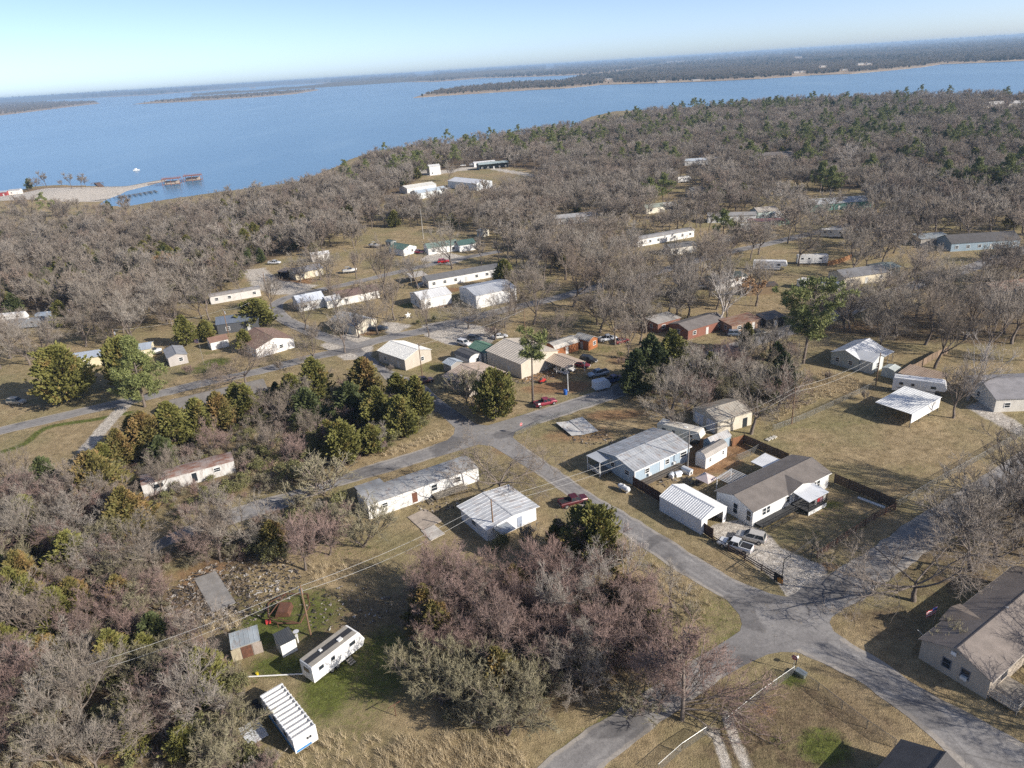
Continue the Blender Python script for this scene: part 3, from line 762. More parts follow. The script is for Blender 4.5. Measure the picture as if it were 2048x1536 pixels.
# --- blue doublewide with a metal roof
f = fit3((1269, 944.6), (1384, 893), (1188.5, 904), 3.1)
Lw, Ww = f.L - .6, f.W - .6
h = house("mobile_home", "light blue doublewide home with streaked silver metal roof and white trim", "house", f, 3.1, 1.0, (.50, .52, .54), (.36, .45, .53), roof='worn_roof', ribs=.62, fascia=WHITE,
    ops=[('S', -Lw * .28, 2.0, 1.0, .9, 'win'), ('S', -Lw * .25, 1.15, .7, .5, 'ac'), ('S', -.3, 1.75, .95, 2.0, 'door', (.75, .75, .74)), ('S', 1.2, 2.0, .9, .9, 'win'), ('S', Lw * .2, 1.2, .7, .5, 'ac'), ('S', Lw * .38, 2.0, 1.6, 1.0, 'win'),
         ('W', -Ww * .3, 1.9, 1.1, .9, 'win'), ('W', Ww * .1, 1.9, 1.1, .9, 'win')])
MB().box((-Lw / 2 + .06, -Ww / 2 - .02, 1.5), (.14, .06, 3.0)).build("corner_trim", M['trim'], h, WHITE)
MB().prism([(Ww * .12, 3.2), (Ww / 2 + .3, 3.05), (Ww / 2 + .3, 3.12), (Ww * .12, 3.27)], -Lw / 2 - 3.0, -Lw / 2 - .32).build("porch_roof", M['metal_roof'], h, (.5, .52, .54))
for y in (Ww * .14, Ww / 2): MB().box((-Lw / 2 - 2.9, y, 1.5), (.1, .1, 3.0)).build("porch_post", M['trim'], h, WHITE)
deck(h, -Lw / 2 - 2.9, -Lw / 2 - .02, Ww * .12, Ww / 2, .5, (.25, .24, .22)); railing(h, [(-Lw / 2 - 2.9, Ww * .12), (-Lw / 2 - 2.9, Ww / 2)], .5, .9, WHITE)
deck(h, -Lw / 2 + .3, Lw * .3, -Ww / 2 - 1.9, -Ww / 2 - .02, .6, (.16, .13, .10)); railing(h, [(-Lw / 2 + .3, -Ww / 2 - 1.9), (Lw * .3, -Ww / 2 - 1.9)], .6, .95, (.05, .045, .04), .5)
for i, x in enumerate((-3.5, 2.5)): vent(h, x, -.3, 4.15, (.75, .75, .74))
# --- sheds behind
f = fit3((1412, 918), (1456, 893), (1389, 909), 2.3)
house("storage_shed", "white gambrel shed with two small windows in the dirt yard", "shed", f, 2.3, 1.1, (.30, .275, .25), WHITE, style='gambrel', oh=.1, ribs=.5, ops=[('S', -f.L * .28, 1.5, .5, .7, 'win'), ('S', f.L * .3, 1.5, .5, .7, 'win'), ('W', 0, 1.0, 1.3, 1.9, 'door', (.72, .72, .7))])
f = fit3((1424, 889), (1464, 872), (1400, 882), 2.2)
house("storage_shed", "grey-blue gable shed with weathered metal roof behind the white shed", "shed", f, 2.2, .9, (.5, .5, .5), (.3, .38, .45), roof='worn_roof', oh=.12, ribs=.5, ops=[('W', 0, 1.0, 1.2, 1.9, 'door', (.2, .25, .3))])
f = fit3((1435.6, 845), (1506, 824), (1392, 814), 3.0)
Lw, Ww = f.L - .2, f.W - .2
house("metal_workshop", "tan metal workshop with two white roll-up doors under a bare tree", "garage", f, 3.0, 1.2, (.47, .43, .36), (.60, .55, .45), roof='worn_roof', oh=.1, ribs=.6, ops=[('W', -Ww * .24, 1.3, 2.7, 2.6, 'roll', (.72, .74, .77)), ('W', Ww * .24, 1.3, 2.7, 2.6, 'roll', (.72, .74, .77)), ('S', Lw * .3, 1.05, 1.2, 2.1, 'dark'), ('S', -Lw * .1, 1.6, .1, .1, 'dark')])
# --- the open carport in the field
f = fit3((1750.4, 805), (1824.5, 829.5), (1886.7, 798), 3.0)
posts = [(x, y, 2.97, (.1, .1, .1)) for x in (-f.L / 2 + .3, f.L / 2 - .25) for y in (-f.W / 2 + .3, -f.W / 6, f.W / 6, f.W / 2 - .3)]
h = house("carport", "open white metal carport standing alone in the dry field", "carport", f, 3.0, .25, (.80, .81, .80), (.82, .82, .80), style='shed', oh=.1, ribs=.5, walls='E', posts=posts, wallz0=.95)
for i, x in enumerate((-f.L / 2 + .25,)): MB().box((x, f.W * .2, 2.1), (.05, f.W * .5, 1.6)).build("side_panel", M['siding'], h, (.78, .79, .8))
# --- grey house with the white cross-gable roof
f = fit3((1676, 725), (1745, 686), (1642, 703), 3.0)
h = house("cottage", "grey-green cottage with bright white metal cross-gable roof beside the tall pine", "house", at(1712, 712, 37, 11.5, 7.6), 3.0, 1.5, (.78, .79, .80), (.42, .46, .44), ribs=.6, ops=[('W', -1.5, 1.6, 1, 1, 'win'), ('W', 1.8, 1.6, 1, 1, 'win'), ('S', -3.4, 1.1, .95, 2, 'door', WHITE), ('S', -1.2, 1.5, .9, 1.1, 'win')])
hp = MB(); x0, x1, y1 = -5.4, .4, -7.0
hp.prism([(x0, 3.05), ((x0 + x1) / 2, 4.35), (x1, 3.05), (x1, 3.13), ((x0 + x1) / 2, 4.43), (x0, 3.13)][::-1], y1, -1.5, 'y'); hp.build("wing_roof", M['metal_roof'], h, (.78, .79, .80))
hp = MB(); hp.prism([(x0 + .3, 0), (x1 - .3, 0), (x1 - .3, 3.1), ((x0 + x1) / 2, 4.25), (x0 + .3, 3.1)], y1 + .3, -3.55, 'y'); hp.build("wing_wall", M['siding'], h, (.55, .58, .57))
opening_panel(h, 'S', -2.5, 1.7, 1.2, 1.2, 'win', 0, 6.7 * 2)
MB().prism([(-3.6, 2.9), (-6.4, 2.55), (-6.4, 2.62), (-3.6, 2.97)][::-1], .7, 6.0).build("porch_roof", M['metal_roof'], h, (.74, .75, .76))
for x in (.9, 3.4, 5.8): MB().box((x, -6.2, 1.28), (.12, .12, 2.56)).build("porch_post", M['trim'], h, (.3, .3, .3))
house("storage_shed", "small pale green metal shed beside the white-roofed cottage", "shed", at(1782, 740, 37, 3.2, 3.0), 2.0, .35, (.62, .66, .62), (.6, .64, .6), oh=.06, ribs=.4, ops=[('S', 0, .95, 1.2, 1.8, 'door', (.5, .54, .5))])
# --- bottom right house and the roof at the bottom edge
f = fitend((1985, 1366), (1837, 1279), 24.0, 3.0)
Lw, Ww = f.L - .6, f.W - .6
h = house("tan_house", "tan-sided house with brown-grey shingle roof and gable end at the right edge", "house", f, 3.0, 1.75, (.235, .20, .178), (.50, .43, .35), roof='shingle', ribs=0, fascia=(.55, .5, .45),
    ops=[('W', Ww * .10, 1.75, .9, 1.25, 'win'), ('W', -Ww * .17, 1.75, .9, 1.25, 'win'), ('W', -Ww * .17, 1.25, .7, .45, 'ac'), ('S', -8, 1.7, 1, 1, 'win'), ('N', -4, 1.7, 1, 1.2, 'win')], trim=(.16, .17, .2))
for x, y in ((-9.3, 1.5), (-8.8, -.9), (-5.5, 1.8), (-4.6, .3), (-4.0, -.7)): vent(h, x, y, 4.75 - abs(y) * .33, (.6, .58, .55), .2)
MB().box((-f.L / 2 - .05, .2, 3.95), (.12, .6, .5)).build("vent_box", M['trim'], h, WHITE)
g = MB(); g.hexa([(-6.8, Ww / 2 + .6, 3.05), (-4.2, Ww / 2 + .6, 3.9), (-4.2, .9, 4.4), (-4.4, .9, 4.3), (-6.8, Ww / 2 + .6, 3.13), (-4.2, Ww / 2 + .6, 3.98), (-4.2, .9, 4.48), (-4.4, .9, 4.38)]); g.hexa([(-4.2, Ww / 2 + .6, 3.9), (-1.6, Ww / 2 + .6, 3.05), (-4.0, .9, 4.3), (-4.2, .9, 4.4), (-4.2, Ww / 2 + .6, 3.98), (-1.6, Ww / 2 + .6, 3.13), (-4.0, .9, 4.38), (-4.2, .9, 4.48)])
g.build("gable_roof", M['shingle'], h, (.20, .165, .14))
deck(h, -Lw / 2 + .2, -Lw / 2 + 5, -Ww / 2 - 3.2, -Ww / 2 - .02, .6, (.36, .32, .27)); railing(h, [(-Lw / 2 + .2, -Ww / 2 - .1), (-Lw / 2 + .2, -Ww / 2 - 3.2), (-Lw / 2 + 5, -Ww / 2 - 3.2)], .6, 1.0, (.55, .5, .42), .4)
MB().tube((-f.L / 2 + 2.6, Ww / 2 + .45, 1.6), (-f.L / 2 + 2.0, Ww / 2 + 1.5, 2.6), .03).build("flag_pole", M['trim'], h, WHITE)
f = fitend((1836, 1507), (1774, 1484), 14, 2.8)
f = at(1815, 1640, U, 15, 8.6)
h = house("shingle_roof_house", "house with dark grey shingle roof and two white vents at the bottom edge", "house", f, 2.8, 1.9, (.10, .095, .095), (.5, .47, .42), roof='shingle', ribs=0, auto=1)
for x, y in ((-2.0, 2.2), (.6, 2.4)): MB().box((x, y, 4.7 - y * .44), (.5, .5, .35)).build("roof_vent", M['trim'], h, (.75, .75, .75))
# --- right edge, middle distance
f = fit3((1956, 760), (2110, 690), (1900, 722), 3.0)
house("long_house", "long house with worn grey shingle roof at the right edge behind the carport", "house", fitend((1992, 800), (1925, 752), 30, 3.0), 3.0, 1.9, (.27, .26, .27), (.66, .63, .57), roof='shingle', ribs=0, auto=1)
house("rusted_lean_to", "low open lean-to with rusty brown metal roof beside the fifth-wheel", "lean-to", at(1845, 757, V, 8.5, 6), 2.5, .3, (.40, .30, .22), (.4, .38, .35), style='shed', roof='worn_roof', walls='', posts=[(x, y, 2.5, (.25, .2, .17)) for x in (-4, 4) for y in (-2.7, 2.7)], ribs=.5)
FOOT[:] = [q for q in FOOT]

# --- left: trailers and sheds in the clearing
f = fit3((735, 1012), (957, 935), (703, 987), 2.9)
Lw, Ww = f.L - .1, f.W - .1
h = house("single_wide_trailer", "long white single-wide trailer with grey metal roof and wooden deck by the lane", "mobile home", f, 2.9, .35, (.46, .46, .45), (.80, .79, .76), style='bow', roof='worn_roof', wall='siding', oh=.05, ribs=0,
    ops=[('S', Lw * .08, 1.9, 1.1, 1.2, 'win'), ('S', -Lw * .10, 1.3, 1.0, 2.0, 'door', (.16, .07, .045)), ('S', Lw * .30, 1.9, 1.0, 1.0, 'win'), ('S', -Lw * .36, 1.9, 1.0, .8, 'win'), ('S', Lw * .2, 1.4, .9, 2.0, 'door', (.5, .5, .48)), ('E', 0, 1.9, 1.2, 1.0, 'win'), ('W', 0, 1.9, 1.2, 1.0, 'win')])
deck(h, Lw * .05, Lw * .34, -Ww / 2 - 2.2, -Ww / 2 - .02, .75, (.30, .26, .20)); railing(h, [(Lw * .05, -Ww / 2 - .1), (Lw * .05, -Ww / 2 - 2.2), (Lw * .34, -Ww / 2 - 2.2)], .75, .95, (.32, .28, .22), 1.2)
for i in range(3): MB().box((Lw * .02 - i * .3, -Ww / 2 - 1.5, .6 - i * .2), (.3, 1.2, .06)).build("step", M['wood'], h, (.3, .26, .2))
for x in (-7, -1, 4): vent(h, x, .3, 3.25)
MB().prism([(Ww / 2 + .05, 2.6), (Ww / 2 + 3.0, 2.3), (Ww / 2 + 3.0, 2.37), (Ww / 2 + .05, 2.67)], -Lw * .48, -Lw * .25).build("lean_to_roof", M['worn_roof'], h, (.36, .37, .38))
for x in (-Lw * .47, -Lw * .26): MB().box((x, Ww / 2 + 2.9, 1.15), (.1, .1, 2.3)).build("post", M['wood'], h, (.3, .27, .22))
for nm, pts, lb, col in (("concrete_slab", [(815, 1035), (850, 1018), (885, 1042), (845, 1062)], "cracked tan concrete pad in front of the long white trailer", (.45, .38, .31)), ("concrete_slab", [(842, 1062), (868, 1050), (890, 1068), (862, 1082)], "small broken slab of pale concrete beside the white-roofed building", (.55, .51, .46)),
                         ("concrete_slab", [(388, 1158), (432, 1143), (472, 1206), (425, 1226)], "bare grey foundation slab with a reddish stain among burnt debris", (.30, .285, .27))):
    P = GP(pts); mb = MB(); k = 4
    if np.cross(P[1] - P[0], P[2] - P[1]) < 0: P = P[::-1]
    mb.hexa([(*p, 0) for p in P] + [(*p, .12) for p in P])
    tag(mb.build(nm, M['concrete'], None, col), lb, "slab")
f = fit3((976, 1053), (1093, 1023), (913, 1011), 2.7)
f = fit3((913, 1013), (972, 1062), (1093, 1023), 2.7)
h = house("block_building", "squat white building with worn white metal roof under the leaning bare tree", "building", f, 2.7, .55, (.68, .70, .72), (.72, .74, .77), roof='worn_roof', oh=.5, ribs=.9, ops=[('E', 1.5, 1.2, 1.0, 1.9, 'door', (.3, .35, .45)), ('E', -2.0, 1.6, .8, .8, 'win'), ('S', 0, 1.6, 1.2, .8, 'win')])
MB().prism([(-f.W * .35, 2.2), (-f.W * .1, 2.35), (-f.W * .1, 2.41), (-f.W * .35, 2.26)], f.L / 2 - .45, f.L / 2 + 2.2).build("awning", M['worn_roof'], h, (.45, .5, .56))
f = fit3((282, 972), (468, 922), (277, 952), 2.6)
house("derelict_trailer", "derelict white trailer with rust-banded roof half hidden in brush", "mobile home", f, 2.6, .3, (.42, .36, .33), (.66, .65, .63), style='bow', roof='rust_roof', wall='old_siding', oh=.05, ribs=1.2, ops=[('S', -f.L * .33, 1.7, 1.6, .8, 'dark'), ('S', f.L * .05, 1.4, .9, 1.8, 'dark'), ('S', f.L * .3, 1.7, 1.2, .8, 'win')])
f = fit3((560, 1293), (592, 1277), (546, 1272), 2.1)
house("storage_shed", "small white shed with dark ribbed roof beside the utility pole", "shed", f, 2.1, .25, (.075, .08, .085), WHITE, style='shed', oh=.08, ribs=.28, ops=[('W', 0, 1.0, .8, 1.7, 'door', (.6, .6, .6))])
f = fit3((462, 1300), (520, 1281), (500, 1258), 2.2)
h = house("scrap_shed", "patched grey metal shed with rusty and plywood wall panels", "shed", f, 2.2, .3, (.42, .47, .50), (.34, .31, .27), style='shed', roof='worn_roof', wall='old_siding', oh=.15, ribs=.6)
for u, w, c_, mt in ((-1.4, 1.2, (.48, .42, .30), 'old_siding'), (0, 1.4, (.20, .085, .055), 'rusty'), (1.4, 1.2, (.36, .31, .27), 'old_siding')): MB().box((u, -f.W / 2 + .11, 1.0), (w, .06, 1.9)).build("wall_panel", M[mt], h, c_)

# --- middle distance, left to right
AUTO = [
 ("long_house", "long cream house with blue-grey metal roof behind the big round cedar", "house", at(215, 712, 17, 25, 7), 2.7, .9, (.42, .47, .54), (.72, .64, .44), 'gable', 'metal_roof', .7),
 ("house_wing", "grey-roofed wing half hidden behind the tall pine", "house", at(352, 712, -60, 9, 5.5), 2.6, .8, (.30, .31, .33), (.45, .42, .40), 'gable', 'shingle', 0),
 ("tool_shed", "small white shed with red-brown shingle roof beside the flagpole lawn", "shed", at(436, 684, 33, 5.6, 4.6), 2.3, 1.0, (.25, .15, .11), (.80, .79, .76), 'gable', 'shingle', 0),
 ("brown_roof_house", "white house with wide red-brown shingle roof at the street corner", "house", at(532, 686, -50, 14, 12), 2.8, 1.9, (.26, .165, .125), (.80, .79, .77), 'gable', 'shingle', 0),
 ("dark_barn", "dark barn with blue-grey roof behind the round cedar", "barn", at(478, 648, 15, 13, 8), 3.2, 1.4, (.16, .19, .24), (.08, .085, .095), 'gable', 'metal_roof', .8),
 ("small_barn", "white metal barn with hipped-looking bright roof near the bend of the street", "barn", at(618, 605, 28, 9.5, 9), 3.0, 1.6, (.70, .74, .80), (.70, .70, .68), 'gable', 'metal_roof', .8),
 ("small_garage", "small white garage just right of the bright barn", "garage", at(664, 603, 28, 5.5, 6), 2.6, .9, (.70, .70, .69), (.72, .70, .64), 'gable', 'metal_roof', .8),
 ("red_brown_house", "low house with dull red-brown shingle roof behind bare trees", "house", at(712, 590, 28, 15, 9), 2.7, 1.3, (.20, .135, .12), (.72, .70, .66), 'gable', 'shingle', 0),
 ("cream_house", "cream house with grey metal hip roof and dark car beside it", "house", at(708, 648, -42, 13, 8.5), 2.8, 1.6, (.34, .36, .39), (.62, .57, .46), 'gable', 'metal_roof', .8),
 ("yellow_house", "pale yellow house with grey shingle roof beside the dirt lot", "house", at(612, 545, 35, 12, 8), 2.7, 1.4, (.21, .21, .23), (.62, .56, .42), 'gable', 'shingle', 0),
 ("tiny_house", "little white house with bright white roof above the yellow house", "house", at(640, 514, 20, 8, 5), 2.8, .9, (.80, .80, .79), (.74, .73, .70), 'gable', 'metal_roof', .8),
 ("open_shed", "brown open shed at the left of the yellow house", "shed", at(572, 546, -30, 5, 5), 2.4, .5, (.28, .22, .18), (.10, .08, .07), 'shed', 'worn_roof', .6),
 ("white_gable_house", "cream house with bright white metal roof on the corner lot", "house", at(810, 712, -45, 12, 9.5), 3.1, 1.5, (.80, .79, .74), (.50, .45, .38), 'gable', 'metal_roof', .45),
 ("gable_shed", "white-fronted shed with dark shingle roof left of the green shed", "shed", at(937, 716, -50, 6.6, 4.6), 2.5, 1.0, (.10, .10, .105), (.68, .67, .64), 'gambrel', 'shingle', 0),
 ("green_roof_shed", "tan shed with dark green metal roof between the cars and the tan workshop", "shed", at(970, 706, -50, 7.6, 5.6), 3.0, 1.1, (.10, .20, .14), (.52, .53, .50), 'gable', 'metal_roof', .5),
 ("tin_roof_hut", "tiny hut with blue-grey tin roof in front of the dark-roofed shed", "shed", at(906, 730, -50, 3.8, 4.2), 2.2, .7, (.40, .45, .50), (.33, .31, .29), 'gable', 'metal_roof', .5),
 ("tan_workshop", "big tan metal workshop with pale roof left of the open carport", "workshop", at(1045, 720, V, 14.5, 13), 4.0, 1.6, (.55, .49, .41), (.56, .50, .41), 'gable', 'metal_roof', .9),
 ("low_tan_house", "low house with tan metal roof behind the brown shrubs at the junction", "house", at(950, 757, -50, 11, 12.5), 2.5, 1.3, (.55, .44, .35), (.40, .36, .31), 'gable', 'worn_roof', .7),
 ("log_cabin", "orange-brown log cabin shed with pale barrel roof", "cabin", at(1124, 694, 34, 8.6, 4.8), 2.4, 1.2, (.52, .50, .46), (.36, .135, .05), 'gambrel', 'worn_roof', .6),
 ("log_shed", "orange-brown gable shed right of the log cabin", "shed", at(1172, 684, -48, 5.6, 4.2), 2.7, .9, (.46, .45, .42), (.36, .135, .05), 'gable', 'worn_roof', .6),
 ("white_barn", "white metal barn with open cluttered lean-to beside the street", "barn", at(862, 598, 27, 11.5, 10.5), 3.4, 1.3, (.80, .80, .79), (.74, .73, .71), 'gable', 'metal_roof', .9),
 ("metal_barn", "large grey-white metal building with smooth pale roof beside the street", "barn", at(976, 592, 27, 15.5, 13.5), 4.4, 1.2, (.52, .54, .57), (.72, .72, .71), 'gable', 'metal_roof', .9),
 ("long_trailer_home", "long white mobile home with dark grey roof behind the metal barns", "mobile home", at(925, 552, 24, 30, 8), 2.9, 1.0, (.17, .17, .175), (.74, .74, .72), 'gable', 'shingle', 0),
 ("green_roof_house", "white house with dark green metal roof near the boat", "house", at(806, 500, -42, 10, 8), 2.8, 1.4, (.10, .17, .135), (.74, .74, .72), 'gable', 'metal_roof', .8),
 ("green_roof_house", "white house with faded green roof above the red car", "house", at(882, 496, 20, 14, 8), 2.8, 1.4, (.22, .30, .26), (.74, .74, .72), 'gable', 'metal_roof', .8),
 ("green_roof_house", "small white house with green roof right of the faded one", "house", at(930, 492, 20, 8, 8), 2.8, 1.4, (.10, .17, .15), (.78, .78, .76), 'gable', 'metal_roof', .8),
 ("small_shed", "dark little shed behind the green-roofed house", "shed", at(782, 486, -40, 4, 4), 2.3, .6, (.12, .15, .14), (.16, .18, .18), 'gable', 'metal_roof', 0),
 ("white_shed", "lone cream shed on the far lawn", "shed", at(966, 466, -40, 4, 5), 2.8, .8, (.6, .58, .5), (.72, .69, .58), 'gable', 'metal_roof', 0),
 ("storage_building", "long white storage building with bright roof near the gravel road", "building", at(940, 371, -48, 30, 14), 4.4, 1.6, (.80, .80, .80), (.62, .66, .70), 'gable', 'metal_roof', 0),
 ("storage_building", "white flat-looking storage building at the wood's edge", "building", at(836, 378, 33, 22, 12), 3.6, 1.2, (.78, .76, .68), (.70, .70, .68), 'gable', 'metal_roof', 0),
 ("storage_building", "pale blue-roofed storage building in front of the flat white one", "building", at(858, 388, 33, 22, 10), 3.6, 1.3, (.56, .64, .70), (.62, .66, .66), 'gable', 'metal_roof', 0),
 ("tall_white_house", "narrow two-storey white house by the gravel road", "house", at(868, 345, 20, 9, 8), 6.2, 1.2, (.70, .70, .68), (.80, .79, .77), 'gable', 'metal_roof', 0),
 ("boat_shed", "dark green-roofed boat shed with open sides far behind", "shed", at(985, 333, 15, 24, 9), 4.0, 1.0, (.40, .47, .46), (.16, .18, .18), 'gable', 'metal_roof', 0),
 ("white_trailer_home", "white mobile home behind the boat shed roof", "mobile home", at(968, 328, 15, 18, 5), 3.2, .5, (.80, .80, .80), (.78, .78, .77), 'gable', 'metal_roof', 0),
 ("grey_trailer_home", "old single-wide in the bare trees left of the dirt lot", "mobile home", at(470, 590, 25, 18, 5), 2.8, .4, (.40, .38, .36), (.6, .58, .55), 'bow', 'worn_roof', 0),
 ("ranch_house", "long low house with grey-brown shingle roof below the curving road", "house", fit3((375, 806), (522, 764), (365, 800), 2.7), 2.7, .2, (.2, .19, .18), (.4, .36, .32), 'none', 'shingle', 0),
 ("brown_house", "brown plank house with flat white roof deep in the bare trees", "house", at(1325, 646, 30, 9, 6), 2.8, .4, (.50, .48, .45), (.22, .10, .07), 'shed', 'worn_roof', 0),
 ("red_house", "red-brown house with grey roof beside the pale sycamore", "house", at(1395, 652, 30, 15, 8), 2.7, 1.1, (.19, .17, .16), (.24, .10, .07), 'gable', 'shingle', 0),
 ("tin_shack", "rusty tin shack with white door beside the tall pine", "shed", at(1480, 648, 25, 11, 5.5), 2.6, .5, (.33, .24, .18), (.30, .20, .14), 'shed', 'rust_roof', .6),
 ("black_shed", "black shed with dark roof right of the tin shack", "shed", at(1540, 640, 20, 7, 5), 2.6, .5, (.08, .08, .085), (.03, .03, .032), 'shed', 'worn_roof', 0),
 ("fenced_yard_home", "dark-roofed mobile home with white side wall among bare trees", "mobile home", at(1448, 562, 24, 14, 8), 2.9, .9, (.05, .065, .06), (.80, .79, .77), 'gable', 'shingle', 0),
 ("brick_brown_shed", "brown box shed standing in the bare orchard", "shed", at(1520, 578, 5, 11, 4), 2.6, .4, (.12, .10, .08), (.20, .14, .08), 'shed', 'worn_roof', 0),
 ("cream_gable_house", "cream-ended house with dark grey shingle roof above the silver caravan", "house", at(1716, 552, 12, 17, 9), 2.8, 1.6, (.20, .20, .21), (.70, .62, .47), 'gable', 'shingle', 0),
 ("green_lean_to", "dark green open shelter behind the cream-ended house", "shelter", at(1765, 540, 20, 8, 8), 2.8, .8, (.22, .26, .25), (.05, .06, .055), 'gable', 'metal_roof', 0),
 ("blue_house", "long blue house with dark roof at the far right clearing", "house", at(1955, 486, 0, 26, 10), 3.0, 2.2, (.10, .095, .095), (.28, .37, .44), 'gable', 'shingle', 0),
 ("low_grey_annexe", "low grey annexe with pale end wall left of the blue house", "shed", at(1862, 480, 0, 12, 7), 2.8, .6, (.34, .38, .40), (.50, .46, .40), 'shed', 'metal_roof', 0),
 ("rust_roof_barn", "grey barn with rust-streaked roof at the right edge", "barn", at(2020, 582, 8, 18, 10), 3.2, 1.6, (.40, .34, .28), (.20, .21, .22), 'gable', 'rust_roof', 0),
 ("teal_house", "teal-green house with grey metal roof at the wood's edge", "house", at(1668, 410, 2, 32, 11), 3.2, 1.8, (.44, .45, .45), (.10, .22, .19), 'gable', 'metal_roof', 0),
 ("white_mobile_home", "white mobile home with grey roof right of the bushy pine", "mobile home", at(1462, 436, -12, 22, 8), 3.2, .9, (.34, .33, .32), (.80, .80, .79), 'gable', 'shingle', 0),
 ("green_gable_barn", "pale green barn with striped tan roof beside the red shelter", "barn", at(1528, 428, 12, 11, 8), 3.2, 1.6, (.46, .42, .36), (.42, .48, .45), 'gable', 'worn_roof', 1.2),
 ("red_shelter", "long open shelter with red steel frame", "shelter", at(1532, 448, -8, 16, 6), 3.0, .3, (.26, .12, .10), (.05, .04, .04), 'shed', 'metal_roof', 0),
 ("green_shed", "green-walled shed just right of the red shelter", "shed", at(1565, 442, 5, 6, 5), 3.0, .4, (.5, .5, .48), (.13, .24, .18), 'shed', 'metal_roof', 0),
 ("long_white_trailer", "long white mobile home lying in the brown trees left of the bushy pine", "mobile home", at(1325, 475, 25, 30, 6), 3.0, .5, (.42, .41, .40), (.78, .77, .74), 'bow', 'worn_roof', 0),
 ("small_cream_house", "little cream house with dark roof below the long white trailer", "house", at(1360, 497, 15, 12, 7), 2.8, .9, (.15, .15, .15), (.72, .68, .60), 'gable', 'shingle', 0),
 ("cream_cottage", "cream cottage with green-grey roof left of the twin pines", "house", at(1305, 418, 15, 11, 8), 2.8, 1.2, (.30, .33, .28), (.78, .74, .62), 'gable', 'shingle', 0),
 ("grey_ruin", "grey weathered house with patchy pale roof in the far trees", "house", at(1150, 438, 10, 22, 9), 3.0, 1.2, (.42, .42, .42), (.25, .24, .23), 'gable', 'worn_roof', 0),
 ("tan_gable_house", "tan gable house high in the far woods", "house", at(1390, 386, 20, 9, 7), 3.2, 1.5, (.30, .28, .25), (.66, .60, .48), 'gable', 'shingle', 0),
 ("brick_house", "brick house with white gable among the far evergreens", "house", at(1552, 314, 0, 22, 10), 3.2, 1.8, (.16, .14, .13), (.42, .34, .30), 'gable', 'shingle', 0),
 ("grey_blue_roof", "blue-grey roofed house left of the far evergreens", "house", at(1402, 324, 0, 26, 9), 3.0, 1.2, (.52, .57, .62), (.5, .5, .5), 'gable', 'metal_roof', 0),
 ("pale_shed", "tiny white shed on the far lawn", "shed", at(1556, 386, 0, 4, 4), 2.6, .5, (.7, .7, .7), (.78, .78, .77), 'gable', 'metal_roof', 0),
 ("white_roof_house", "white roofed house near the top of the wood at right", "house", at(1985, 212, -5, 26, 12), 3.5, 2.5, (.62, .6, .56), (.62, .56, .48), 'gable', 'shingle', 0),
 ("grey_roof_house", "grey roofed house beside the white roofed one near the far shore", "house", at(2030, 210, -5, 20, 12), 3.5, 2.5, (.5, .48, .46), (.62, .56, .48), 'gable', 'shingle', 0),
 ("bath_house", "small white park building on the sandy spit", "building", at(31, 383, 10, 9, 6), 3.2, .8, (.5, .5, .5), (.80, .77, .70), 'gable', 'metal_roof', 0),
 ("red_park_shelter", "red park shelter with grey roof at the left edge of the spit", "shelter", at(4, 386, 10, 10, 8), 3.2, .8, (.5, .53, .55), (.30, .05, .05), 'gable', 'metal_roof', 0),
]
for nm, lb, ct, f, ev, rs, rc, wc, st, rf, ribs in AUTO:
    if nm == "ranch_house": continue
    ops = ()
    if nm == "tan_workshop": ops = [('W', 3, 1.6, 3, 3.1, 'roll', (.70, .72, .75)), ('S', 2, 1.05, 1, 2.05, 'door')]
    if nm == "metal_barn": ops = [('W', -3, 1.9, 3.6, 3.6, 'roll', (.62, .64, .67)), ('W', 3, 1.05, 1, 2.05, 'door')]
    house(nm, lb, ct, f, ev, rs, rc, wc, st, rf, 'siding', .25, ribs, ops, auto=1 if nm not in ("tan_workshop", "metal_barn", "red_shelter", "storage_building", "open_shed", "brick_brown_shed", "tin_roof_hut") else 0, walls='' if nm == "red_shelter" else ('NEW' if nm in ("open_shed", "boat_shed") else 'SNEW'),
          posts=[(x, y, 2.95, (.4, .08, .06)) for x in (-7.6, -2.5, 2.5, 7.6) for y in (-2.6, 2.6)] if nm == "red_shelter" else ())
P_ = fitend((373, 808), (330, 790), 22, 2.6); FOOT.pop()
f = at(440, 800, 27, 22, 8.5)
house("ranch_house", "long low house with grey-brown shingle roof below the curving road", "house", f, 2.7, 1.5, (.20, .185, .17), (.38, .33, .28), 'gable', 'shingle', ribs=0, auto=1)
# open tan carport with cars, porch of the corner house
f = at(1130, 731, V, 8.5, 6.6)
house("carport", "tan metal carport sheltering two cars beside the tan workshop", "carport", f, 2.6, 1.0, (.46, .37, .29), (.5, .44, .36), ribs=.7, walls='', posts=[(x, y, 2.6, WHITE) for x in (-4, 0, 4) for y in (-3.0, 3.0)], roof='metal_roof')
f = at(768, 555, 24, 6, 7)
f = at(833, 555, 24, 7, 7)
house("carport", "low tan carport at the left end of the long dark-roofed mobile home", "carport", f, 2.5, .2, (.62, .56, .47), (.5, .44, .36), style='shed', ribs=.8, walls='', posts=[(x, y, 2.5, WHITE) for x in (-3.2, 3.2) for y in (-3.2, 3.2)])
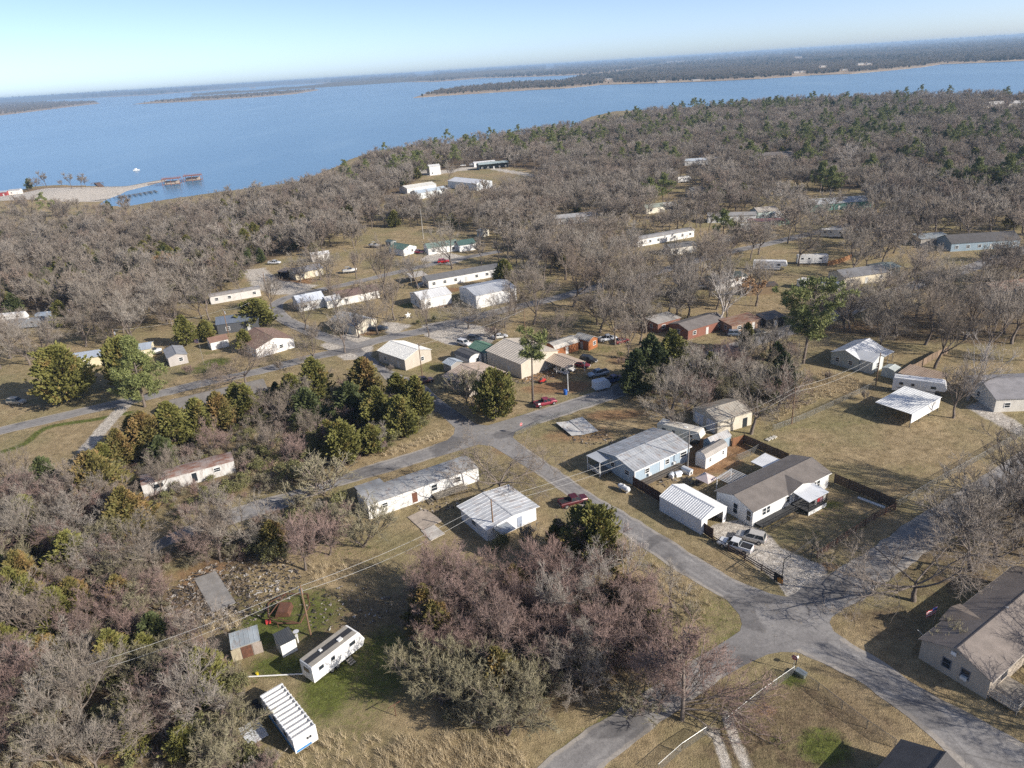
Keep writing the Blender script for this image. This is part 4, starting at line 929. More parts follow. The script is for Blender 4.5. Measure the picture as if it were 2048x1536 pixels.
# flat white canopy, pergola, collapsed roof
f = at(1530, 931, U, 4.6, 3.2)
house("garden_canopy", "small flat white canopy behind the white doublewide home", "canopy", f, 2.3, .15, (.82, .83, .84), (.3, .3, .3), style='shed', oh=.1, ribs=.4, walls='', posts=[(x, y, 2.3, (.25, .2, .16)) for x in (-2.1, 2.1) for y in (-1.4, 1.4)])
f = at(1462, 963, U, 4.5, 3.2)
t = thing("pergola", "white open-slatted pergola behind the white doublewide home", "pergola", f.c, f.ang)
for x in (-2.1, 2.1):
    for y in (-1.5, 1.5): MB().box((x, y, 1.15), (.12, .12, 2.3)).build("post", M['trim'], t, WHITE)
for y in (-1.5, 1.5): MB().box((0, y, 2.35), (4.6, .1, .12)).build("beam", M['trim'], t, WHITE)
for i in range(11): MB().box((-2.2 + i * .44, 0, 2.46), (.09, 3.4, .08)).build("slat", M['trim'], t, WHITE)
P = GP([(1112, 850), (1165, 838), (1197, 866), (1143, 874)])
t = thing("collapsed_roof", "flat pale collapsed roof lying on the dry lawn by the lane", "roof", P.mean(0))
for i in range(2):
    a, b_, c_, d_ = [P[k] - P.mean(0) for k in range(4)]
    m0, m1 = (a + b_) / 2, (d_ + c_) / 2
    q = [a, m0, m1, d_] if i == 0 else [m0, b_, c_, m1]
    zz = [.55, .2, .1, .3] if i == 0 else [.35, .5, .45, .15]
    mb = MB(); q = q[::-1]; zz = zz[::-1]
    mb.hexa([(*p, z) for p, z in zip(q, zz)] + [(*p, z + .06) for p, z in zip(q, zz)]); mb.build("roof_panel", M['worn_roof'], t, (.66, .65, .62))
for k in range(5):
    s_ = (k + .5) / 5; p0 = (P[0] * (1 - s_) + P[3] * s_) - P.mean(0)
    MB().box((p0[0], p0[1], .25), (.08, .08, .5)).build("strut", M['wood'], t, (.1, .09, .08))
# ------------------------------------------------------------------ vehicles
CARS = {}
def car_meshes(kind):
    if kind in CARS: return CARS[kind]
    # sections of the lower body: x, bottom, top, half width ; cabin: x of base rear/front, x of roof rear/front, base z, roof z
    S = {'sedan': ([(-2.3, .38, .78, .74), (-2.15, .28, .95, .84), (-1.2, .24, .98, .9), (0, .24, .95, .91), (1.2, .24, .90, .9), (1.9, .26, .80, .85), (2.25, .36, .64, .72)], (-1.75, 1.15, -1.05, .25, .93, 1.44)),
         'suv': ([(-2.35, .42, .95, .78), (-2.25, .32, 1.08, .88), (-1.2, .28, 1.1, .94), (0, .28, 1.08, .95), (1.2, .28, 1.04, .94), (2.0, .3, .94, .88), (2.35, .4, .72, .74)], (-2.2, 1.15, -1.95, .25, 1.05, 1.7)),
         'pickup': ([(-2.75, .5, 1.05, .86), (-2.7, .42, 1.1, .93), (-.9, .38, 1.1, .96), (-.85, .38, 1.1, .96), (.9, .38, 1.08, .96), (1.5, .4, 1.08, .94), (2.45, .42, 1.0, .9), (2.7, .5, .8, .8)], (-.85, 1.35, -.7, .55, 1.06, 1.78)),
         'van': ([(-2.5, .4, 1.0, .9), (-2.45, .3, 1.1, .95), (0, .28, 1.1, .97), (1.8, .28, 1.05, .95), (2.4, .35, .85, .85)], (-2.45, 1.9, -2.4, .9, 1.06, 1.95))}[kind]
    secs, (cr, cf, rr, rf, zb, zr) = S
    bm_ = MB(); rings = []
    for x, z0, z1, w in secs:
        k = len(bm_.v)
        bm_.v += [(x, -w * .9, z0), (x, -w, z0 + (z1 - z0) * .35), (x, -w, z1 - .14), (x, -w * .88, z1), (x, w * .88, z1), (x, w, z1 - .14), (x, w, z0 + (z1 - z0) * .35), (x, w * .9, z0)]
        rings.append(k)
    for a, b_ in zip(rings[:-1], rings[1:]):
        for i in range(8): j = (i + 1) % 8; bm_.f.append((a + i, a + j, b_ + j, b_ + i))
    bm_.f.append(tuple(range(rings[0], rings[0] + 8))[::-1]); bm_.f.append(tuple(range(rings[-1], rings[-1] + 8)))
    w0 = max(s[3] for s in secs) * .93; w1 = w0 * .82
    bm_.hexa([(cr, -w0, zb), (cf, -w0, zb), (cf, w0, zb), (cr, w0, zb), (rr, -w1, zr), (rf, -w1, zr), (rf, w1, zr), (rr, w1, zr)])
    D = {'body': (bm_.mesh(M['paint'], False), [(0, 0, 0)])}
    def lerp(p, q, t): return tuple(p[i] + (q[i] - p[i]) * t for i in range(3))
    def pane(c, n):                          # c: 4 corners; shrunk, pushed out along n
        m_ = [sum(p[i] for p in c) / 4 for i in range(3)]
        mb = MB(); q = [tuple(m_[i] + (p[i] - m_[i]) * .88 + n[i] * .012 for i in range(3)) for p in c]
        mb.poly(q); return mb.mesh(M['glass'])
    D['windshield'] = (pane([(cf, -w0, zb), (cf, w0, zb), (rf, w1, zr), (rf, -w1, zr)], (1, 0, .5)), [(0, 0, 0)])
    D['rear_window'] = (pane([(cr, w0, zb), (cr, -w0, zb), (rr, -w1, zr), (rr, w1, zr)], (-1, 0, .5)), [(0, 0, 0)])
    mid = (cr + cf) / 2; mr = (rr + rf) / 2
    for s in (-1, 1):
        for nm, a, b_, c_, d_ in (('f', mid, cf, rf, mr), ('r', cr, mid, mr, rr)):
            if s < 0: c4 = [(a, -w0, zb), (b_, -w0, zb), (c_, -w1, zr), (d_, -w1, zr)]
            else: c4 = [(b_, w0, zb), (a, w0, zb), (d_, w1, zr), (c_, w1, zr)]
            D['side_window' + nm + str(s)] = (pane(c4, (0, s, .2)), [(0, 0, 0)])
    xf, xr = {'sedan': (1.4, -1.4), 'suv': (1.45, -1.4), 'pickup': (1.75, -1.75), 'van': (1.6, -1.5)}[kind]
    wr = {'sedan': .31, 'suv': .36, 'pickup': .39, 'van': .34}[kind]
    ww = max(s[3] for s in secs) - .06
    wm = MB().lathe([(wr * .55, -.11), (wr * .95, -.11), (wr, -.07), (wr, .07), (wr * .95, .11), (wr * .55, .11)], 16, 'y').mesh(M['rubber'])
    rm = MB().lathe([(wr * .56, -.118), (wr * .56, .118)], 12, 'y').mesh(M['steel'])
    D['wheel'] = (wm, [(x, s * ww, wr) for x in (xf, xr) for s in (-1, 1)]); D['rim'] = (rm, None)
    xe, xb = secs[-1][0], secs[0][0]; hw = secs[-1][3]
    zl = (secs[-1][1] + secs[-1][2]) / 2 + .08
    D['headlight'] = (MB().box((0, 0, 0), (.06, .26, .12)).mesh(M['trim']), [(xe + .0, s * hw * .75, zl) for s in (-1, 1)])
    D['taillight'] = (MB().box((0, 0, 0), (.06, .16, .24)).mesh(M['plain']), [(xb - .0, s * secs[0][3] * .82, secs[0][2] - .12) for s in (-1, 1)])
    D['bumper'] = (MB().box((0, 0, 0), (.12, hw * 1.7, .16)).mesh(M['plain']), [(xe + .02, 0, secs[-1][1] + .06), (xb - .02, 0, secs[0][1] + .06)])
    D['mirror'] = (MB().box((0, 0, 0), (.1, .2, .14)).mesh(M['plain']), [(cf - .35, s * (w0 + .14), zb + .1) for s in (-1, 1)])
    if kind == 'pickup':
        b2 = MB().box((-1.78, 0, 1.104), (1.72, 1.5, .012)); D['bed_floor'] = (b2.mesh(M['rubber']), [(0, 0, 0)])
        b3 = MB()
        for s in (-1, 1): b3.box((-1.78, s * .84, 1.16), (1.8, .12, .13))
        b3.box((-2.68, 0, 1.16), (.08, 1.56, .13)); D['bed_rail'] = (b3.mesh(M['paint']), [(0, 0, 0)])
    if kind in ('suv', 'sedan') :
        pass
    CARS[kind] = D; return D
def car(kind, px, py, deg, col, label, cat=None, name=None, z=.02, two=None):
    p = G(px, py, .5)
    t = thing(name or {'sedan': 'parked_car', 'suv': 'parked_suv', 'pickup': 'pickup_truck', 'van': 'parked_van'}[kind], label, cat or {'sedan': 'car', 'suv': 'car', 'pickup': 'pickup', 'van': 'van'}[kind], (p[0], p[1], z), R(deg))
    for k, (me, locs) in car_meshes(kind).items():
        if locs is None: continue
        nm = 'side_window' if k.startswith('side_window') else k
        for l in locs:
            o = link(nm, me, t); o.location = l
            o.color = {'body': (*col, 1), 'bed_rail': (*col, 1), 'headlight': (.8, .8, .78, 1), 'taillight': (.3, .02, .02, 1), 'mirror': (*(two or col), 1), 'bumper': (*(two or (.3, .3, .31)), 1)}.get(k, (.5, .5, .5, 1))
            if k == 'wheel': r = link("rim", CARS[kind]['rim'][0], o); r.color = (.55, .55, .56, 1)
    FOOT.append((p, R(deg), 2.8, 1.2))
    return t
SILV, WH_ = (.56, .53, .48), (.80, .80, .80)
car('suv', 1502, 1075, 150, SILV, "champagne silver crossover parked in front of the white house")
car('pickup', 1470, 1092, 144, (.78, .78, .77), "white pickup truck parked behind the dark rail fence")
car('pickup', 1147, 1003, 20, (.09, .015, .02), "dark maroon pickup half hidden by the cedar beside the lane")
car('pickup', 1091, 806, 22, (.26, .03, .05), "dark red pickup with chrome wheels parked beside the lane")
car('suv', 849, 762, 20, (.07, .03, .035), "dark maroon car in the shade under the low tan roof")
car('suv', 928, 687, -42, WH_, "white crossover parked behind the green-roofed shed")
car('suv', 950, 678, -30, (.10, .12, .14), "dark grey crossover next to the white one")
car('pickup', 1216, 678, 15, (.72, .75, .80), "white pickup standing in the shade by the log shed")
car('sedan', 1244, 682, 25, (.20, .03, .03), "dark red car under the bare trees right of the white pickup")
car('suv', 1177, 720, -35, (.03, .03, .032), "black car parked right of the tan carport")
car('sedan', 1163, 730, -30, (.22, .03, .04), "dark red car between the carport and the black car")
car('pickup', 1196, 748, 200, (.32, .40, .50), "silver-blue pickup with dark cab in the shady yard")
car('pickup', 1228, 760, 30, (.02, .06, .20), "deep blue pickup beside the white cargo trailer")
car('sedan', 1136, 736, -52, (.75, .74, .72), "white car parked under the tan carport")
car('sedan', 1123, 742, -52, (.62, .62, .64), "pale grey car at the left side under the tan carport")
car('sedan', 762, 657, 10, (.06, .075, .10), "dark blue-grey car beside the cream hip-roofed house")
car('sedan', 745, 658, 5, (.03, .035, .06), "navy car in the shade left of the blue-grey one")
car('suv', 887, 523, 5, (.55, .03, .03), "bright red car on the far driveway", )
car('sedan', 838, 504, -30, (.45, .03, .09), "crimson car beside the white house with dark green roof")
car('pickup', 549, 526, -10, (.72, .74, .78), "white pickup parked on the lawn at the wood's edge")
car('suv', 33, 804, -10, (.42, .38, .30), "tan off-road vehicle with roof rack at the left edge")
car('sedan', 845, 571, 20, (.16, .18, .20), "grey car under the low tan carport")
car('pickup', 1402, 573, -20, (.78, .78, .78), "white pickup beside the dark-roofed mobile home")
car('sedan', 1390, 563, 10, (.02, .02, .025), "black car beside the dark-roofed mobile home")
car('suv', 1472, 668, -10, (.16, .20, .27), "blue-grey car in front of the tin shack")
car('pickup', 1514, 668, 15, (.05, .05, .045), "dark pickup with pale cab at the edge of the lane by the tin shack")
car('van', 1716, 458, 15, (.40, .43, .45), "pale van on the far street left of the brick-red house")
car('sedan', 1798, 458, 0, (.50, .55, .6), "pale blue car on the far street")
car('sedan', 926, 331, 5, WH_, "white car far away beside the boat shed")
car('van', 945, 330, 0, (.6, .6, .6), "grey van far away beside the boat shed")
car('sedan', 1448, 481, 0, (.35, .42, .50), "pale blue car under the bushy far pine")
car('sedan', 28, 623, -20, (.72, .72, .72), "white car parked at the left edge above the trailers")
car('sedan', 1000, 673, 10, (.75, .75, .74), "white car behind the bare bush on the lawn")

def wheel_pair(t, x, w, r=.36):
    for s in (-1, 1):
        o = MB().lathe([(r * .55, -.1), (r, -.1), (r, .1), (r * .55, .1)], 14, 'y').build("wheel", M['rubber'], t); o.location = (x, s * w, r)
        MB().lathe([(r * .56, -.11), (r * .56, .11)], 10, 'y').build("rim", M['steel'], o, (.6, .6, .6))
def rv(px, py, deg, Ln, label, name="travel_trailer", cat="trailer", col=(.80, .80, .79), roofc=(.62, .60, .56), Wd=2.5, Ht=2.6, z0=.55, front='slope', stripe=None, roofstripe=None, z=0, wins=True, group=None, up=1.4):
    p = G(px, py, up); zz = gz1(p) if p[1] > 330 else 0
    t = thing(name, label, cat, (p[0], p[1], zz), R(deg), group)
    a, b_, h = -Ln / 2, Ln / 2, z0 + Ht
    if front == 'slope': pr = [(a, z0), (b_ - .5, z0), (b_, z0 + Ht * .35), (b_ - .75, h - .1), (b_ - 1.0, h), (a + .1, h), (a, h - .1)]
    elif front == 'fifth': pr = [(a, z0), (b_ - 2.3, z0), (b_ - 2.0, z0 + Ht * .42), (b_ - .3, z0 + Ht * .42), (b_, z0 + Ht * .6), (b_ - .5, h + .1), (b_ - 1, h + .2), (a + .1, h), (a, h - .1)]
    elif front == 'round': pr = [(a + .5, z0)] + [(b_ - .8 + .8 * math.sin(q), z0 + Ht / 2 - Ht / 2 * math.cos(q)) for q in np.linspace(.2, 2.94, 9)] + [(a + .8 - .8 * math.sin(q), z0 + Ht / 2 + Ht / 2 * math.cos(q)) for q in np.linspace(.2, 2.94, 9)]
    else: pr = [(a, z0), (b_, z0), (b_, h), (a, h)]
    body = MB().prism(pr[::-1], -Wd / 2, Wd / 2, 'y').build("body", M['siding'] if front != 'round' else M['steel'], t, col)
    if front != 'round':
        x1 = b_ - 1.05 if front != 'box' else b_ - .02
        MB().box(((a + .12 + x1) / 2, 0, h + .02), (x1 - a - .12, Wd - .06, .04)).build("roof", M['plain'], t, roofc)
        if roofstripe: MB().box(((a + .12 + x1) / 2, .05, h + .05), (x1 - a - .14, Wd * .36, .02)).build("roof_strip", M['plain'], t, roofstripe)
        for i, x in enumerate((a + Ln * .3, a + Ln * .62)): MB().box((x, -.35 if i else .2, h + .12), (.7 if i else .4, .55 if i else .4, .22 if i else .14)).build("roof_unit", M['plain'], t, (.72, .72, .70))
    if wins:
        for s in (-1, 1):
            for i, (fx, w) in enumerate(((-.34, .7), (-.12, .55), (.26, .9))):
                f = MB().box((Ln * fx, s * (Wd / 2 + .02), z0 + Ht * .62), (w + .12, .04, .62)).build("window", M['trim'], t, (.25, .25, .26))
                MB().box((Ln * fx, s * (Wd / 2 + .035), z0 + Ht * .62), (w, .03, .5)).build("pane", M['glass'], f)
        d = MB().box((Ln * .1, -(Wd / 2 + .02), z0 + 1.05), (.65, .04, 1.8)).build("door", M['trim'], t, tuple(c * .93 for c in col))
        MB().box((Ln * .1 + .22, -(Wd / 2 + .06), z0 + 1.0), (.08, .04, .06)).build("handle", M['steel'], d, (.2, .2, .2))
        f = MB().box((a - .02, 0, z0 + Ht * .6), (.04, 1.2, .7)).build("window", M['trim'], t, (.2, .2, .2)); MB().box((a - .035, 0, z0 + Ht * .6), (.03, 1.05, .58)).build("pane", M['glass'], f)
        st = stripe or (.45, .45, .45)
        for s in (-1, 1): MB().box((-.2, s * (Wd / 2 + .012), z0 + Ht * .28), (Ln * .8, .02, .12)).build("stripe", M['plain'], t, st)
    wheel_pair(t, -Ln * .06, Wd / 2 - .14); wheel_pair(t, -Ln * .06 - .85, Wd / 2 - .14)
    MB().box((-.1, 0, z0 - .08), (Ln * .85, 1.2, .14)).build("chassis", M['plain'], t, (.03, .03, .03))
    if front != 'fifth':
        hb = MB()
        for s in (-1, 1): hb.tube((b_ - .7, s * .6, z0 - .08), (b_ + .7, 0, z0 - .08), .05)
        hb.tube((b_ + .6, 0, 0), (b_ + .6, 0, z0), .04); hb.build("hitch", M['plain'], t, (.03, .03, .03))
    FOOT.append((p, R(deg), Ln / 2, Wd / 2)); VIEW.append((p[0], p[1], Ln / 2))
    return t
t = rv(668, 1308, 50, 8.6, "white travel trailer with black strip along its tan roof in the green clearing", roofc=(.36, .33, .28), roofstripe=(.035, .035, .037), stripe=(.7, .7, .7), z0=.6)
for i in range(3): MB().box((1.1 + i * .02, -1.6 - i * .3, .5 - i * .17), (.9, .3, .05)).build("step", M['wood'], t, (.4, .36, .3))
rv(1362, 868, -38, 9.5, "beige fifth-wheel camper parked behind the light blue home", name="fifth_wheel", col=(.66, .62, .54), roofc=(.70, .68, .62), front='fifth', Ht=2.7)
rv(1838, 776, -32, 10.5, "white fifth-wheel with long dark band on its side behind the open carport", name="fifth_wheel", col=(.80, .80, .80), roofc=(.74, .74, .72), front='fifth', Ht=3.0, stripe=(.05, .06, .08))  # one near-black stripe along each side
rv(1540, 532, -22, 11.5, "white fifth-wheel with dark swoosh stripes among the bare trees", name="fifth_wheel", front='fifth', Ht=2.8, stripe=(.1, .12, .16))
rv(1624, 520, -10, 10.5, "white park trailer with bay window end beside the orange fence", front='box', Ht=2.8)
rv(1660, 574, -8, 7.5, "rounded silver aluminium caravan on the grass", name="caravan", cat="caravan", col=(.62, .63, .65), front='round', Ht=2.3)
rv(1606, 566, 40, 3.6, "small white cargo trailer left of the silver caravan", name="cargo_trailer", front='box', Ht=2.2, wins=False)
rv(1668, 468, -30, 10, "white fifth-wheel beside the far street", name="fifth_wheel", front='fifth', Ht=2.8)
rv(1336, 413, 10, 9, "white camper left of the far cream cottage", front='slope', Ht=2.9)
rv(1368, 360, 20, 10, "white camper with tall nose high among the far trees", name="fifth_wheel", front='fifth', Ht=3.0)
rv(1562, 430, 5, 7, "short white camper behind the green shed", front='slope', Ht=2.6)
rv(1498, 455, -10, 8, "green and white round-nosed caravan below the white mobile home", name="caravan", col=(.55, .6, .56), front='slope', Ht=2.4)
rv(1203, 768, 20, 4.2, "white enclosed cargo trailer parked between the pickups", name="cargo_trailer", front='slope', Ht=2.0, Wd=2.0, wins=False, col=(.62, .70, .80), roofc=(.7, .74, .8))
rv(22, 637, 8, 11, "white camper with grey roof at the left edge", roofc=(.7, .7, .72), Ht=2.7)
rv(52, 648, 3, 11, "dark-sided camper with white rounded end below the white one", col=(.30, .32, .35), roofc=(.25, .26, .28), Ht=2.6)
rv(112, 634, 8, 12, "pale blue camper with blue-grey roof in the bare trees at left", col=(.35, .42, .52), roofc=(.30, .36, .45), Ht=2.8)
rv(1100, 330, 10, 9, "white camper on the far gravel lot", Ht=2.8) if False else None
# gutted blue and white trailer with bare roof ribs
p = G(578, 1437, 1.4)
t = thing("gutted_trailer", "roofless blue and white trailer shell with exposed roof ribs", "trailer", (p[0], p[1], 0), R(-50)); Ln, Wd = 9.0, 2.9
FOOT.append((p, R(-50), 4.5, 1.5))
MB().box((0, 0, .55), (Ln - .1, Wd - .1, .15)).build("floor", M['plain'], t, (.62, .61, .58))
for s, c_ in ((-1, (.75, .77, .80)), (1, (.80, .80, .79))): MB().box((0, s * (Wd / 2 - .06), 1.65), (Ln, .12, 2.2)).build("wall", M['siding'], t, c_)
MB().box((Ln / 2 - .06, 0, 1.65), (.12, Wd - .25, 2.2)).build("wall", M['siding'], t, (.82, .82, .82)); MB().box((-Ln / 2 + .06, 0, 1.65), (.12, Wd - .25, 2.2)).build("wall", M['siding'], t, (.78, .8, .82))
MB().box((0, -Wd / 2 - .01, .9), (Ln - .2, .02, .65)).build("stripe", M['plain'], t, (.05, .22, .50)); MB().box((Ln / 2 + .01, -.35, .75), (.02, 1.9, .3)).build("stripe", M['plain'], t, (.06, .25, .55))
MB().box((0, 0, 2.42), (Ln - .3, Wd - .3, .04)).build("ceiling", M['siding'], t, (.80, .79, .77))
for i in range(12):
    MB().box((-Ln / 2 + .2 + i * (Ln - .4) / 11, 0, 2.62), (.09, Wd + .1, .36)).build("roof_rib", M['trim'], t, (.74, .73, .70))
for x in (-2.6, -.6, 2.2):
    f = MB().box((x, -Wd / 2 - .015, 1.85), (.9, .04, .7)).build("window", M['trim'], t, (.1, .1, .1)); MB().box((x, -Wd / 2 - .035, 1.85), (.8, .02, .6)).build("pane", M['glass'], f)
for y in (.25, .6): f = MB().box((Ln / 2 + .02, y, 1.75), (.04, .28, .36)).build("window", M['trim'], t, (.1, .1, .1)); MB().box((Ln / 2 + .04, y, 1.75), (.02, .22, .3)).build("pane", M['glass'], f)
wheel_pair(t, -.6, Wd / 2 - .2)
# boats
def boat(px, py, deg, Ln, label, col=(.78, .78, .77), cover=False):
    p = G(px, py, .8)
    t = thing("motor_boat", label, "boat", (*p, 0), R(deg))
    mb = MB(); n = 9; rings = []
    for i in range(n):
        s = i / (n - 1); x = -Ln / 2 + Ln * s; w = 1.15 * (1 - max(0, (s - .45) / .55) ** 2.2) + .02; z0 = .55 + .45 * max(0, (s - .5) * 2) ** 2; z1 = 1.45 + .3 * s
        k = len(mb.v); mb.v += [(x, 0, z0), (x, -w * .75, z0 + .25), (x, -w, z1), (x, w, z1), (x, w * .75, z0 + .25)]; rings.append(k)
    for a, b_ in zip(rings[:-1], rings[1:]):
        for i in range(5): j = (i + 1) % 5; mb.f.append((a + i, a + j, b_ + j, b_ + i))
    mb.f.append(tuple(range(rings[0], rings[0] + 5))[::-1]); mb.build("hull", M['siding'], t, col)
    MB().hexa([(-.4, -.8, 1.55), (.9, -.7, 1.6), (.9, .7, 1.6), (-.4, .8, 1.55), (-.4, -.6, 2.1), (.3, -.55, 2.15), (.3, .55, 2.15), (-.4, .6, 2.1)]).build("windscreen", M['glass'], t)
    MB().box((-.9, 0, 2.6), (1.8, 1.7, .06)).build("canopy", M['plain'], t, (.4, .38, .33))
    for x in (-1.7, -.1):
        for y in (-.8, .8): MB().tube((x, y, 1.5), (x, y, 2.6), .03).build("canopy_post", M['steel'], t, (.6, .6, .6))
    MB().box((-Ln / 2 - .2, 0, 1.3), (.35, .4, .9)).build("outboard_motor", M['plain'], t, (.05, .05, .05))
    MB().box((0, 0, .42), (Ln, 1.4, .1)).build("boat_trailer", M['plain'], t, (.1, .1, .1)); wheel_pair(t, -Ln * .1, 1.0, .3)
    return t
boat(750, 492, -35, 6.5, "white motor boat with canopy on its trailer on the far lawn")
boat(308, 704, 12, 4.5, "small tan boat on a trailer beside the grey-roofed wing")
boat(700, 542, 8, 5.5, "white boat hull lying behind the bare tree by the yellow house")
# ------------------------------------------------------------------ fences
def wood_fence(pts, label, h=1.8, col=(.13, .085, .055), seg=2.4):
    P = resample(GP(pts), seg); c = P.mean(0)
    t = thing("wooden_fence", label, "fence", c)
    for i, (a, b_) in enumerate(zip(P[:-1], P[1:])):
        a, b_ = a - c, b_ - c; d = math.hypot(*(b_ - a)); ang = math.atan2(*(b_ - a)[::-1]); nb = max(3, int(d / .3))
        mb = MB()
        for k in range(nb):
            q = a + (b_ - a) * (k + .5) / nb
            mb.box((q[0], q[1], .05 + h / 2 + random.uniform(-.02, .03)), (d / nb - .015, .03, h), ang)
        v = random.uniform(.75, 1.25)
        mb.build("fence_panel", M['wood'], t, tuple(x * v for x in col))
    for p in P: MB().box((*(p - c), h / 2 + .1), (.12, .12, h + .2)).build("post", M['wood'], t, tuple(x * .8 for x in col))
    return t
wood_fence([(1266, 972), (1320, 1004), (1372, 1042), (1425, 1079)], "dark brown board fence along the lane beside the white garage", 2.0, (.075, .04, .03))
wood_fence([(1668, 966), (1730, 992), (1788, 1017)], "brown board fence closing the white house's front yard", 1.9, (.15, .105, .07))
wood_fence([(1487, 886), (1530, 905), (1576, 925)], "brown board fence between the dirt yard and the field", 1.9, (.14, .095, .06))
wood_fence([(1464, 893), (1487, 886)], "short orange-brown fence section beside the grey-blue shed", 1.8, (.28, .13, .06))
wood_fence([(1800, 755), (1830, 742), (1862, 722), (1895, 707)], "tan board fence behind the fifth-wheel and the carport", 1.9, (.30, .21, .14))
wood_fence([(1655, 532), (1678, 527), (1702, 518)], "orange-brown board fence beside the park trailer", 1.7, (.38, .19, .08))
wood_fence([(490, 678), (460, 690), (425, 688)], "dark board fence behind the small white shed", 1.6, (.09, .075, .06)) if False else None
def rail_fence(pts, label, h=1.35, col=(.10, .05, .035), seg=2.6, rails=3):
    P = resample(GP(pts), seg); c = P.mean(0)
    t = thing("rail_fence", label, "fence", c)
    for p in P: MB().box((*(p - c), h / 2), (.15, .15, h)).build("post", M['wood'], t, col)
    for a, b_ in zip(P[:-1], P[1:]):
        a, b_ = a - c, b_ - c; d = math.hypot(*(b_ - a)); ang = math.atan2(*(b_ - a)[::-1]); m_ = (a + b_) / 2
        for k in range(rails): MB().box((m_[0], m_[1], .35 + k * (h - .5) / (rails - 1)), (d, .05, .16), ang).build("rail", M['wood'], t, col)
rail_fence([(1425, 1084), (1470, 1110), (1520, 1141), (1558, 1164)], "dark rail fence along the lane in front of the white pickup", 1.25, (.05, .03, .025))
rail_fence([(1634, 1117), (1690, 1078), (1745, 1042), (1790, 1020)], "red-brown plank rail fence along the white house's yard", 1.4, (.14, .075, .055))
def chain_fence(pts, label, h=1.3, seg=3.0):
    P = resample(GP(pts), seg); c = P.mean(0)
    t = thing("chain_link_fence", label, "fence", c)
    rl, ms = MB(), MB()
    for p in P: MB().tube((*(p - c), 0), (*(p - c), h + .03), .03, .03, 6).build("post", M['steel'], t, (.34, .35, .35))
    for a, b_ in zip(P[:-1], P[1:]):
        a, b_ = a - c, b_ - c; d = math.hypot(*(b_ - a)); u = (b_ - a) / d; nn = np.array([-u[1], u[0]]) * .004
        MB().tube((*a, h), (*b_, h), .025, .025, 6).build("top_rail", M['steel'], t, (.32, .33, .33))
        n = int(d / .13)
        for k in range(n):
            for dr in (0, 1):
                q0 = a + u * d * k / n; q1 = q0 + u * h * .55
                if (q1 - a) @ u > d: q1 = b_
                if dr: q0, q1 = q1, q0
                w = u * .012
                ms.poly([(*(q0 - w + nn), .02), (*(q0 + w + nn), .02), (*(q1 + w - nn), h), (*(q1 - w - nn), h)])
    ms.build("wire_mesh", M['steel'], t, (.5, .51, .51), "stuff")
chain_fence([(1448, 1455), (1520, 1396), (1588, 1348)], "chain-link fence along the near yard beside the crossing")
chain_fence([(1590, 1350), (1650, 1392), (1720, 1448), (1790, 1496)], "chain-link fence running down beside the bottom lane")
chain_fence([(1316, 1545), (1360, 1505), (1412, 1470)], "short chain-link fence below the rusty bare tree")
chain_fence([(1545, 862), (1600, 842), (1680, 806), (1752, 772)], "chain-link fence between the dry field and the brush")
chain_fence([(1792, 1016), (1860, 975), (1950, 925), (2048, 868), (2120, 830)], "long chain-link fence along the shaded lane at right")
chain_fence([(1030, 872), (1090, 842), (1160, 818), (1210, 803)], "low wire fence along the lane above the collapsed roof", .9)
chain_fence([(1473, 924), (1500, 912), (1524, 897)], "short chain-link dog run behind the pergola", 1.5)
# gate with overhead frame
gA, gB = G(1563, 1166), G(1622, 1122)
t = thing("entrance_gate", "tall black pipe gate frame across the gravel drive", "gate", (gA + gB) / 2)
c0 = (gA + gB) / 2
for p in (gA, gB): MB().tube((*(p - c0), 0), (*(p - c0), 4.2), .07).build("post", M['plain'], t, (.02, .02, .02))
MB().tube((*(gA - c0), 4.2), (*(gB - c0), 4.2), .06).build("top_bar", M['plain'], t, (.02, .02, .02)); MB().tube((*(gA - c0), 3.8), (*(gB - c0), 3.8), .03).build("top_bar", M['plain'], t, (.02, .02, .02))
d_ = (gB - gA) / np.hypot(*(gB - gA)); 
for s, p, e in ((1, gA, np.array([-.55, .85])), (1, gB, np.array([-.3, .95]))):
    leaf = MB()
    for zz in (.3, .7, 1.1, 1.5): leaf.tube((*(p - c0), zz), (*(p - c0 + e * 2.6), zz), .03, .03, 5)
    for k in range(5): leaf.tube((*(p - c0 + e * .65 * k), .3), (*(p - c0 + e * .65 * k), 1.5), .025, .025, 5)
    leaf.build("gate_leaf", M['plain'], t, (.04, .04, .042))
q = G(1556, 1166) ; 
t = thing("sign_panel", "black panel with round orange wooden disc beside the gate", "sign", (*q, 0), math.atan2(*(gA - G(1500, 1128))[::-1]))
MB().box((0, 0, .9), (1.5, .08, 1.4)).build("panel", M['wood'], t, (.03, .03, .03)); MB().box((-.7, 0, .8), (.1, .12, 1.6)).build("post", M['wood'], t, (.05, .04, .04)); MB().box((.7, 0, .8), (.1, .12, 1.6)).build("post", M['wood'], t, (.05, .04, .04))
o = MB().lathe([(.48, -.04), (.5, 0), (.48, .04)], 20, 'y').build("wooden_disc", M['wood'], t, (.55, .24, .05)); o.location = (.35, -.10, .75)
MB().lathe([(.17, -.05), (.17, .05)], 14, 'y', (0, -.01, 0)).build("disc_centre", M['plain'], o, (.72, .40, .10))
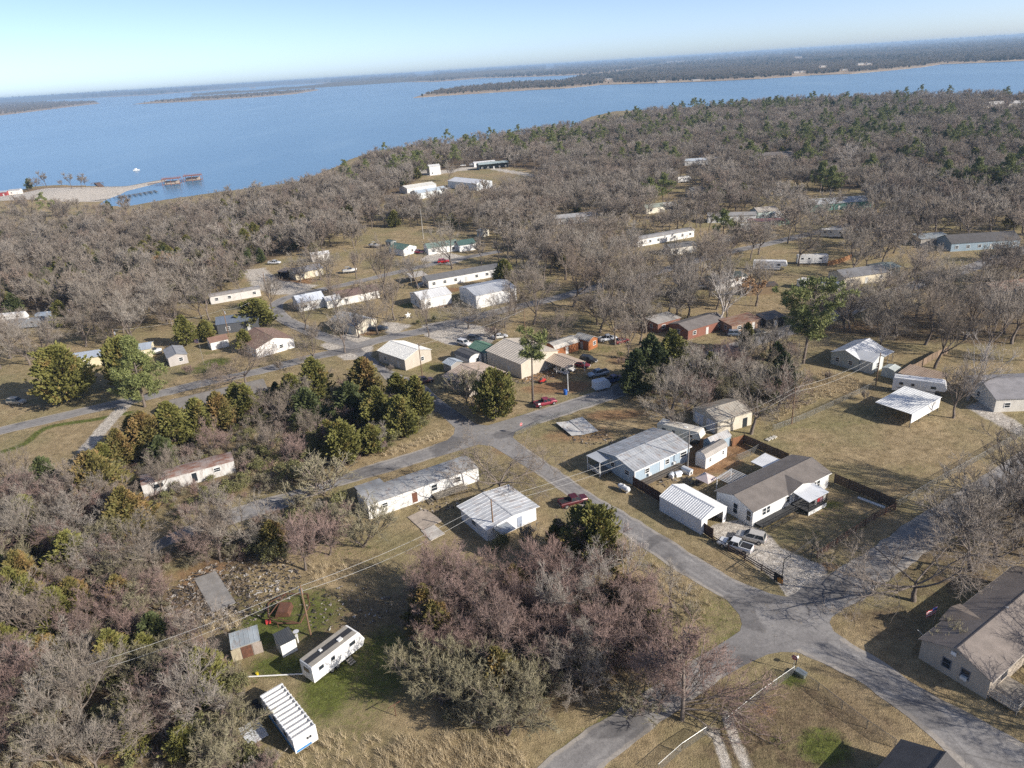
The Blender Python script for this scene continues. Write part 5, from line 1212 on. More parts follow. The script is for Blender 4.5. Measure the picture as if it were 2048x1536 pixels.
# ------------------------------------------------------------------ utility poles and wires
TOPS = {}
def pole(key, px, py, h, label, arm=True, tr=False, deg=30, lean=(0, 0), col=(.24, .15, .09)):
    p = G(px, py); z = gz1(p) if p[1] > 330 else 0
    t = thing("utility_pole", label, "utility pole", (*p, z), R(deg))
    MB().tube((0, 0, 0), (lean[0], lean[1], h), .15, .10, 10).build("pole", M['wood'], t, col)
    if arm:
        MB().box((lean[0], lean[1], h - .35), (.1, 1.8, .12)).build("crossarm", M['wood'], t, (.30, .27, .24))
        for y in (-.8, .8): MB().lathe([(.03, h - .28), (.06, h - .2), (.03, h - .1)], 8, c=(lean[0], lean[1] + y, 0)).build("insulator", M['plain'], t, (.6, .6, .58))
    if tr:
        MB().lathe([(.05, h - 1.75), (.24, h - 1.7), (.24, h - .95), (.1, h - .85)], 12, c=(lean[0] + .32, lean[1], 0)).build("transformer", M['steel'], t, (.70, .71, .72))
    TOPS[key] = np.array([p[0] + lean[0] * math.cos(R(deg)), p[1] + lean[0] * math.sin(R(deg)), z + h - .2])
pole('a', 622, 1272, 9.0, "brown utility pole with white transformer beside the travel trailer", False, True, 120)
pole('b', 80, 1452, 7.2, "leaning brown utility pole in the brush at the left edge", False, False)
pole('c', 988, 1074, 7.5, "grey utility pole against the worn white-roofed building", False, False)
pole('d', 1375, 940, 8.6, "grey utility pole beside the light blue home", False, False, col=(.30, .28, .26))
pole('e', 1583, 848, 8.6, "brown utility pole at the chain-link fence of the dry field", False)
pole('f', 1751, 772, 8.2, "brown utility pole beside the small pale green shed", False)
pole('g', 845, 756, 9.4, "brown utility pole beside the lawn of the corner house", True)
pole('h', 458, 673, 9.0, "utility pole with transformer behind the small red-brown shed", True, True)
pole('i', 535, 592, 9.2, "utility pole with transformer at the dirt lot", False, True)
pole('j', 241, 716, 9.0, "utility pole with transformer in front of the long cream house", False, True)
pole('k', 847, 478, 14, "tall pale pole on the far green lawn", False, False, col=(.5, .48, .44))
pole('l', 1051, 682, 9.5, "dark utility pole behind the tan workshop", False)
pole('m', 858, 660, 9.0, "pole-like bare trunk of a utility mast beside the street", False) if False else None
pole('n', 1588, 670, 8.5, "utility pole beside the lane right of the tin shack", False) if False else None
pole('o', 507, 655, 8.5, "utility pole with crossarm inside the round cedar", True)
pole('p', 1505, 402, 12, "far utility pole by the pale shed", True)
pole('q', 1136, 783, 4.6, "short white lamp post beside the lane", False, False, col=(.7, .7, .7))
def wire(a, b_, label, sag=.8, r=.014, off=0):
    A, B = np.array(a, float), np.array(b_, float); A[2] -= off; B[2] -= off
    pts = []
    for i in range(15):
        s = i / 14; q = A * (1 - s) + B * s; q[2] -= 4 * sag * s * (1 - s); pts.append(tuple(q))
    o = MB().path(pts, r, 4).build("power_line", M['plain'], None, (.55, .55, .53)); o.location = (0, 0, 0)
    tag(o, label, "wire")
chain = [('b', 'a', "in the near left brush"), ('a', 'c', "over the grassy clearing"), ('c', 'd', "crossing the lane to the light blue home"), ('d', 'e', "over the tan workshop"), ('e', 'f', "along the chain-link fence of the field")]
for a, b_, w in chain:
    wire(TOPS[a], TOPS[b_], "upper power line " + w, .9, .02); wire(TOPS[a], TOPS[b_], "lower power line " + w, 1.3, .02, .9)
wire(TOPS['g'], TOPS['l'], "power line over the tan sheds", .9, .016); wire(TOPS['h'], TOPS['o'], "power line to the round cedar", .6, .016); wire(TOPS['j'], TOPS['h'], "power line over the flagpole lawn", 1.2, .016); wire(TOPS['o'], TOPS['i'], "power line towards the dirt lot", .8, .016)
# ------------------------------------------------------------------ small things
def cylo(name, label, cat, px, py, parts, deg=0, z=0):
    p = G(px, py); t = thing(name, label, cat, (*p, z), R(deg))
    for nm, mb, mt, col in parts: mb.build(nm, M[mt], t, col)
    return t
cylo("propane_tank", "white propane tank on the grass beside the dark board fence", "tank", 1248, 982, [("tank", MB().lathe([(.05, -1.35), (.35, -1.25), (.5, -.95), (.5, .95), (.35, 1.25), (.05, 1.35)], 16, 'x', (0, 0, .75)), 'plain', (.80, .80, .79)), ("dome", MB().lathe([(.2, 1.2), (.2, 1.35), (.05, 1.42)], 10), 'plain', (.75, .75, .74)), ("foot", MB().box((-.8, 0, .14), (.15, .8, .28)), 'plain', (.4, .4, .4)), ("foot", MB().box((.8, 0, .14), (.15, .8, .28)), 'plain', (.4, .4, .4))], V)
def octa(r, y): return MB().prism([(r * math.cos(R(22.5 + 45 * k)), r * math.sin(R(22.5 + 45 * k))) for k in range(8)][::-1], y, y + .02, 'y')
def stop_sign(px, py, deg, label, letters=True):
    p = G(px, py); t = thing("stop_sign", label, "stop sign", (*p, 0), R(deg))
    MB().tube((0, 0, 0), (0, 0, 2.6), .035).build("post", M['steel'], t, (.4, .4, .4))
    o = octa(.40, -.06).build("rim", M['plain'], t, (.8, .8, .8)); o.location = (0, 0, 2.35)
    o = octa(.375, -.065).build("face", M['plain'], t, (.45, .02, .025)); o.location = (0, 0, 2.35)
    # the letters STOP as strokes
    S_ = {'S': [(0, 0, 1, 0), (1, 0, 1, .5), (1, .5, 0, .5), (0, .5, 0, 1), (0, 1, 1, 1)], 'T': [(0, 1, 1, 1), (.5, 0, .5, 1)], 'O': [(0, 0, 1, 0), (1, 0, 1, 1), (1, 1, 0, 1), (0, 1, 0, 0)], 'P': [(0, 0, 0, 1), (0, 1, 1, 1), (1, 1, 1, .5), (1, .5, 0, .5)]}
    mb = MB()
    for i, ch in enumerate("STOP"):
        for x0, y0, x1, y1 in S_[ch]:
            ox = -.27 + i * .145; sx, sz = .095, .22
            xa, xb, za, zb = ox + x0 * sx, ox + x1 * sx, y0 * sz - .11, y1 * sz - .11
            mb.box(((xa + xb) / 2, -.07, (za + zb) / 2), (abs(xb - xa) + .03, .012, abs(zb - za) + .03))
    o = mb.build("lettering", M['plain'], t, (.8, .8, .8)); o.location = (0, 0, 2.35)
stop_sign(1586, 1343, -40, "stop sign seen edge-on at the corner of the chain-link yard")
stop_sign(1043, 868, 40, "stop sign beside the wire fence at the upper junction")
def mailbox(px, py, deg, label, n=1, col=(.02, .02, .022)):
    p = G(px, py); t = thing("mailbox", label, "mailbox", (*p, 0), R(deg))
    MB().box((0, 0, .55), (.1, .1, 1.1)).build("post", M['wood'], t, (.05, .05, .05))
    for i in range(n):
        MB().prism([(-.12, 1.1), (.12, 1.1), (.12, 1.27), (.08, 1.36), (0, 1.4), (-.08, 1.36), (-.12, 1.27)], -.28 + i * .02, .28).build("box", M['plain'], t, col).location = (0, i * .3, 0)
mailbox(1749, 1181, 20, "black mailbox on a post at the edge of the shaded lane", 2)
mailbox(1079, 818, 20, "white mailbox beside the dark red pickup", 1, (.75, .75, .74))
mailbox(1592, 1330, 40, "white mailbox beside the stop sign at the corner", 1, (.78, .78, .77))
cylo("trash_lid", "small silver trailer lid standing behind the chain-link corner", "box", 1601, 1350, [("box", MB().box((0, 0, .3), (1.3, .8, .5)), 'steel', (.42, .47, .47)), ("lid", MB().box((0, 0, .58), (1.36, .86, .06)), 'steel', (.5, .55, .55))], V)
# dog houses and boxes in the blue home's yard
for i, (px, py, dg, lb, sz) in enumerate(((1374, 946, V, "white dog house with rounded roof beside the grey utility pole", (1.9, 1.0, .8)), (1356, 952, 20, "tilted white kennel left of the rounded dog house", (1.1, .9, .65)), (1343, 955, 60, "low grey kennel nearest the blue home's deck", (1.0, .8, .6)))):
    L_, w_, h_ = sz
    cylo("dog_house", lb, "dog house", px, py, [("body", MB().box((0, 0, h_ / 2), (L_, w_, h_)), 'siding', WHITE), ("roof", MB().prism([(-w_ / 2 - .1, h_), (w_ / 2 + .1, h_), (w_ / 3, h_ + .3), (0, h_ + .38), (-w_ / 3, h_ + .3)], -L_ / 2 - .1, L_ / 2 + .1), 'metal_roof', (.62, .66, .70)), ("doorway_panel", MB().box((L_ / 2 + .01, 0, h_ * .45), (.03, w_ * .45, h_ * .6)), 'glass', None)], dg)  # kennel body is solid; a dark sheet stands in for the shaded doorway
t = cylo("tent_canopy", "pale pink folded canopy tent between the garage and the white home", "tent", 1412, 972, [("canopy", MB().hexa([(-1.5, -1.5, 1.7), (1.5, -1.5, 1.7), (1.5, 1.5, 1.7), (-1.5, 1.5, 1.7), (-.1, -.1, 2.5), (.1, -.1, 2.5), (.1, .1, 2.5), (-.1, .1, 2.5)]), 'plain', (.62, .52, .50))] + [("leg", MB().tube((x, y, 0), (x, y, 1.7), .03), 'steel', (.5, .5, .5)) for x in (-1.4, 1.4) for y in (-1.4, 1.4)], U)
t = cylo("pallet", "dark slatted pallet lying in the dirt yard", "pallet", 1398, 965, [("slat", MB().box((-1 + k * .4, 0, .12), (.2, 1.6, .05)), 'wood', (.08, .06, .05)) for k in range(6)] + [("runner", MB().box((0, y, .05), (2.2, .1, .09)), 'wood', (.08, .06, .05)) for y in (-.7, 0, .7)], U)
cylo("white_plank", "white board lying on the grass below the front yard fence", "board", 1742, 1006, [("board", MB().box((0, 0, .1), (4.6, .35, .2)), 'trim', WHITE), ("edge", MB().box((0, .19, .16), (4.5, .03, .2)), 'trim', (.7, .7, .7))], -50)
cylo("stone_pile", "pale stone slabs lying at the corner of the field fence", "stones", 1541, 877, [("slab", MB().box((k * .9 - .9, random.uniform(-.2, .2), .12), (1.0, .8, .2), random.uniform(0, 1)), 'concrete', (.6, .57, .5)) for k in range(3)], 30)
cylo("blue_barrel", "blue plastic barrel beside the short lamp post", "barrel", 1131, 789, [("barrel", MB().lathe([(.4, 0), (.45, .2), (.47, .7), (.45, 1.1), (.4, 1.2)], 14), 'plain', (.02, .12, .45)), ("lid", MB().lathe([(.42, 1.2), (.42, 1.26)], 14), 'plain', (.02, .1, .4))])
cylo("red_mower", "red ride-on mower on the shaded gravel", "mower", 1085, 765, [("body", MB().hexa([(-.9, -.5, .4), (.9, -.45, .4), (.9, .45, .4), (-.9, .5, .4), (-.8, -.45, .8), (.7, -.35, 1.0), (.7, .35, 1.0), (-.8, .45, .8)]), 'paint', (.5, .03, .03)), ("seat", MB().box((-.4, 0, 1.05), (.5, .5, .5)), 'plain', (.05, .05, .05))] + [("wheel", MB().lathe([(.3, -.1), (.3, .1)], 12, 'y', (x, y, .3)), 'rubber', None) for x in (-.6, .6) for y in (-.5, .5)], 30)
cylo("star_ornament", "white star ornament standing on the lawn by the barn", "ornament", 817, 637, [("star", MB().prism([((1.1 if k % 2 == 0 else .45) * math.cos(R(90 + 36 * k)), 1.2 + (1.1 if k % 2 == 0 else .45) * math.sin(R(90 + 36 * k))) for k in range(10)][::-1], -.05, .05, 'y'), 'trim', WHITE), ("stake", MB().box((0, 0, .2), (.06, .06, .5)), 'trim', WHITE)], 20)
def flagpole(px, py, h, label, ang=150):
    p = G(px, py); t = thing("flagpole", label, "flagpole", (*p, 0))
    MB().tube((0, 0, 0), (0, 0, h), .05, .03).build("pole", M['steel'], t, (.7, .7, .7))
    u = np.array([math.cos(R(ang)), math.sin(R(ang))])
    for k in range(7):
        za, zb = h - .1 - k * .16, h - .26 - k * .16
        mb = MB(); n = 6
        for a in range(n):
            q0, q1 = u * (1.8 * a / n), u * (1.8 * (a + 1) / n)
            w0, w1 = .1 * math.sin(a * 1.6) - .25 * a / n, .1 * math.sin((a + 1) * 1.6) - .25 * (a + 1) / n
            mb.poly([(*q0, za + w0), (*q0, zb + w0), (*q1, zb + w1), (*q1, za + w1)])
        mb.build("flag_stripe", M['plain'], t, (.5, .03, .04) if k % 2 == 0 else (.8, .8, .8))
    MB().box((u[0] * .4, u[1] * .4, h - .35), (.75, .05, .5), R(ang)).build("flag_canton", M['plain'], t, (.03, .05, .2))
flagpole(408, 728, 7.5, "flagpole with striped flag on the green lawn")
flagpole(1866, 1252, 3.4, "short flagpole with striped flag beside the tan house wall", 200)
# clearing: rusty frame, pipe, tyres, metal sheets, clothes post, scrap
q = G(575, 1225); t = thing("rusty_frame", "twisted rusty metal frame in the weeds beside the utility pole", "scrap", q)
fr = [(-3.5, 2.2, .1), (-1, 3.2, .9), (2.5, 2.8, .9), (3.4, .2, .8), (2.6, -2.8, .3), (-.5, -3.2, .9), (-2.2, -1.8, .9), (-3.5, 2.2, .1)]
MB().path(fr, .09, 6).build("frame", M['rusty'], t); MB().path([(-1, 3.2, .9), (-2.2, -1.8, .9), (2.6, -2.8, .3)], .07, 6).build("strut", M['rusty'], t)
for x, y in ((-1, 3.1), (2.4, 2.7), (-.5, -3.1)): MB().tube((x, y, 0), (x, y, .95), .06).build("leg", M['rusty'], t)
MB().prism([(-1.6, .05), (.6, .05), (.4, .9), (-1.2, 1.0)], -1.0, 1.2, 'y').build("tub", M['rusty'], t)
q0, q1 = G(448, 1357), G(612, 1350)
o = MB().tube((*(q0 - q0), 0), (*(q1 - q0), .12), .09, .09, 8).build("drain_pipe", M['trim'], None, WHITE); o.location = (*q0, .1); tag(o, "long white plastic pipe lying between the sheds and the travel trailer", "pipe")
for i, (px, py) in enumerate(((511, 1405), (517, 1414))):
    o = MB().lathe([(.2, .02), (.38, 0), (.42, .11), (.38, .22), (.2, .2)], 16).build("tyre", M['rubber']); o.location = (*G(px, py), .005); tag(o, ("upper" if i == 0 else "lower") + " of two old tyres in the shade of the roofless trailer", "tyre", "old tyres")
t = thing("metal_sheets", "pile of pale corrugated metal sheets beside the roofless trailer", "scrap", G(505, 1462))
for k in range(5):
    mb = MB(); a = R(-48 + random.uniform(-8, 8)); ox, oy = k * .7 - 1.4, random.uniform(-.3, .3)
    for j in range(5): mb.box((ox * math.cos(a) - (oy) * 0 + .14 * j * math.cos(a) , ox * math.sin(a) + .14 * j * math.sin(a), .04 + k * .012 + (.02 if j % 2 else 0)), (.145, 2.4, .02), a)
    mb.build("sheet", M['metal_roof'], t, (.66, .68, .70))
q = G(792, 1432); t = thing("clothes_post", "rusty T-shaped clothesline post in the grass", "post", q)
MB().tube((0, 0, 0), (0, 0, 1.9), .05).build("post", M['rusty'], t); MB().tube((-.7, -.5, 1.9), (.7, .5, 1.9), .045).build("crossbar", M['rusty'], t)
cylo("electric_meter_post", "white meter post with dish beside the small white shed", "post", 597, 1286, [("post", MB().box((0, 0, .8), (.14, .14, 1.6)), 'trim', WHITE), ("meter", MB().box((0, -.12, 1.4), (.35, .15, .45)), 'trim', (.6, .6, .6)), ("dish", MB().lathe([(.1, 1.9), (.4, 2.05), (.42, 2.08)], 14), 'trim', (.6, .6, .62))])
cylo("yellow_bucket", "yellow bucket on the grass by the white pipe", "bucket", 515, 1350, [("bucket", MB().lathe([(.14, 0), (.2, .4)], 12), 'plain', (.7, .55, .02)), ("handle", MB().tube((-.2, 0, .42), (.2, 0, .5), .015), 'steel', (.4, .4, .4))])
cylo("red_jug", "red fuel can in the grass left of the rusty frame", "fuel can", 537, 1246, [("can", MB().box((0, 0, .25), (.7, .5, .5), .4), 'plain', (.5, .05, .05)), ("spout", MB().tube((.2, 0, .5), (.4, .1, .75), .04), 'plain', (.1, .1, .1))])
# debris round the slab: real pieces, too small and too many to count
SLAB = GP([(388, 1158), (432, 1143), (472, 1206), (425, 1226)])
def debris(name, label, cx, cy, rx, ry, n, cols, seed, smax=.7):
    r = random.Random(seed); c = G(cx, cy); mb = MB()
    for i in range(n):
        a = r.uniform(0, 6.28); s = math.sqrt(r.random()); q_ = np.array([[c[0] + rx * s * math.cos(a), c[1] + ry * s * math.sin(a)]])
        if inpoly(q_, SLAB)[0]: continue
        mb.box((q_[0, 0], q_[0, 1], r.uniform(.02, .18)), (r.uniform(.08, smax), r.uniform(.05, .22), r.uniform(.03, .16)), r.uniform(0, 3.1))
    o = mb.build(name, cols, None, kind="stuff"); o["label"] = label
m, nt, b = nodes("burnt_debris")
wn_ = N(nt, "ShaderNodeTexWhiteNoise"); L(nt, mapped(nt, objco(nt), (.01, .01, .01)), wn_.inputs[0])
vv = N(nt, "ShaderNodeTexVoronoi"); vv.inputs["Scale"].default_value = 1.6; L(nt, objco(nt), vv.inputs["Vector"])
sv = N(nt, "ShaderNodeSeparateColor"); L(nt, vv.outputs["Color"], sv.inputs[0])
rr_ = N(nt, "ShaderNodeValToRGB"); L(nt, sv.outputs[0], rr_.inputs[0]); e = rr_.color_ramp.elements
e[0].position, e[0].color = 0, (.025, .022, .02, 1); e[1].position, e[1].color = 1, (.50, .48, .45, 1)
for ps, cc in ((.3, (.06, .05, .045)), (.5, (.12, .10, .085)), (.72, (.22, .18, .145)), (.88, (.36, .32, .28))): k = e.new(ps); k.color = (*cc, 1)
L(nt, rr_.outputs[0], b.inputs["Base Color"]); b.inputs["Roughness"].default_value = .8
M['debris'] = m
debris("rubble", "burnt rubble and ash scattered round the foundation slab", 470, 1180, 10, 9, 1500, M['debris'], 1, .45)
debris("rubble", "scattered boards and rubbish left of the foundation slab", 380, 1210, 6, 8, 400, M['debris'], 2, .7)
debris("rubble", "white scraps in the shade right of the utility pole", 690, 1215, 7, 5, 160, M['debris'], 3, .5)
debris("rubble", "clutter under the white barn's lean-to", 882, 612, 5, 2.5, 160, M['debris'], 4, .9)
debris("rubble", "clutter beside the red mower and the pine", 1062, 752, 6, 5, 220, M['debris'], 5, .8)
debris("rubble", "odds and ends in the light blue home's yard", 1352, 962, 4, 2.5, 90, M['debris'], 7, .6)
debris("rubble", "scattered junk behind the single-wide trailer's deck", 880, 1010, 4, 2.5, 70, M['debris'], 8, .6)
debris("rubble", "fallen branches and boards on the lawn by the collapsed roof", 1195, 880, 6, 3, 70, M['debris'], 9, 1.0)
debris("rubble", "clutter round the tin shack and the black shed", 1505, 662, 9, 4, 160, M['debris'], 10, .9)
debris("rubble", "clutter by the cream house's drive", 795, 637, 5, 3, 80, M['debris'], 6, .7)
# ------------------------------------------------------------------ lake side
def pier(name, label, a, b_, w, col, posts=True):
    A, B = G(*a, LAKE + .8), G(*b_, LAKE + .8); d = np.hypot(*(B - A)); c = (A + B) / 2
    t = thing(name, label, "dock", (*c, LAKE), math.atan2(*(B - A)[::-1]))
    n = max(2, int(d / 3))
    for k in range(n): MB().box((-d / 2 + d * (k + .5) / n, 0, .75), (d / n - .04, w, .12)).build("deck_plank", M['wood'], t, col)
    for k in range(n + 1):
        for s in (-1, 1): MB().tube((-d / 2 + d * k / n, s * w / 2, -1.5), (-d / 2 + d * k / n, s * w / 2, 1.2), .1, .1, 6).build("pile", M['wood'], t, (.12, .1, .08))
pier("fishing_dock", "long low boat slip dock in the little cove", (228, 395), (310, 381), 1.6, (.16, .16, .16))
pier("fishing_dock", "short second slip dock at the head of the cove", (182, 402), (220, 397), 1.5, (.16, .16, .16))
pier("fishing_dock", "brown fishing pier on the outer side of the spit", (203, 373), (193, 365), 4.0, (.22, .13, .09)); pier("fishing_dock", "T-shaped pier head at the end of the brown pier", (182, 366.5), (206, 364.5), 2.2, (.22, .13, .09))
pier("fishing_dock", "reddish walkway running out from the spit to the first boathouse", (296, 368), (334, 362), 1.8, (.24, .12, .09)); pier("fishing_dock", "reddish walkway between the two boathouses", (356, 361.5), (372, 358.5), 1.8, (.24, .12, .09))
for k in range(8):
    s = k / 7; x, y = 236 + 72 * s, 393.5 - 12.5 * s
    pier("dock_finger", "narrow dock finger, number %s from the spit tip along the cove slip" % ["eight", "seven", "six", "five", "four", "three", "two", "one"][k], (x, y), (x + 6, y + 2.2), 1.2, (.16, .16, .16))
for px, py, lb, sz in ((344, 364, "reddish two-storey boathouse at the tip of the spit", (14, 9, 5.5)), (386, 356.5, "outer reddish boathouse on piles in open water", (14, 9, 5.0))):
    p = G(px, py, LAKE + 2.5); a, b_, hh = sz
    t = thing("boathouse", lb, "boathouse", (*p, LAKE), R(10))
    for x in (-a / 2, 0, a / 2):
        for y in (-b_ / 2, b_ / 2): MB().box((x, y, hh / 2 - .8), (.3, .3, hh + 1.6)).build("pile", M['wood'], t, (.28, .12, .09))
    MB().box((0, 0, 1.0), (a, b_, .25)).build("deck", M['wood'], t, (.26, .15, .11)); MB().box((0, 0, hh), (a + .8, b_ + .8, .2)).build("roof_deck", M['wood'], t, (.32, .14, .11))
    railing(t, [(-a / 2, -b_ / 2), (a / 2, -b_ / 2), (a / 2, b_ / 2), (-a / 2, b_ / 2), (-a / 2, -b_ / 2)], hh + .1, 1.1, (.34, .16, .13), 1.2)
    MB().box((0, 1, 2.2), (a * .8, b_ * .5, 2.2)).build("wall", M['siding'], t, (.42, .36, .30))
boatp = G(273, 341, LAKE); t = thing("sail_boat", "tiny white boat on the lake left of the boathouses", "boat", (*boatp, LAKE))
MB().hexa([(-3, -1, 0), (3, -.4, 0), (3, .4, 0), (-3, 1, 0), (-3.2, -1.2, 1), (3.6, -.3, 1.2), (3.6, .3, 1.2), (-3.2, 1.2, 1)]).build("hull", M['siding'], t, WHITE); MB().hexa([(-1.4, -.8, 1), (1, -.6, 1), (1, .6, 1), (-1.4, .8, 1), (-1.2, -.7, 2.2), (.4, -.5, 2.2), (.4, .5, 2.2), (-1.2, .7, 2.2)]).build("cabin", M['siding'], t, WHITE)
# far houses on the opposite shore
FARH = [(505, 176.5, "long white resort building on the distant shore above the sandbar", 120, 8), (1218, 159, "pale house on the near tip of the headland", 26, 5), (1322, 164.5, "white boat shed at the water's edge of the headland", 40, 4), (1392, 161.5, "grey dock house right of the white boat shed on the headland", 36, 3),
        (1592, 146, "brown house on the bare slope of the headland", 26, 6), (1604, 145, "grey house close right of the brown slope house", 20, 6), (1645, 134, "white house above the sandy slope of the headland", 26, 6), (1688, 141, "tan house at the sandy bank of the headland", 22, 5), (1720, 129.5, "large pale house on the headland's sandy rise", 34, 7), (1737, 129, "second pale house right of the large one on the sandy rise", 24, 6),
        (1100, 135, "tiny pale house on the dark distant rise", 22, 6), (840, 149, "little white house on the far shore slope, left one", 26, 6), (858, 148, "little white house on the far shore slope, right one", 26, 6), (640, 163, "small white house on the far shore left of the rise", 26, 6), (1597, 115, "red-brown roofed house deep in the headland woods", 36, 7)]
for px, py, lb, w, h_ in FARH:
    p = G(px, py, LAKE + 1)
    t = thing("far_house", lb, "house", (*p, -4.4), R(5))
    MB().box((0, 0, h_ * .375), (w * .7, w * .35, h_ * .75)).build("wall", M['siding'], t, (.50, .47, .42)); MB().prism([(-w * .2, h_ * .75), (w * .2, h_ * .75), (0, h_ * .75 + w * .08)], -w * .37, w * .37).build("roof", M['metal_roof'], t, (.42, .39, .36))
# ------------------------------------------------------------------ plants: meshes
def unit(v): return v / (np.linalg.norm(v) + 1e-9)
def segs_mesh(S, n, mat):                    # S rows: p0(3) p1(3) r0 r1 -> open n-sided tapered tubes
    S = np.asarray(S, float); p0, p1, r0, r1 = S[:, :3], S[:, 3:6], S[:, 6], S[:, 7]
    d = p1 - p0; d /= np.linalg.norm(d, axis=1)[:, None] + 1e-9
    h = np.where(np.abs(d[:, 2:3]) < .9, [[0, 0, 1.]], [[1., 0, 0]])
    u = np.cross(d, h); u /= np.linalg.norm(u, axis=1)[:, None]; w = np.cross(d, u)
    rings = []
    for p, r in ((p0, r0), (p1, r1)):
        for i in range(n):
            t = 2 * math.pi * i / n
            rings.append(p + (u * math.cos(t) + w * math.sin(t)) * r[:, None])
    Vt = np.stack(rings, 1)                  # (m, 2n, 3)
    m = len(S); base = (np.arange(m) * 2 * n)[:, None]
    F = np.concatenate([base + np.array([[i, (i + 1) % n, n + (i + 1) % n, n + i]]) for i in range(n)], 0)
    return npmesh(Vt.reshape(-1, 3), F, mat, 4)
def bare_tree(seed, h, trunk=.28, limbs=5, nb=(6, 7, 6), spread=.75, up=.10, ln=(.50, .56, .58, .6), tw=.015, wob=.28, low=False, r0=None, stems=1, cone=False):
    q = random.Random(seed); g = np.random.default_rng(seed)
    thick, mid, twig = [], [], []
    def grow(p, d, L_, r, lev):
        n = (5, 5, 4, 3, 2)[lev]
        P = [p]; Rr = [r]; D = []
        for i in range(n):
            d = unit(d + g.normal(size=3) * wob * ((.06 if cone else .4) if lev == 0 else .55 if lev < 2 else 1) + np.array([0, 0, up * (1.3 if lev else 0)]))
            p = p + d * L_ / n; P.append(p); D.append(d); Rr.append(r * (1 - (.94 if cone and lev == 0 else .58) * (i + 1) / n) if lev < 4 else r * (1 - .8 * (i + 1) / n))
        dst = thick if lev < 2 else (mid if lev == 2 else twig)
        for i in range(n): dst.append((*P[i], *P[i + 1], Rr[i], Rr[i + 1]))
        if lev >= len(nb) + 1: return
        k = limbs if lev == 0 else nb[lev - 1]
        for j in range(k):
            t = (q.uniform(.72, 1.0) if lev == 0 and not cone else q.uniform(.25, 1.0)) if j else 1.0
            if cone and lev == 0: t = .12 + .88 * j / k
            x = t * n; i = min(n - 1, int(x)); pp = P[i] + (P[i + 1] - P[i]) * (x - i); rr = Rr[i] + (Rr[i + 1] - Rr[i]) * (x - i)
            dd = D[i]; a = g.normal(size=3); a = unit(a - dd * (a @ dd))
            s = spread * q.uniform(.65, 1.25) if j or lev == 0 else .25
            if lev == 0: az = 2 * math.pi * (j / k) + q.uniform(-.4, .4); a = np.array([math.cos(az), math.sin(az), 0]) 
            if cone and lev == 0: s = 1.5
            nd = unit(dd * math.cos(s) + a * math.sin(s))
            if lev == 0: l2 = h * ln[0] * q.uniform(.8, 1.2) * ((1.15 - t) if cone else 1)
            else: l2 = L_ * ln[min(lev, len(ln) - 1)] * q.uniform(.65, 1.2) * (1.1 - .35 * t)
            grow(pp, nd, l2, max(rr * (.62 if lev else .7) * (.5 if cone and lev == 0 else 1), tw * (2.2 if lev < 2 else 1.3 if lev == 2 else 1)), lev + 1)
    for s in range(stems):
        d = np.array([0, 0, 1.]) if stems == 1 else unit(np.array([q.uniform(-.6, .6), q.uniform(-.6, .6), 1.]))
        b0 = np.zeros(3) if stems == 1 else np.array([q.uniform(-.3, .3), q.uniform(-.3, .3), 0])
        grow(b0 - np.array([0, 0, .15]), d, h * (trunk if not cone else .92) * q.uniform(.9, 1.1), r0 or h * .027, 0)
    return thick + mid, twig
def tree_mesh(kind, seed, crown_mat, bark='bark', **kw):
    a, b_ = bare_tree(seed, **kw)
    return segs_mesh(a, 5, M[bark]), segs_mesh(b_, 3, M[crown_mat])
def quads_mesh(C, A, B, mat):                # quads centred on C with half-axes A, B, pointed at the tip
    Vq = np.stack([C - A * .55, C + B, C + A, C - B], 1)
    return npmesh(Vq.reshape(-1, 3), np.arange(len(C) * 4).reshape(-1, 4), mat, 4)
def cedar_mesh(seed, h, w, mat, n=640, per=10, size=.30, lobes=.42, top=.82):
    g = np.random.default_rng(seed); C, A, B = [], [], []
    ph = g.uniform(0, 6.28, 5)
    st = []
    for i in range(n):
        t = g.uniform(.04, 1) ** .85; az = g.uniform(0, 6.283)
        env = (1 - t) ** top * min(1, .45 + t * 3.2)
        lob = 1 + lobes * (math.sin(3 * az + ph[0] + 5 * t) * .5 + math.sin(5 * az + ph[1] - 9 * t) * .5 + g.normal() * .35)
        rad = max(.12, w / 2 * env * lob)
        z0 = t * h * .96; tilt = .18 + .75 * t
        e = np.array([math.cos(az) * rad, math.sin(az) * rad, rad * tilt]); b0 = np.array([0, 0, z0 * .97])
        if i % 6 == 0: st.append((*b0, *(b0 + e * .8), .05, .015))
        k = max(3, int(per * min(1, rad / (w * .3) + .35)))
        for s in np.sqrt(g.uniform(.12, 1.0, k)):
            p = b0 + e * s + g.normal(size=3) * .13
            d = unit(e + g.normal(size=3) * .5 * rad + np.array([0, 0, .25 * rad])); sz = size * g.uniform(.6, 1.35)
            o = unit(np.cross(d, g.normal(size=3)))
            C.append(p); A.append(d * sz); B.append(o * sz * .42)
            C.append(p); A.append(d * sz * .9); B.append(np.cross(d, o) * sz * .38)
    st.append((0, 0, -.1, 0, 0, h * .9, h * .022, .02))
    return segs_mesh(st, 6, M['bark']), quads_mesh(np.array(C), np.array(A), np.array(B), M[mat])
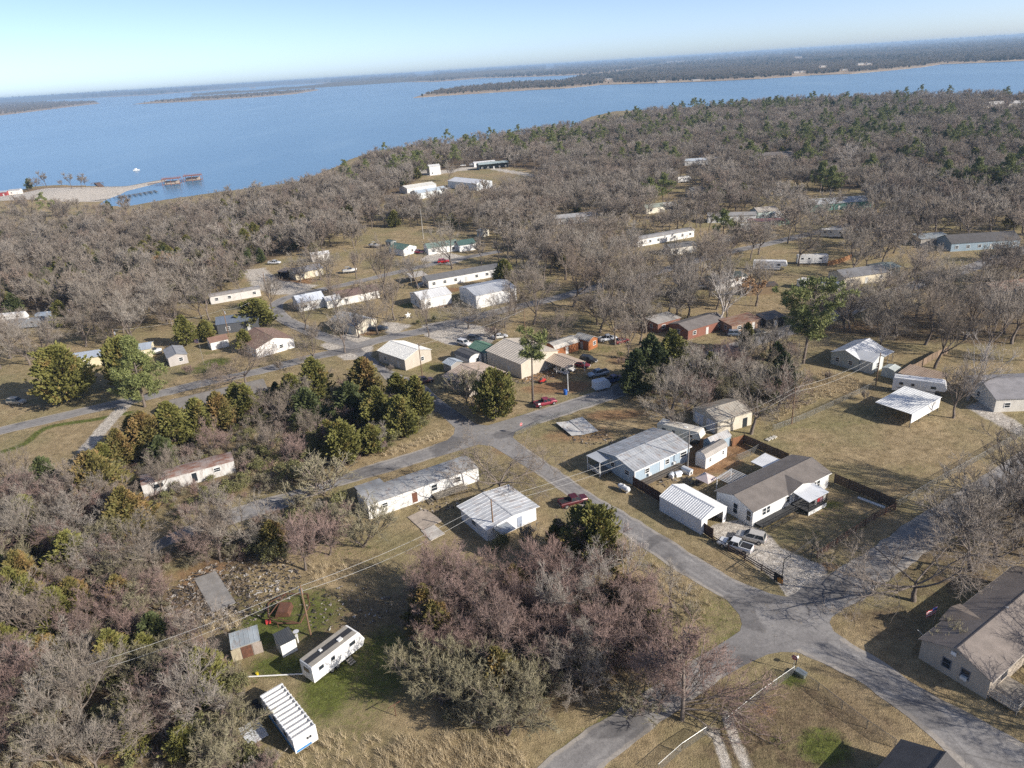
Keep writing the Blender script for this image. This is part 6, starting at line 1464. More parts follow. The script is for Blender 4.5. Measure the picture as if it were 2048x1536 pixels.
def pine_mesh(seed, h, w, bare=.42, nb=34, mat='pine', dens=1.0, flat=False):
    g = np.random.default_rng(seed); C, A, B, st = [], [], [], []
    lean = g.normal(size=2) * .03
    tp = lambda t: np.array([lean[0] * t * h, lean[1] * t * h, t * h])
    for i in range(8): st.append((*tp(i / 8), *tp((i + 1) / 8), h * .02 * (1 - i / 9), h * .02 * (1 - (i + 1) / 9)))
    for i in range(nb):
        t = bare + (1 - bare) * (i + g.uniform(0, 1)) / nb; az = g.uniform(0, 6.28)
        s = (t - bare) / (1 - bare); rad = w / 2 * (math.sin(min(1, s * 1.15 + .22) * math.pi) ** .7 * .9 + .1) * g.uniform(.6, 1.12)
        if flat: rad = w / 2 * (.38 + .62 * min(1, s * 1.35)) * (1 if s < .82 else .8) * g.uniform(.55, 1.1)
        b0 = tp(t * .97); e = np.array([math.cos(az) * rad, math.sin(az) * rad, rad * g.uniform(.05, .5)])
        st.append((*b0, *(b0 + e * .85), .07, .025))
        for c in range(int(6 * dens)):
            cc = b0 + e * g.uniform(.45, 1.05) + g.normal(size=3) * np.array([.5, .5, .28]) * w * .09
            for k in range(int(36)):
                d = unit(g.normal(size=3) + np.array([0, 0, .45])); sz = g.uniform(.3, .55)
                C.append(cc + d * sz * .6 + g.normal(size=3) * .16); A.append(d * sz); B.append(unit(np.cross(d, g.normal(size=3))) * sz * .16)
    return segs_mesh(st, 6, M['bark']), quads_mesh(np.array(C), np.array(A), np.array(B), M[mat])
def leafy_mesh(seed, h, mat, stems=6, leaves=2200, size=.14, **kw):
    a, b_ = bare_tree(seed, h, trunk=.35, limbs=3, nb=(4, 4), stems=stems, tw=.012, r0=.05, spread=.6)
    g = np.random.default_rng(seed); S = np.array(b_)
    i = g.integers(0, len(S), leaves); t = g.uniform(0, 1, leaves)[:, None]
    C = S[i, :3] * (1 - t) + S[i, 3:6] * t + g.normal(size=(leaves, 3)) * .16
    A = g.normal(size=(leaves, 3)); A /= np.linalg.norm(A, axis=1)[:, None]; B = np.cross(A, g.normal(size=(leaves, 3))); B /= np.linalg.norm(B, axis=1)[:, None]
    s = g.uniform(.6, 1.4, leaves)[:, None] * size
    return segs_mesh(a + b_, 3, M['bark']), quads_mesh(C, A * s, B * s * .5, M[mat])
V_ = {}
V_['bare'] = [tree_mesh('b', 21 + i, 'twig', h=9.0, limbs=5 + i % 3, trunk=(.26, .32, .22, .3, .36)[i], spread=(.78, .6, .9, .7, .5)[i], nb=(7, 8, 8)) for i in range(5)]
V_['pink'] = [tree_mesh('p', 41 + i, 'twig_pink', h=8.0, limbs=6, trunk=.25, spread=(.7, .85, .6)[i], nb=(8, 8, 8), tw=.0145) for i in range(3)]
V_['olive'] = [tree_mesh('o', 51 + i, 'twig_olive', h=5.5, limbs=4, trunk=.2, stems=3, r0=.09, spread=.7, nb=(6, 7, 8), tw=.015) for i in range(2)]
V_['pale'] = [tree_mesh('q', 61, 'twig_pale', 'bark_pale', h=10.5, limbs=5, trunk=.3, spread=.5, nb=(7, 6, 4))]
V_['oak'] = [tree_mesh('k', 71, 'twig', h=10.5, limbs=6, trunk=.24, spread=.98, nb=(8, 8, 8), up=.05, ln=(.62, .55, .58, .6), wob=.36)]
V_['cypress'] = [tree_mesh('y', 77, 'twig_pink', h=11.0, limbs=44, trunk=.95, spread=.6, nb=(8, 7, 4), cone=True, ln=(.46, .5, .6, .62), up=.03, r0=.2, tw=.015)]
V_['shrub'] = [tree_mesh('s', 81 + i, ('twig', 'twig_olive', 'twig_pink')[i], h=3.2, limbs=3, trunk=.3, stems=7, r0=.035, spread=.55, nb=(5, 5, 4), tw=.014) for i in range(3)]
V_['cedar'] = [cedar_mesh(101 + i, (7.5, 8.5, 6.5)[i], (5.0, 6.0, 5.2)[i], 'cedar') for i in range(3)]
V_['cedar_rust'] = [cedar_mesh(111 + i, (7.5, 6.8)[i], (5.0, 5.4)[i], 'cedar_rust') for i in range(2)]
V_['cedar_big'] = [cedar_mesh(121, 11.0, 11.0, 'cedar', 1300, 12, .40, .42, .68)]
V_['cedar_dark'] = [cedar_mesh(131, 7.5, 5.2, 'cedar_dark')]
V_['pine'] = [pine_mesh(141, 14.0, 9.0), pine_mesh(142, 13.0, 8.0, .35)]
V_['pine_round'] = [pine_mesh(145, 13.5, 13.0, .26, 40, dens=1.3), pine_mesh(146, 13.0, 11.5, .3, 34, dens=1.3)]
V_['pine_tall'] = [pine_mesh(151, 17.0, 13.0, .34, 44, dens=1.7, flat=True)]
V_['pine_sparse'] = [pine_mesh(152, 13.5, 7.5, .66, 16, flat=True)]
V_['pine_front'] = [pine_mesh(153, 15.0, 9.5, .16, 52, dens=1.35)]
V_['privet'] = [leafy_mesh(161 + i, (3.6, 2.8)[i], 'privet') for i in range(2)]
V_['deadleaf'] = [leafy_mesh(171, 5.5, 'deadleaf', 2, 1500, .16)]
# light versions for the far wood
LOD = {}
LOD['bare'] = [bare_tree(301 + i, 9.0, limbs=5, nb=(7, 8, 5), tw=.034, r0=.24, spread=(.75, .6, .88, .5, .7)[i], trunk=(.28, .32, .22, .4, .3)[i], ln=((.5, .56, .58, .6), (.5, .56, .58, .6), (.56, .56, .58, .6), (.42, .5, .55, .6), (.5, .6, .6, .6))[i]) for i in range(5)]
def two_mat(a, b_, n, m0, m1):
    me = segs_mesh(a + b_, n, M[m0]); me.materials.append(M[m1])
    me.polygons.foreach_set("material_index", np.tile(np.r_[np.zeros(len(a), np.int32), np.ones(len(b_), np.int32)], n)); return me
LODM = [two_mat(a, b_, 3, 'bark', 'twig_far') for a, b_ in LOD['bare']]
SHM = [segs_mesh(a + b_, 3, M['twig_shore_shaded']) for a, b_ in [bare_tree(331 + i, 9.0, limbs=5, nb=(6, 5), tw=.09) for i in range(2)]]
LODC = cedar_mesh(311, 7.5, 5.4, 'cedar_dark', 150, 6, .75)[1]
SHC = cedar_mesh(314, 7.5, 6.4, 'leaf_shore_shaded', 90, 5, 1.0)[1]
LODC2 = cedar_mesh(313, 7.0, 5.8, 'cedar', 150, 6, .75)[1]
LODP = pine_mesh(312, 13.0, 11.0, .35, 20, dens=.8)[1]

# ------------------------------------------------------------------ plants: placing
PLACED = []
def free(P, margin=.8, road=1.6):
    ok = np.ones(len(P), bool)
    for c, a, hl, hw in FOOT:
        d = P - c; x = d[:, 0] * math.cos(a) + d[:, 1] * math.sin(a); y = -d[:, 0] * math.sin(a) + d[:, 1] * math.cos(a)
        ok &= ~((np.abs(x) < hl + margin) & (np.abs(y) < hw + margin))
    for line, hw in ROADS: ok &= dline(P, line[::3] if len(line) > 60 else line) > hw + road
    return ok
def sample(poly, spacing, seed, z=0.0, world=False):
    W = poly if world else GP(poly, z)
    g = np.random.default_rng(seed); lo, hi = W.min(0), W.max(0)
    xs = np.arange(lo[0], hi[0], spacing); ys = np.arange(lo[1], hi[1], spacing)
    P = np.stack(np.meshgrid(xs, ys), -1).reshape(-1, 2) + g.uniform(-.48, .48, (len(xs) * len(ys), 2)) * spacing
    return P[inpoly(P, W)]
def project(P, z):
    v0, v1, v2 = P[:, 0], P[:, 1], np.asarray(z) - H
    cp, sp = math.cos(PITCH), math.sin(PITCH)
    f = cp * v1 - sp * v2; u = sp * v1 + cp * v2
    x, y = v0 / f * FPX, u / f * FPX
    c, s = math.cos(ROLL), math.sin(ROLL)
    return 1024 + c * x - s * y, 768 - (s * x + c * y)
NAMES = {'bare': ("bare_tree", "tree"), 'pink': ("bare_tree", "tree"), 'olive': ("budding_tree", "tree"), 'pale': ("bare_tree", "tree"), 'oak': ("bare_tree", "tree"), 'cypress': ("cypress_tree", "tree"), 'shrub': ("bare_shrub", "shrub"), 'cedar': ("cedar_tree", "tree"),
         'cedar_rust': ("cedar_tree", "tree"), 'cedar_big': ("cedar_tree", "tree"), 'cedar_dark': ("cedar_tree", "tree"), 'pine': ("pine_tree", "tree"), 'pine_tall': ("pine_tree", "tree"), 'pine_round': ("pine_tree", "tree"), 'pine_sparse': ("pine_tree", "tree"), 'pine_front': ("pine_tree", "tree"), 'privet': ("evergreen_shrub", "shrub"), 'deadleaf': ("brown_leaf_tree", "tree")}
HGT = {'bare': 9, 'pink': 8, 'olive': 5.5, 'pale': 10.5, 'oak': 10.5, 'cypress': 11, 'shrub': 3, 'cedar': 7.5, 'cedar_rust': 7, 'cedar_big': 11, 'cedar_dark': 7.5, 'pine': 13.5, 'pine_tall': 17, 'pine_round': 13.5, 'pine_sparse': 13.5, 'pine_front': 15, 'privet': 3.3, 'deadleaf': 5.5}
CNT = {}
def plant(kind, p, s, label, group=None, z=None, sx=1.0):
    v = random.choice(V_[kind]); nm, ct = NAMES[kind]
    t = thing(nm, label, ct, (p[0], p[1], z if z is not None else (gz1(p) if p[1] > 330 else 0.0)), random.uniform(0, 6.28), group)
    t.scale = (s * sx, s * sx, s)
    link("trunk" if kind not in ('shrub', 'privet', 'olive') else "stems", v[0], t); link("crown" if kind not in ('shrub', 'privet') else "foliage", v[1], t)
    CNT[nm] = CNT.get(nm, 0) + 1
    PLACED.append((p[0], p[1], s * HGT[kind]))
KEY = [
 ('bare', 1925, 1090, 16, 1.0, "tall bare tree behind the mistletoe tree on the shaded lane"), ('bare', 1990, 1118, 16, 1.0, "big bare tree above the tan house roof"), ('bare', 2032, 1050, 16, 1.0, "bare tree at the right edge beside the shaded lane"),
 ('bare', 2085, 1000, 16, 1.0, "bare tree just past the right edge on the shaded lane"), ('oak', 2270, 1400, 13, 1.1, "bare yard tree past the right edge whose shadow crosses the bottom lane"), ('bare', 2245, 1510, 14, 1.1, "tall bare yard tree past the lower right corner"), ('oak', 2350, 1480, 14, 1.1, "second bare yard tree past the lower right corner"),
 ('oak', 1827, 1202, 14.5, 1.1, "wide bare tree with mistletoe clumps beside the shaded lane and the mailbox"),
 ('oak', 1000, 990, 13, 1.15, "bare tree spreading over the worn white-roofed building"),
 ('bare', 1337, 868, 13.5, 1.1, "tall bare tree rising behind the light blue home"),
 ('bare', 1502, 868, 16.5, 1.0, "tall brown bare tree against the tan workshop"),
 ('cypress', 1364, 1440, 14.5, 1.2, "rusty conical bare tree beside the near chain-link fence"),
 ('bare', 1906, 836, 12.5, 1.0, "bare tree beside the open white carport"),
 ('oak', 493, 768, 13.5, 1.1, "round-crowned bare tree at the edge of the curving road"),
 ('bare', 632, 734, 13.5, 1.1, "bare tree on the corner lawn right of the brown-roofed house"),
 ('bare', 1147, 614, 18, 1.15, "big fan-shaped bare tree on the far side of the street"),
 ('bare', 1068, 649, 17, 1, "bare tree with forked trunk on the dry lawn by the street"),
 ('bare', 1029, 631, 15, .9, "slender bare tree in front of the big metal barn"),
 ('oak', 937, 658, 11, 1.1, "low spreading bare tree between the two metal barns"),
 ('bare', 858, 674, 13, .6, "thin lopped tree beside the street below the white barn"),
 ('bare', 755, 669, 14, 1.0, "bare tree in front of the dark blue-grey car"),
 ('bare', 718, 675, 13, 1.0, "bare tree in front of the cream hip-roofed house"),
 ('bare', 991, 680, 11, 1.0, "small bare tree on the lawn behind the dark crossover"),
 ('bare', 904, 538, 19, .9, "tall forked bare tree above the bright red car"),
 ('bare', 658, 582, 16, 1.0, "bare tree standing between the yellow house and the red-brown roof"),
 ('bare', 601, 563, 14, 1.0, "bare tree at the front of the yellow house"),
 ('bare', 713, 557, 11, 1.0, "bare tree on the strip of lawn right of the white boat hull"),
 ('bare', 836, 578, 17, .8, "tall thin bare tree in front of the low tan carport"),
 ('bare', 771, 598, 20, .9, "tall lopped tree left of the white barn"),
 ('oak', 1048, 383, 14, 1.0, "bare tree on the far lawn by the gravel road"),
 ('oak', 1012, 377, 12, 1.0, "low bare tree right of the long storage building"),
 ('bare', 897, 362, 13, 1.0, "bare tree at the bend of the gravel road"),
 ('bare', 957, 492, 14, 1.0, "bare tree beside the lone cream shed"),
 ('bare', 1749, 645, 17, 1.0, "bare tree by the bend of the lane right of the tall pine"),
 ('bare', 1792, 672, 18, 1.0, "tall bare tree above the small pale green shed"),
 ('bare', 1869, 737, 17, .9, "bare tree behind the tan board fence"),
 ('pale', 1935, 800, 15, .9, "white-barked bare tree in front of the long grey roof"),
 ('bare', 1971, 722, 18, .9, "bare tree behind the long grey roof at the right edge"),
 ('pale', 1433, 655, 19, 1.0, "pale sycamore with whitish branches beside the red-brown house"),
 ('pale', 1700, 345, 20, 1.1, "whitish bare tree among the far evergreens"),
 ('bare', 1708, 558, 17, 1.0, "bare tree in front of the cream-ended house"),
 ('bare', 1597, 532, 17, .9, "bare tree in front of the park trailer"),
 ('bare', 1517, 509, 17, .9, "bare tree left of the swoosh-striped fifth-wheel"),
 ('bare', 1402, 575, 19, 1.0, "bare tree left of the dark-roofed mobile home"),
 ('pink', 1322, 1405, 9, 1.1, "russet bare tree overhanging the lower lane"), ('shrub', 1262, 1432, 4, 1.2, "bare roadside bush at the lower lane"), ('bare', 455, 1085, 11, 1.0, "bare tree at the lane above the rubble"), ('pink', 400, 1120, 10, 1.0, "russet bare tree left of the foundation slab"), ('pink', 660, 1110, 9, 1.0, "russet bare tree beside the budding willow"),
 ('bare', 690, 705, 12, 1.0, "bare tree at the wide street corner"), ('bare', 790, 640, 13, 1.0, "bare tree between the cream house and the white barn"), ('bare', 676, 632, 13, 1.0, "bare tree left of the cream hip-roofed house"), ('bare', 610, 660, 12, 1.0, "bare tree at the bend of the upper street"), ('bare', 420, 640, 13, 1.0, "bare tree left of the dark barn"), ('bare', 355, 655, 13, 1.1, "bare tree above the grey-roofed wing"), ('bare', 545, 622, 12, 1.0, "bare tree inside the street bend"), ('bare', 735, 620, 13, 1.0, "tall bare tree below the red-brown roof"), ('bare', 640, 560, 14, 1.0, "bare tree right of the yellow house"), ('bare', 1010, 655, 13, 1.0, "bare tree left of the dark utility pole"), ('bare', 1110, 700, 13, 1.0, "bare tree in front of the log cabin"), ('bare', 1195, 650, 14, 1.0, "bare tree behind the log shed"), ('bare', 1230, 690, 14, 1.0, "bare tree right of the shaded white pickup"), ('bare', 230, 690, 13, 1.1, "bare tree behind the long cream house"), ('bare', 60, 730, 13, 1.1, "bare tree left of the huge round cedar"), ('bare', 20, 690, 13, 1.1, "bare tree at the left edge below the campers"), ('bare', 1280, 690, 14, 1.0, "bare tree above the dark cedar row"), ('bare', 1660, 660, 15, 1.0, "bare tree behind the white-roofed cottage"), ('bare', 1990, 650, 16, 1, "tall bare tree below the rust-streaked barn"), ('bare', 1700, 640, 16, 1, "bare tree on the lane behind the cottage"), ('bare', 1850, 690, 16, 1, "bare tree above the tan board fence"), ('bare', 1760, 700, 13, 1, "bare tree right of the white-roofed cottage"),
 ('bare', 490, 1105, 11, 1.0, "bare fan-shaped tree beside the slab and its long shadow"),
 ('pink', 612, 1140, 10.5, 1.0, "rounded brownish bare tree left of the budding willow"),
 ('shrub', 655, 985, 7.5, 1.4, "brushy bare thicket bush at the lane behind the white trailer"),
 ('olive', 725, 1095, 10, 1.0, "yellow-green budding tree in front of the white trailer"),
 ('bare', 555, 860, 12, 1.1, "grey bare tree between the cedars above the derelict trailer"),
 ('shrub', 1895, 1310, 4.5, 1.0, "dense bare bush at the corner of the tan house"),
 ('shrub', 942, 810, 8, 1.2, "brown bare bush in front of the low tan house"),
 ('shrub', 985, 672, 3.0, 1.3, "round bare bush beside the white car on the lawn"),
 ('bare', 1345, 1215, 8, 1.2, "low spreading bare tree on the verge of the straight lane"),
 ('pale', 1245, 1185, 12, .6, "leaning pale dead-looking tree at the edge of the thicket"),
 ('pine_tall', 1606, 727, 21, 1.05, "tall spreading pine beside the white-roofed cottage"),
 ('pine_front', 290, 814, 18.5, 1.1, "bright green pine beside the curving road"),
 ('pine_sparse', 1066, 806, 17, 1.0, "thin pine with high crown in the cluttered yard"),
 ('cedar_big', 137, 804, 15.5, .98, "huge round cedar at the left beside the tan vehicle"),
 ('cedar_big', 258, 772, 14, .8, "big cedar behind the bright green pine"),
 ('cedar', 515, 650, 10.5, 1.8, "round cedar behind the brown-roofed house"),
 ('cedar_big', 992, 836, 12, .85, "dense cedar at the junction in front of the low tan house"),
 ('cedar', 493, 702, 8, 1.0, "small cedar left of the brown-roofed house"),
 ('cedar', 1010, 574, 12, 1.0, "dark cedar behind the big metal barn"),
 ('cedar_big', 1185, 1142, 12, .85, "large cedar at the lane beside the thicket"),
 ('cedar', 1118, 1110, 7, 1.0, "cedar at the corner of the worn white-roofed building"),
 ('cedar', 1300, 1300, 8, 1.2, "olive cedar at the right end of the thicket"),
 ('cedar_rust', 1245, 1215, 6, 1.2, "rusty little cedar behind the leaning tree"),
 ('cedar_dark', 1272, 792, 12, 1.0, "dark cedar right of the blue pickup, front one"), ('cedar_dark', 1300, 776, 14, 1.0, "dark tree-like cedar in the middle of the dark row"), ('cedar', 1342, 766, 14, 1.0, "dark green cedar at the right of the dark row"),
 ('cedar_dark', 1562, 802, 12, .8, "dark cedar at the right end of the brown brush"), ('cedar_dark', 1548, 760, 10, .8, "dark cedar on the far side of the brown brush"), ('cedar', 1492, 700, 7, .9, "young cedar at the edge of the lane by the tin shack"),
 ('deadleaf', 1497, 618, 10, 1.0, "small tree holding orange-brown leaves right of the sycamore"), ('deadleaf', 345, 560, 11, 1.0, "tree with rusty dead leaves at the edge of the left wood"),
]
for k, px, py, h, sx, lb in KEY:
    if not lb: continue
    p = G(px, py); z = gz1(p) if p[1] > 330 else 0.0
    plant(k, p, h / HGT[k], lb, None, z, sx)
# the cedar band, rusty and olive cedars
ORD = "first second third fourth fifth sixth seventh eighth ninth tenth eleventh twelfth thirteenth fourteenth fifteenth sixteenth seventeenth eighteenth nineteenth twentieth twenty-first twenty-second twenty-third twenty-fourth".split()
BAND = []
for i, (px, py, k, h, sx) in enumerate([(300, 905, 'cedar_rust', 7.5, 1.2), (352, 890, 'cedar', 7, 1.2), (405, 872, 'cedar', 7, 1.2), (445, 858, 'cedar_rust', 6.5, 1.2), (250, 930, 'cedar_rust', 6, 1.1), (205, 1005, 'cedar_rust', 8.5, 1.15), (265, 1065, 'cedar_rust', 6.5, 1.35), (590, 815, 'cedar', 7.5, 1.1), (635, 800, 'cedar', 7.5, 1.1), (620, 850, 'cedar_dark', 7, 1.2),
        (690, 922, 'cedar', 8, 1.15), (660, 900, 'cedar', 6, 1.1), (735, 800, 'cedar_rust', 8.5, 1.0), (705, 845, 'cedar_dark', 7.5, 1.2), (760, 860, 'cedar', 7, 1.2), (805, 875, 'cedar', 7.5, 1.2), (838, 838, 'cedar', 8, 1.0), (800, 820, 'cedar', 7, 1.2), (745, 905, 'cedar', 5.5, 1.3), (480, 830, 'cedar', 5.5, 1.2)]):
    BAND.append((px, py, k, h * 1.38, sx))
for j, (px, py, k, h, sx) in enumerate(sorted(BAND)): plant(k, G(px, py), h / HGT[k], ORD[j] + (" evergreen from the left in the cedar band, rusty tinted" if k == 'cedar_rust' else " evergreen from the left in the cedar band, olive green"), "cedars of the evergreen band", 0.0, sx)
for j, (px, py, k, h, sx) in enumerate(sorted([(75, 1250, 'cedar', 7, 1.2), (130, 1262, 'cedar', 6.5, 1.2), (165, 1240, 'cedar_rust', 6, 1.1), (20, 1320, 'cedar', 6, 1.1), (240, 1345, 'cedar', 6, 1.2), (300, 1330, 'cedar', 4.5, 1.2), (60, 1190, 'cedar_rust', 6.5, 1.1), (280, 1500, 'cedar', 4.5, 1.1)])):
    plant(k, G(px, py), h * 1.25 / HGT[k], ("rusty" if k == 'cedar_rust' else "yellow-green") + " cedar, " + ORD[j] + " evergreen from the left edge among the lower left trees", "cedars at lower left", 0.0, sx)
for j, (px, py, k, h, sx) in enumerate(sorted([(375, 690, 'cedar', 6.5, 1.1), (415, 682, 'cedar', 6.0, 1.1), (130, 655, 'cedar', 6.5, 1.0), (165, 640, 'cedar_dark', 6, 1), (205, 590, 'cedar', 7, 1), (330, 600, 'cedar', 8, 1.1), (300, 595, 'cedar_dark', 7, 1), (160, 580, 'cedar', 6, 1)])):
    plant(k, G(px, py), h * 1.35 / HGT[k], "green cedar, " + ORD[j] + " from the left among the bare trees above the cream house", "cedars at middle left", 0.0, sx)
# pines of the far village
for j, (px, py, h) in enumerate(sorted([(1300, 410, 13), (1326, 405, 14), (1445, 490, 13), (1500, 335, 15), (1275, 330, 14), (1330, 330, 14), (1348, 336, 13), (1610, 345, 16), (1640, 385, 14), (1660, 392, 13), (1740, 365, 14), (1885, 385, 14), (1945, 388, 16), (2010, 385, 16), (2035, 360, 16), (1445, 290, 14), (1480, 285, 14), (1880, 340, 12), (1425, 415, 11), (1700, 300, 14), (1560, 280, 14)])):
    p = G(px, py); plant('pine_round', p, h * 1.15 / 13.5, ORD[j] + " from the left of the bright pines in the far bare woods", "pines of the far village", gz1(p))
# ---- woods
ALLB, ALLC, SHR = [], [], []
for name, sp, seed in (('left', 4.5, 1), ('thicket', 4.0, 2), ('west', 7.2, 3), ('north', 9.6, 4), ('east', 14, 5)):
    P = sample(WOODS[name], sp, seed); P = P[free(P, 1.0)]
    d = shore_d(P); P = P[d > 6]
    for p in P: ALLB.append((p[0], p[1], name))
VIL = [(-300, 660), (0, 620), (250, 600), (420, 575), (560, 500), (720, 440), (900, 400), (1100, 345), (1500, 345), (2100, 430), (2200, 700), (2100, 800), (1900, 690), (1680, 660), (1560, 690), (1250, 710), (1150, 640), (950, 540), (800, 560), (640, 560), (560, 660), (480, 640), (300, 680), (0, 740), (-300, 800)]
CLEAR = [GP(c) for c in ([(480, 535), (560, 520), (720, 510), (900, 505), (900, 560), (780, 640), (560, 660), (540, 590)], [(720, 470), (850, 450), (950, 470), (960, 520), (800, 520), (720, 510)], [(820, 350), (960, 330), (1100, 350), (1060, 395), (830, 400)], [(950, 600), (1180, 590), (1230, 650), (1100, 680), (960, 680)], [(1280, 400), (1400, 400), (1400, 430), (1280, 430)],
        [(1570, 500), (1690, 500), (1730, 560), (1640, 600), (1500, 590), (1480, 530)], [(1820, 490), (2000, 495), (2000, 540), (1840, 545)], [(1560, 385), (1720, 385), (1720, 420), (1580, 420)], [(0, 620), (60, 605), (190, 640), (160, 665), (0, 665)], [(1640, 600), (1780, 560), (1800, 600), (1680, 640)], [(780, 350), (880, 345), (880, 410), (790, 400)])]
P = sample(VIL, 9.0, 6); P = P[free(P, 1.2)]
ok = np.ones(len(P), bool)
vx, vy = project(P, np.zeros(len(P)))
for c in CLEAR: ok &= ~inpoly(P, c)
thin = inpoly(P, GP([(1600, 640), (1760, 590), (1900, 570), (2200, 500), (2200, 720), (1900, 710), (1680, 690)]))
ok &= ~(thin & (rng.random(len(P)) < .62))
for p in P[ok]: ALLB.append((p[0], p[1], 'village'))
for p in sample([(0, 424), (180, 420), (300, 418), (330, 432), (150, 462), (0, 470)], 13, 12): ALLB.append((p[0], p[1], 'spit'))
P = sample([(1230, 715), (1400, 715), (1560, 705), (1600, 760), (1570, 820), (1510, 860), (1400, 830), (1330, 830), (1280, 800)], 6.0, 7); P = P[free(P, 1.0)]
for p in P: ALLB.append((p[0], p[1], 'brush'))
P = sample(WOODS['cedars'], 8.5, 13); P = P[free(P, 1.0)]
for p in P: ALLB.append((p[0], p[1], 'band'))
P = sample([(1880, 1150), (1950, 1090), (2100, 960), (2200, 1100), (2060, 1180), (1960, 1150)], 7.0, 8); P = P[free(P, 1.5)]
for p in P: ALLB.append((p[0], p[1], 'lane'))
P = sample([(340, 1120), (430, 1100), (560, 1065), (640, 1040), (690, 1050), (620, 1100), (480, 1130), (380, 1140)], 8, 9); P = P[free(P, 1.0, 4.0)]
for p in P: ALLB.append((p[0], p[1], 'slab'))
for px, py in [(60, 372), (75, 376), (95, 372), (125, 370), (145, 372), (165, 376), (172, 368), (20, 376), (5, 376)]:
    p = G(px, py + 6, LAKE + 1); ALLB.append((p[0], p[1], 'spit'))
A = np.array([(a[0], a[1]) for a in ALLB]); Z = gz(A)
ux, uy = project(A, Z + 3); dist = np.sqrt((A ** 2).sum(1) + (H - Z) ** 2)
hide = np.zeros(len(A), bool); zs = np.array([a[2] not in ('left', 'thicket', 'lane') for a in ALLB]); vx, vy = project(A, Z)
for lx, ly, hl in VIEW:
    hx, hy = project(np.array([[lx, ly]]), np.array([0.0 if ly < 330 else gz1((lx, ly))])); d = math.hypot(lx, ly)
    hide |= zs & (np.abs(vx - hx[0]) < 1450 * (hl + 2.5) / d) & (vy > hy[0] - 3) & (vy - hy[0] < 1450 * 11.5 / d) & (rng.random(len(A)) < (.86 if d > 250 else .7))
cl = np.array([math.sin(a[0] * .021 + 2 * math.sin(a[1] * .013)) + math.sin(a[1] * .027 + 1.7 * math.sin(a[0] * .017)) for a in A])
LBL = {'left': ("bare brownish tree in the tangled wood at lower left", "bare trees of the lower left wood"), 'thicket': ("mauve-twigged bare tree in the thicket beside the crossing", "bare trees of the thicket"), 'west': ("grey bare tree in the dense wood between the village and the marina", "bare trees of the wood by the marina"),
       'north': ("grey bare tree in the far wood along the lake", "bare trees of the far lakeside wood"), 'east': ("bare tree in the open grove left of the right-hand edge", "bare trees of the right-hand grove"), 'village': ("grey bare tree growing among the village houses", "bare trees among the houses"),
       'brush': ("brown bare tree in the brush behind the tan workshop", "bare trees of the brown brush"), 'lane': ("bare tree shading the lane at the right edge", "bare trees along the shaded lane"), 'slab': ("bare sapling tree between the lane and the rubble", "bare saplings by the rubble"), 'band': ("bare tree in the evergreen band above the lane", "bare trees of the evergreen band"), 'spit': ("small bare tree on the sandy spit", "bare trees on the spit")}
CLB = {k: (v[0].replace("bare", "dark evergreen").replace("mauve-twigged ", "").replace("grey ", "").replace("brownish ", "").replace("brown ", "").replace("sapling tree", "young tree"), v[1].replace("bare", "evergreen")) for k, v in LBL.items()}
order = np.argsort(dist)
nb_ = CNT.get("bare_tree", 0); ncd = CNT.get("cedar_tree", 0)
farB, farC = [], []
SEEN = {}
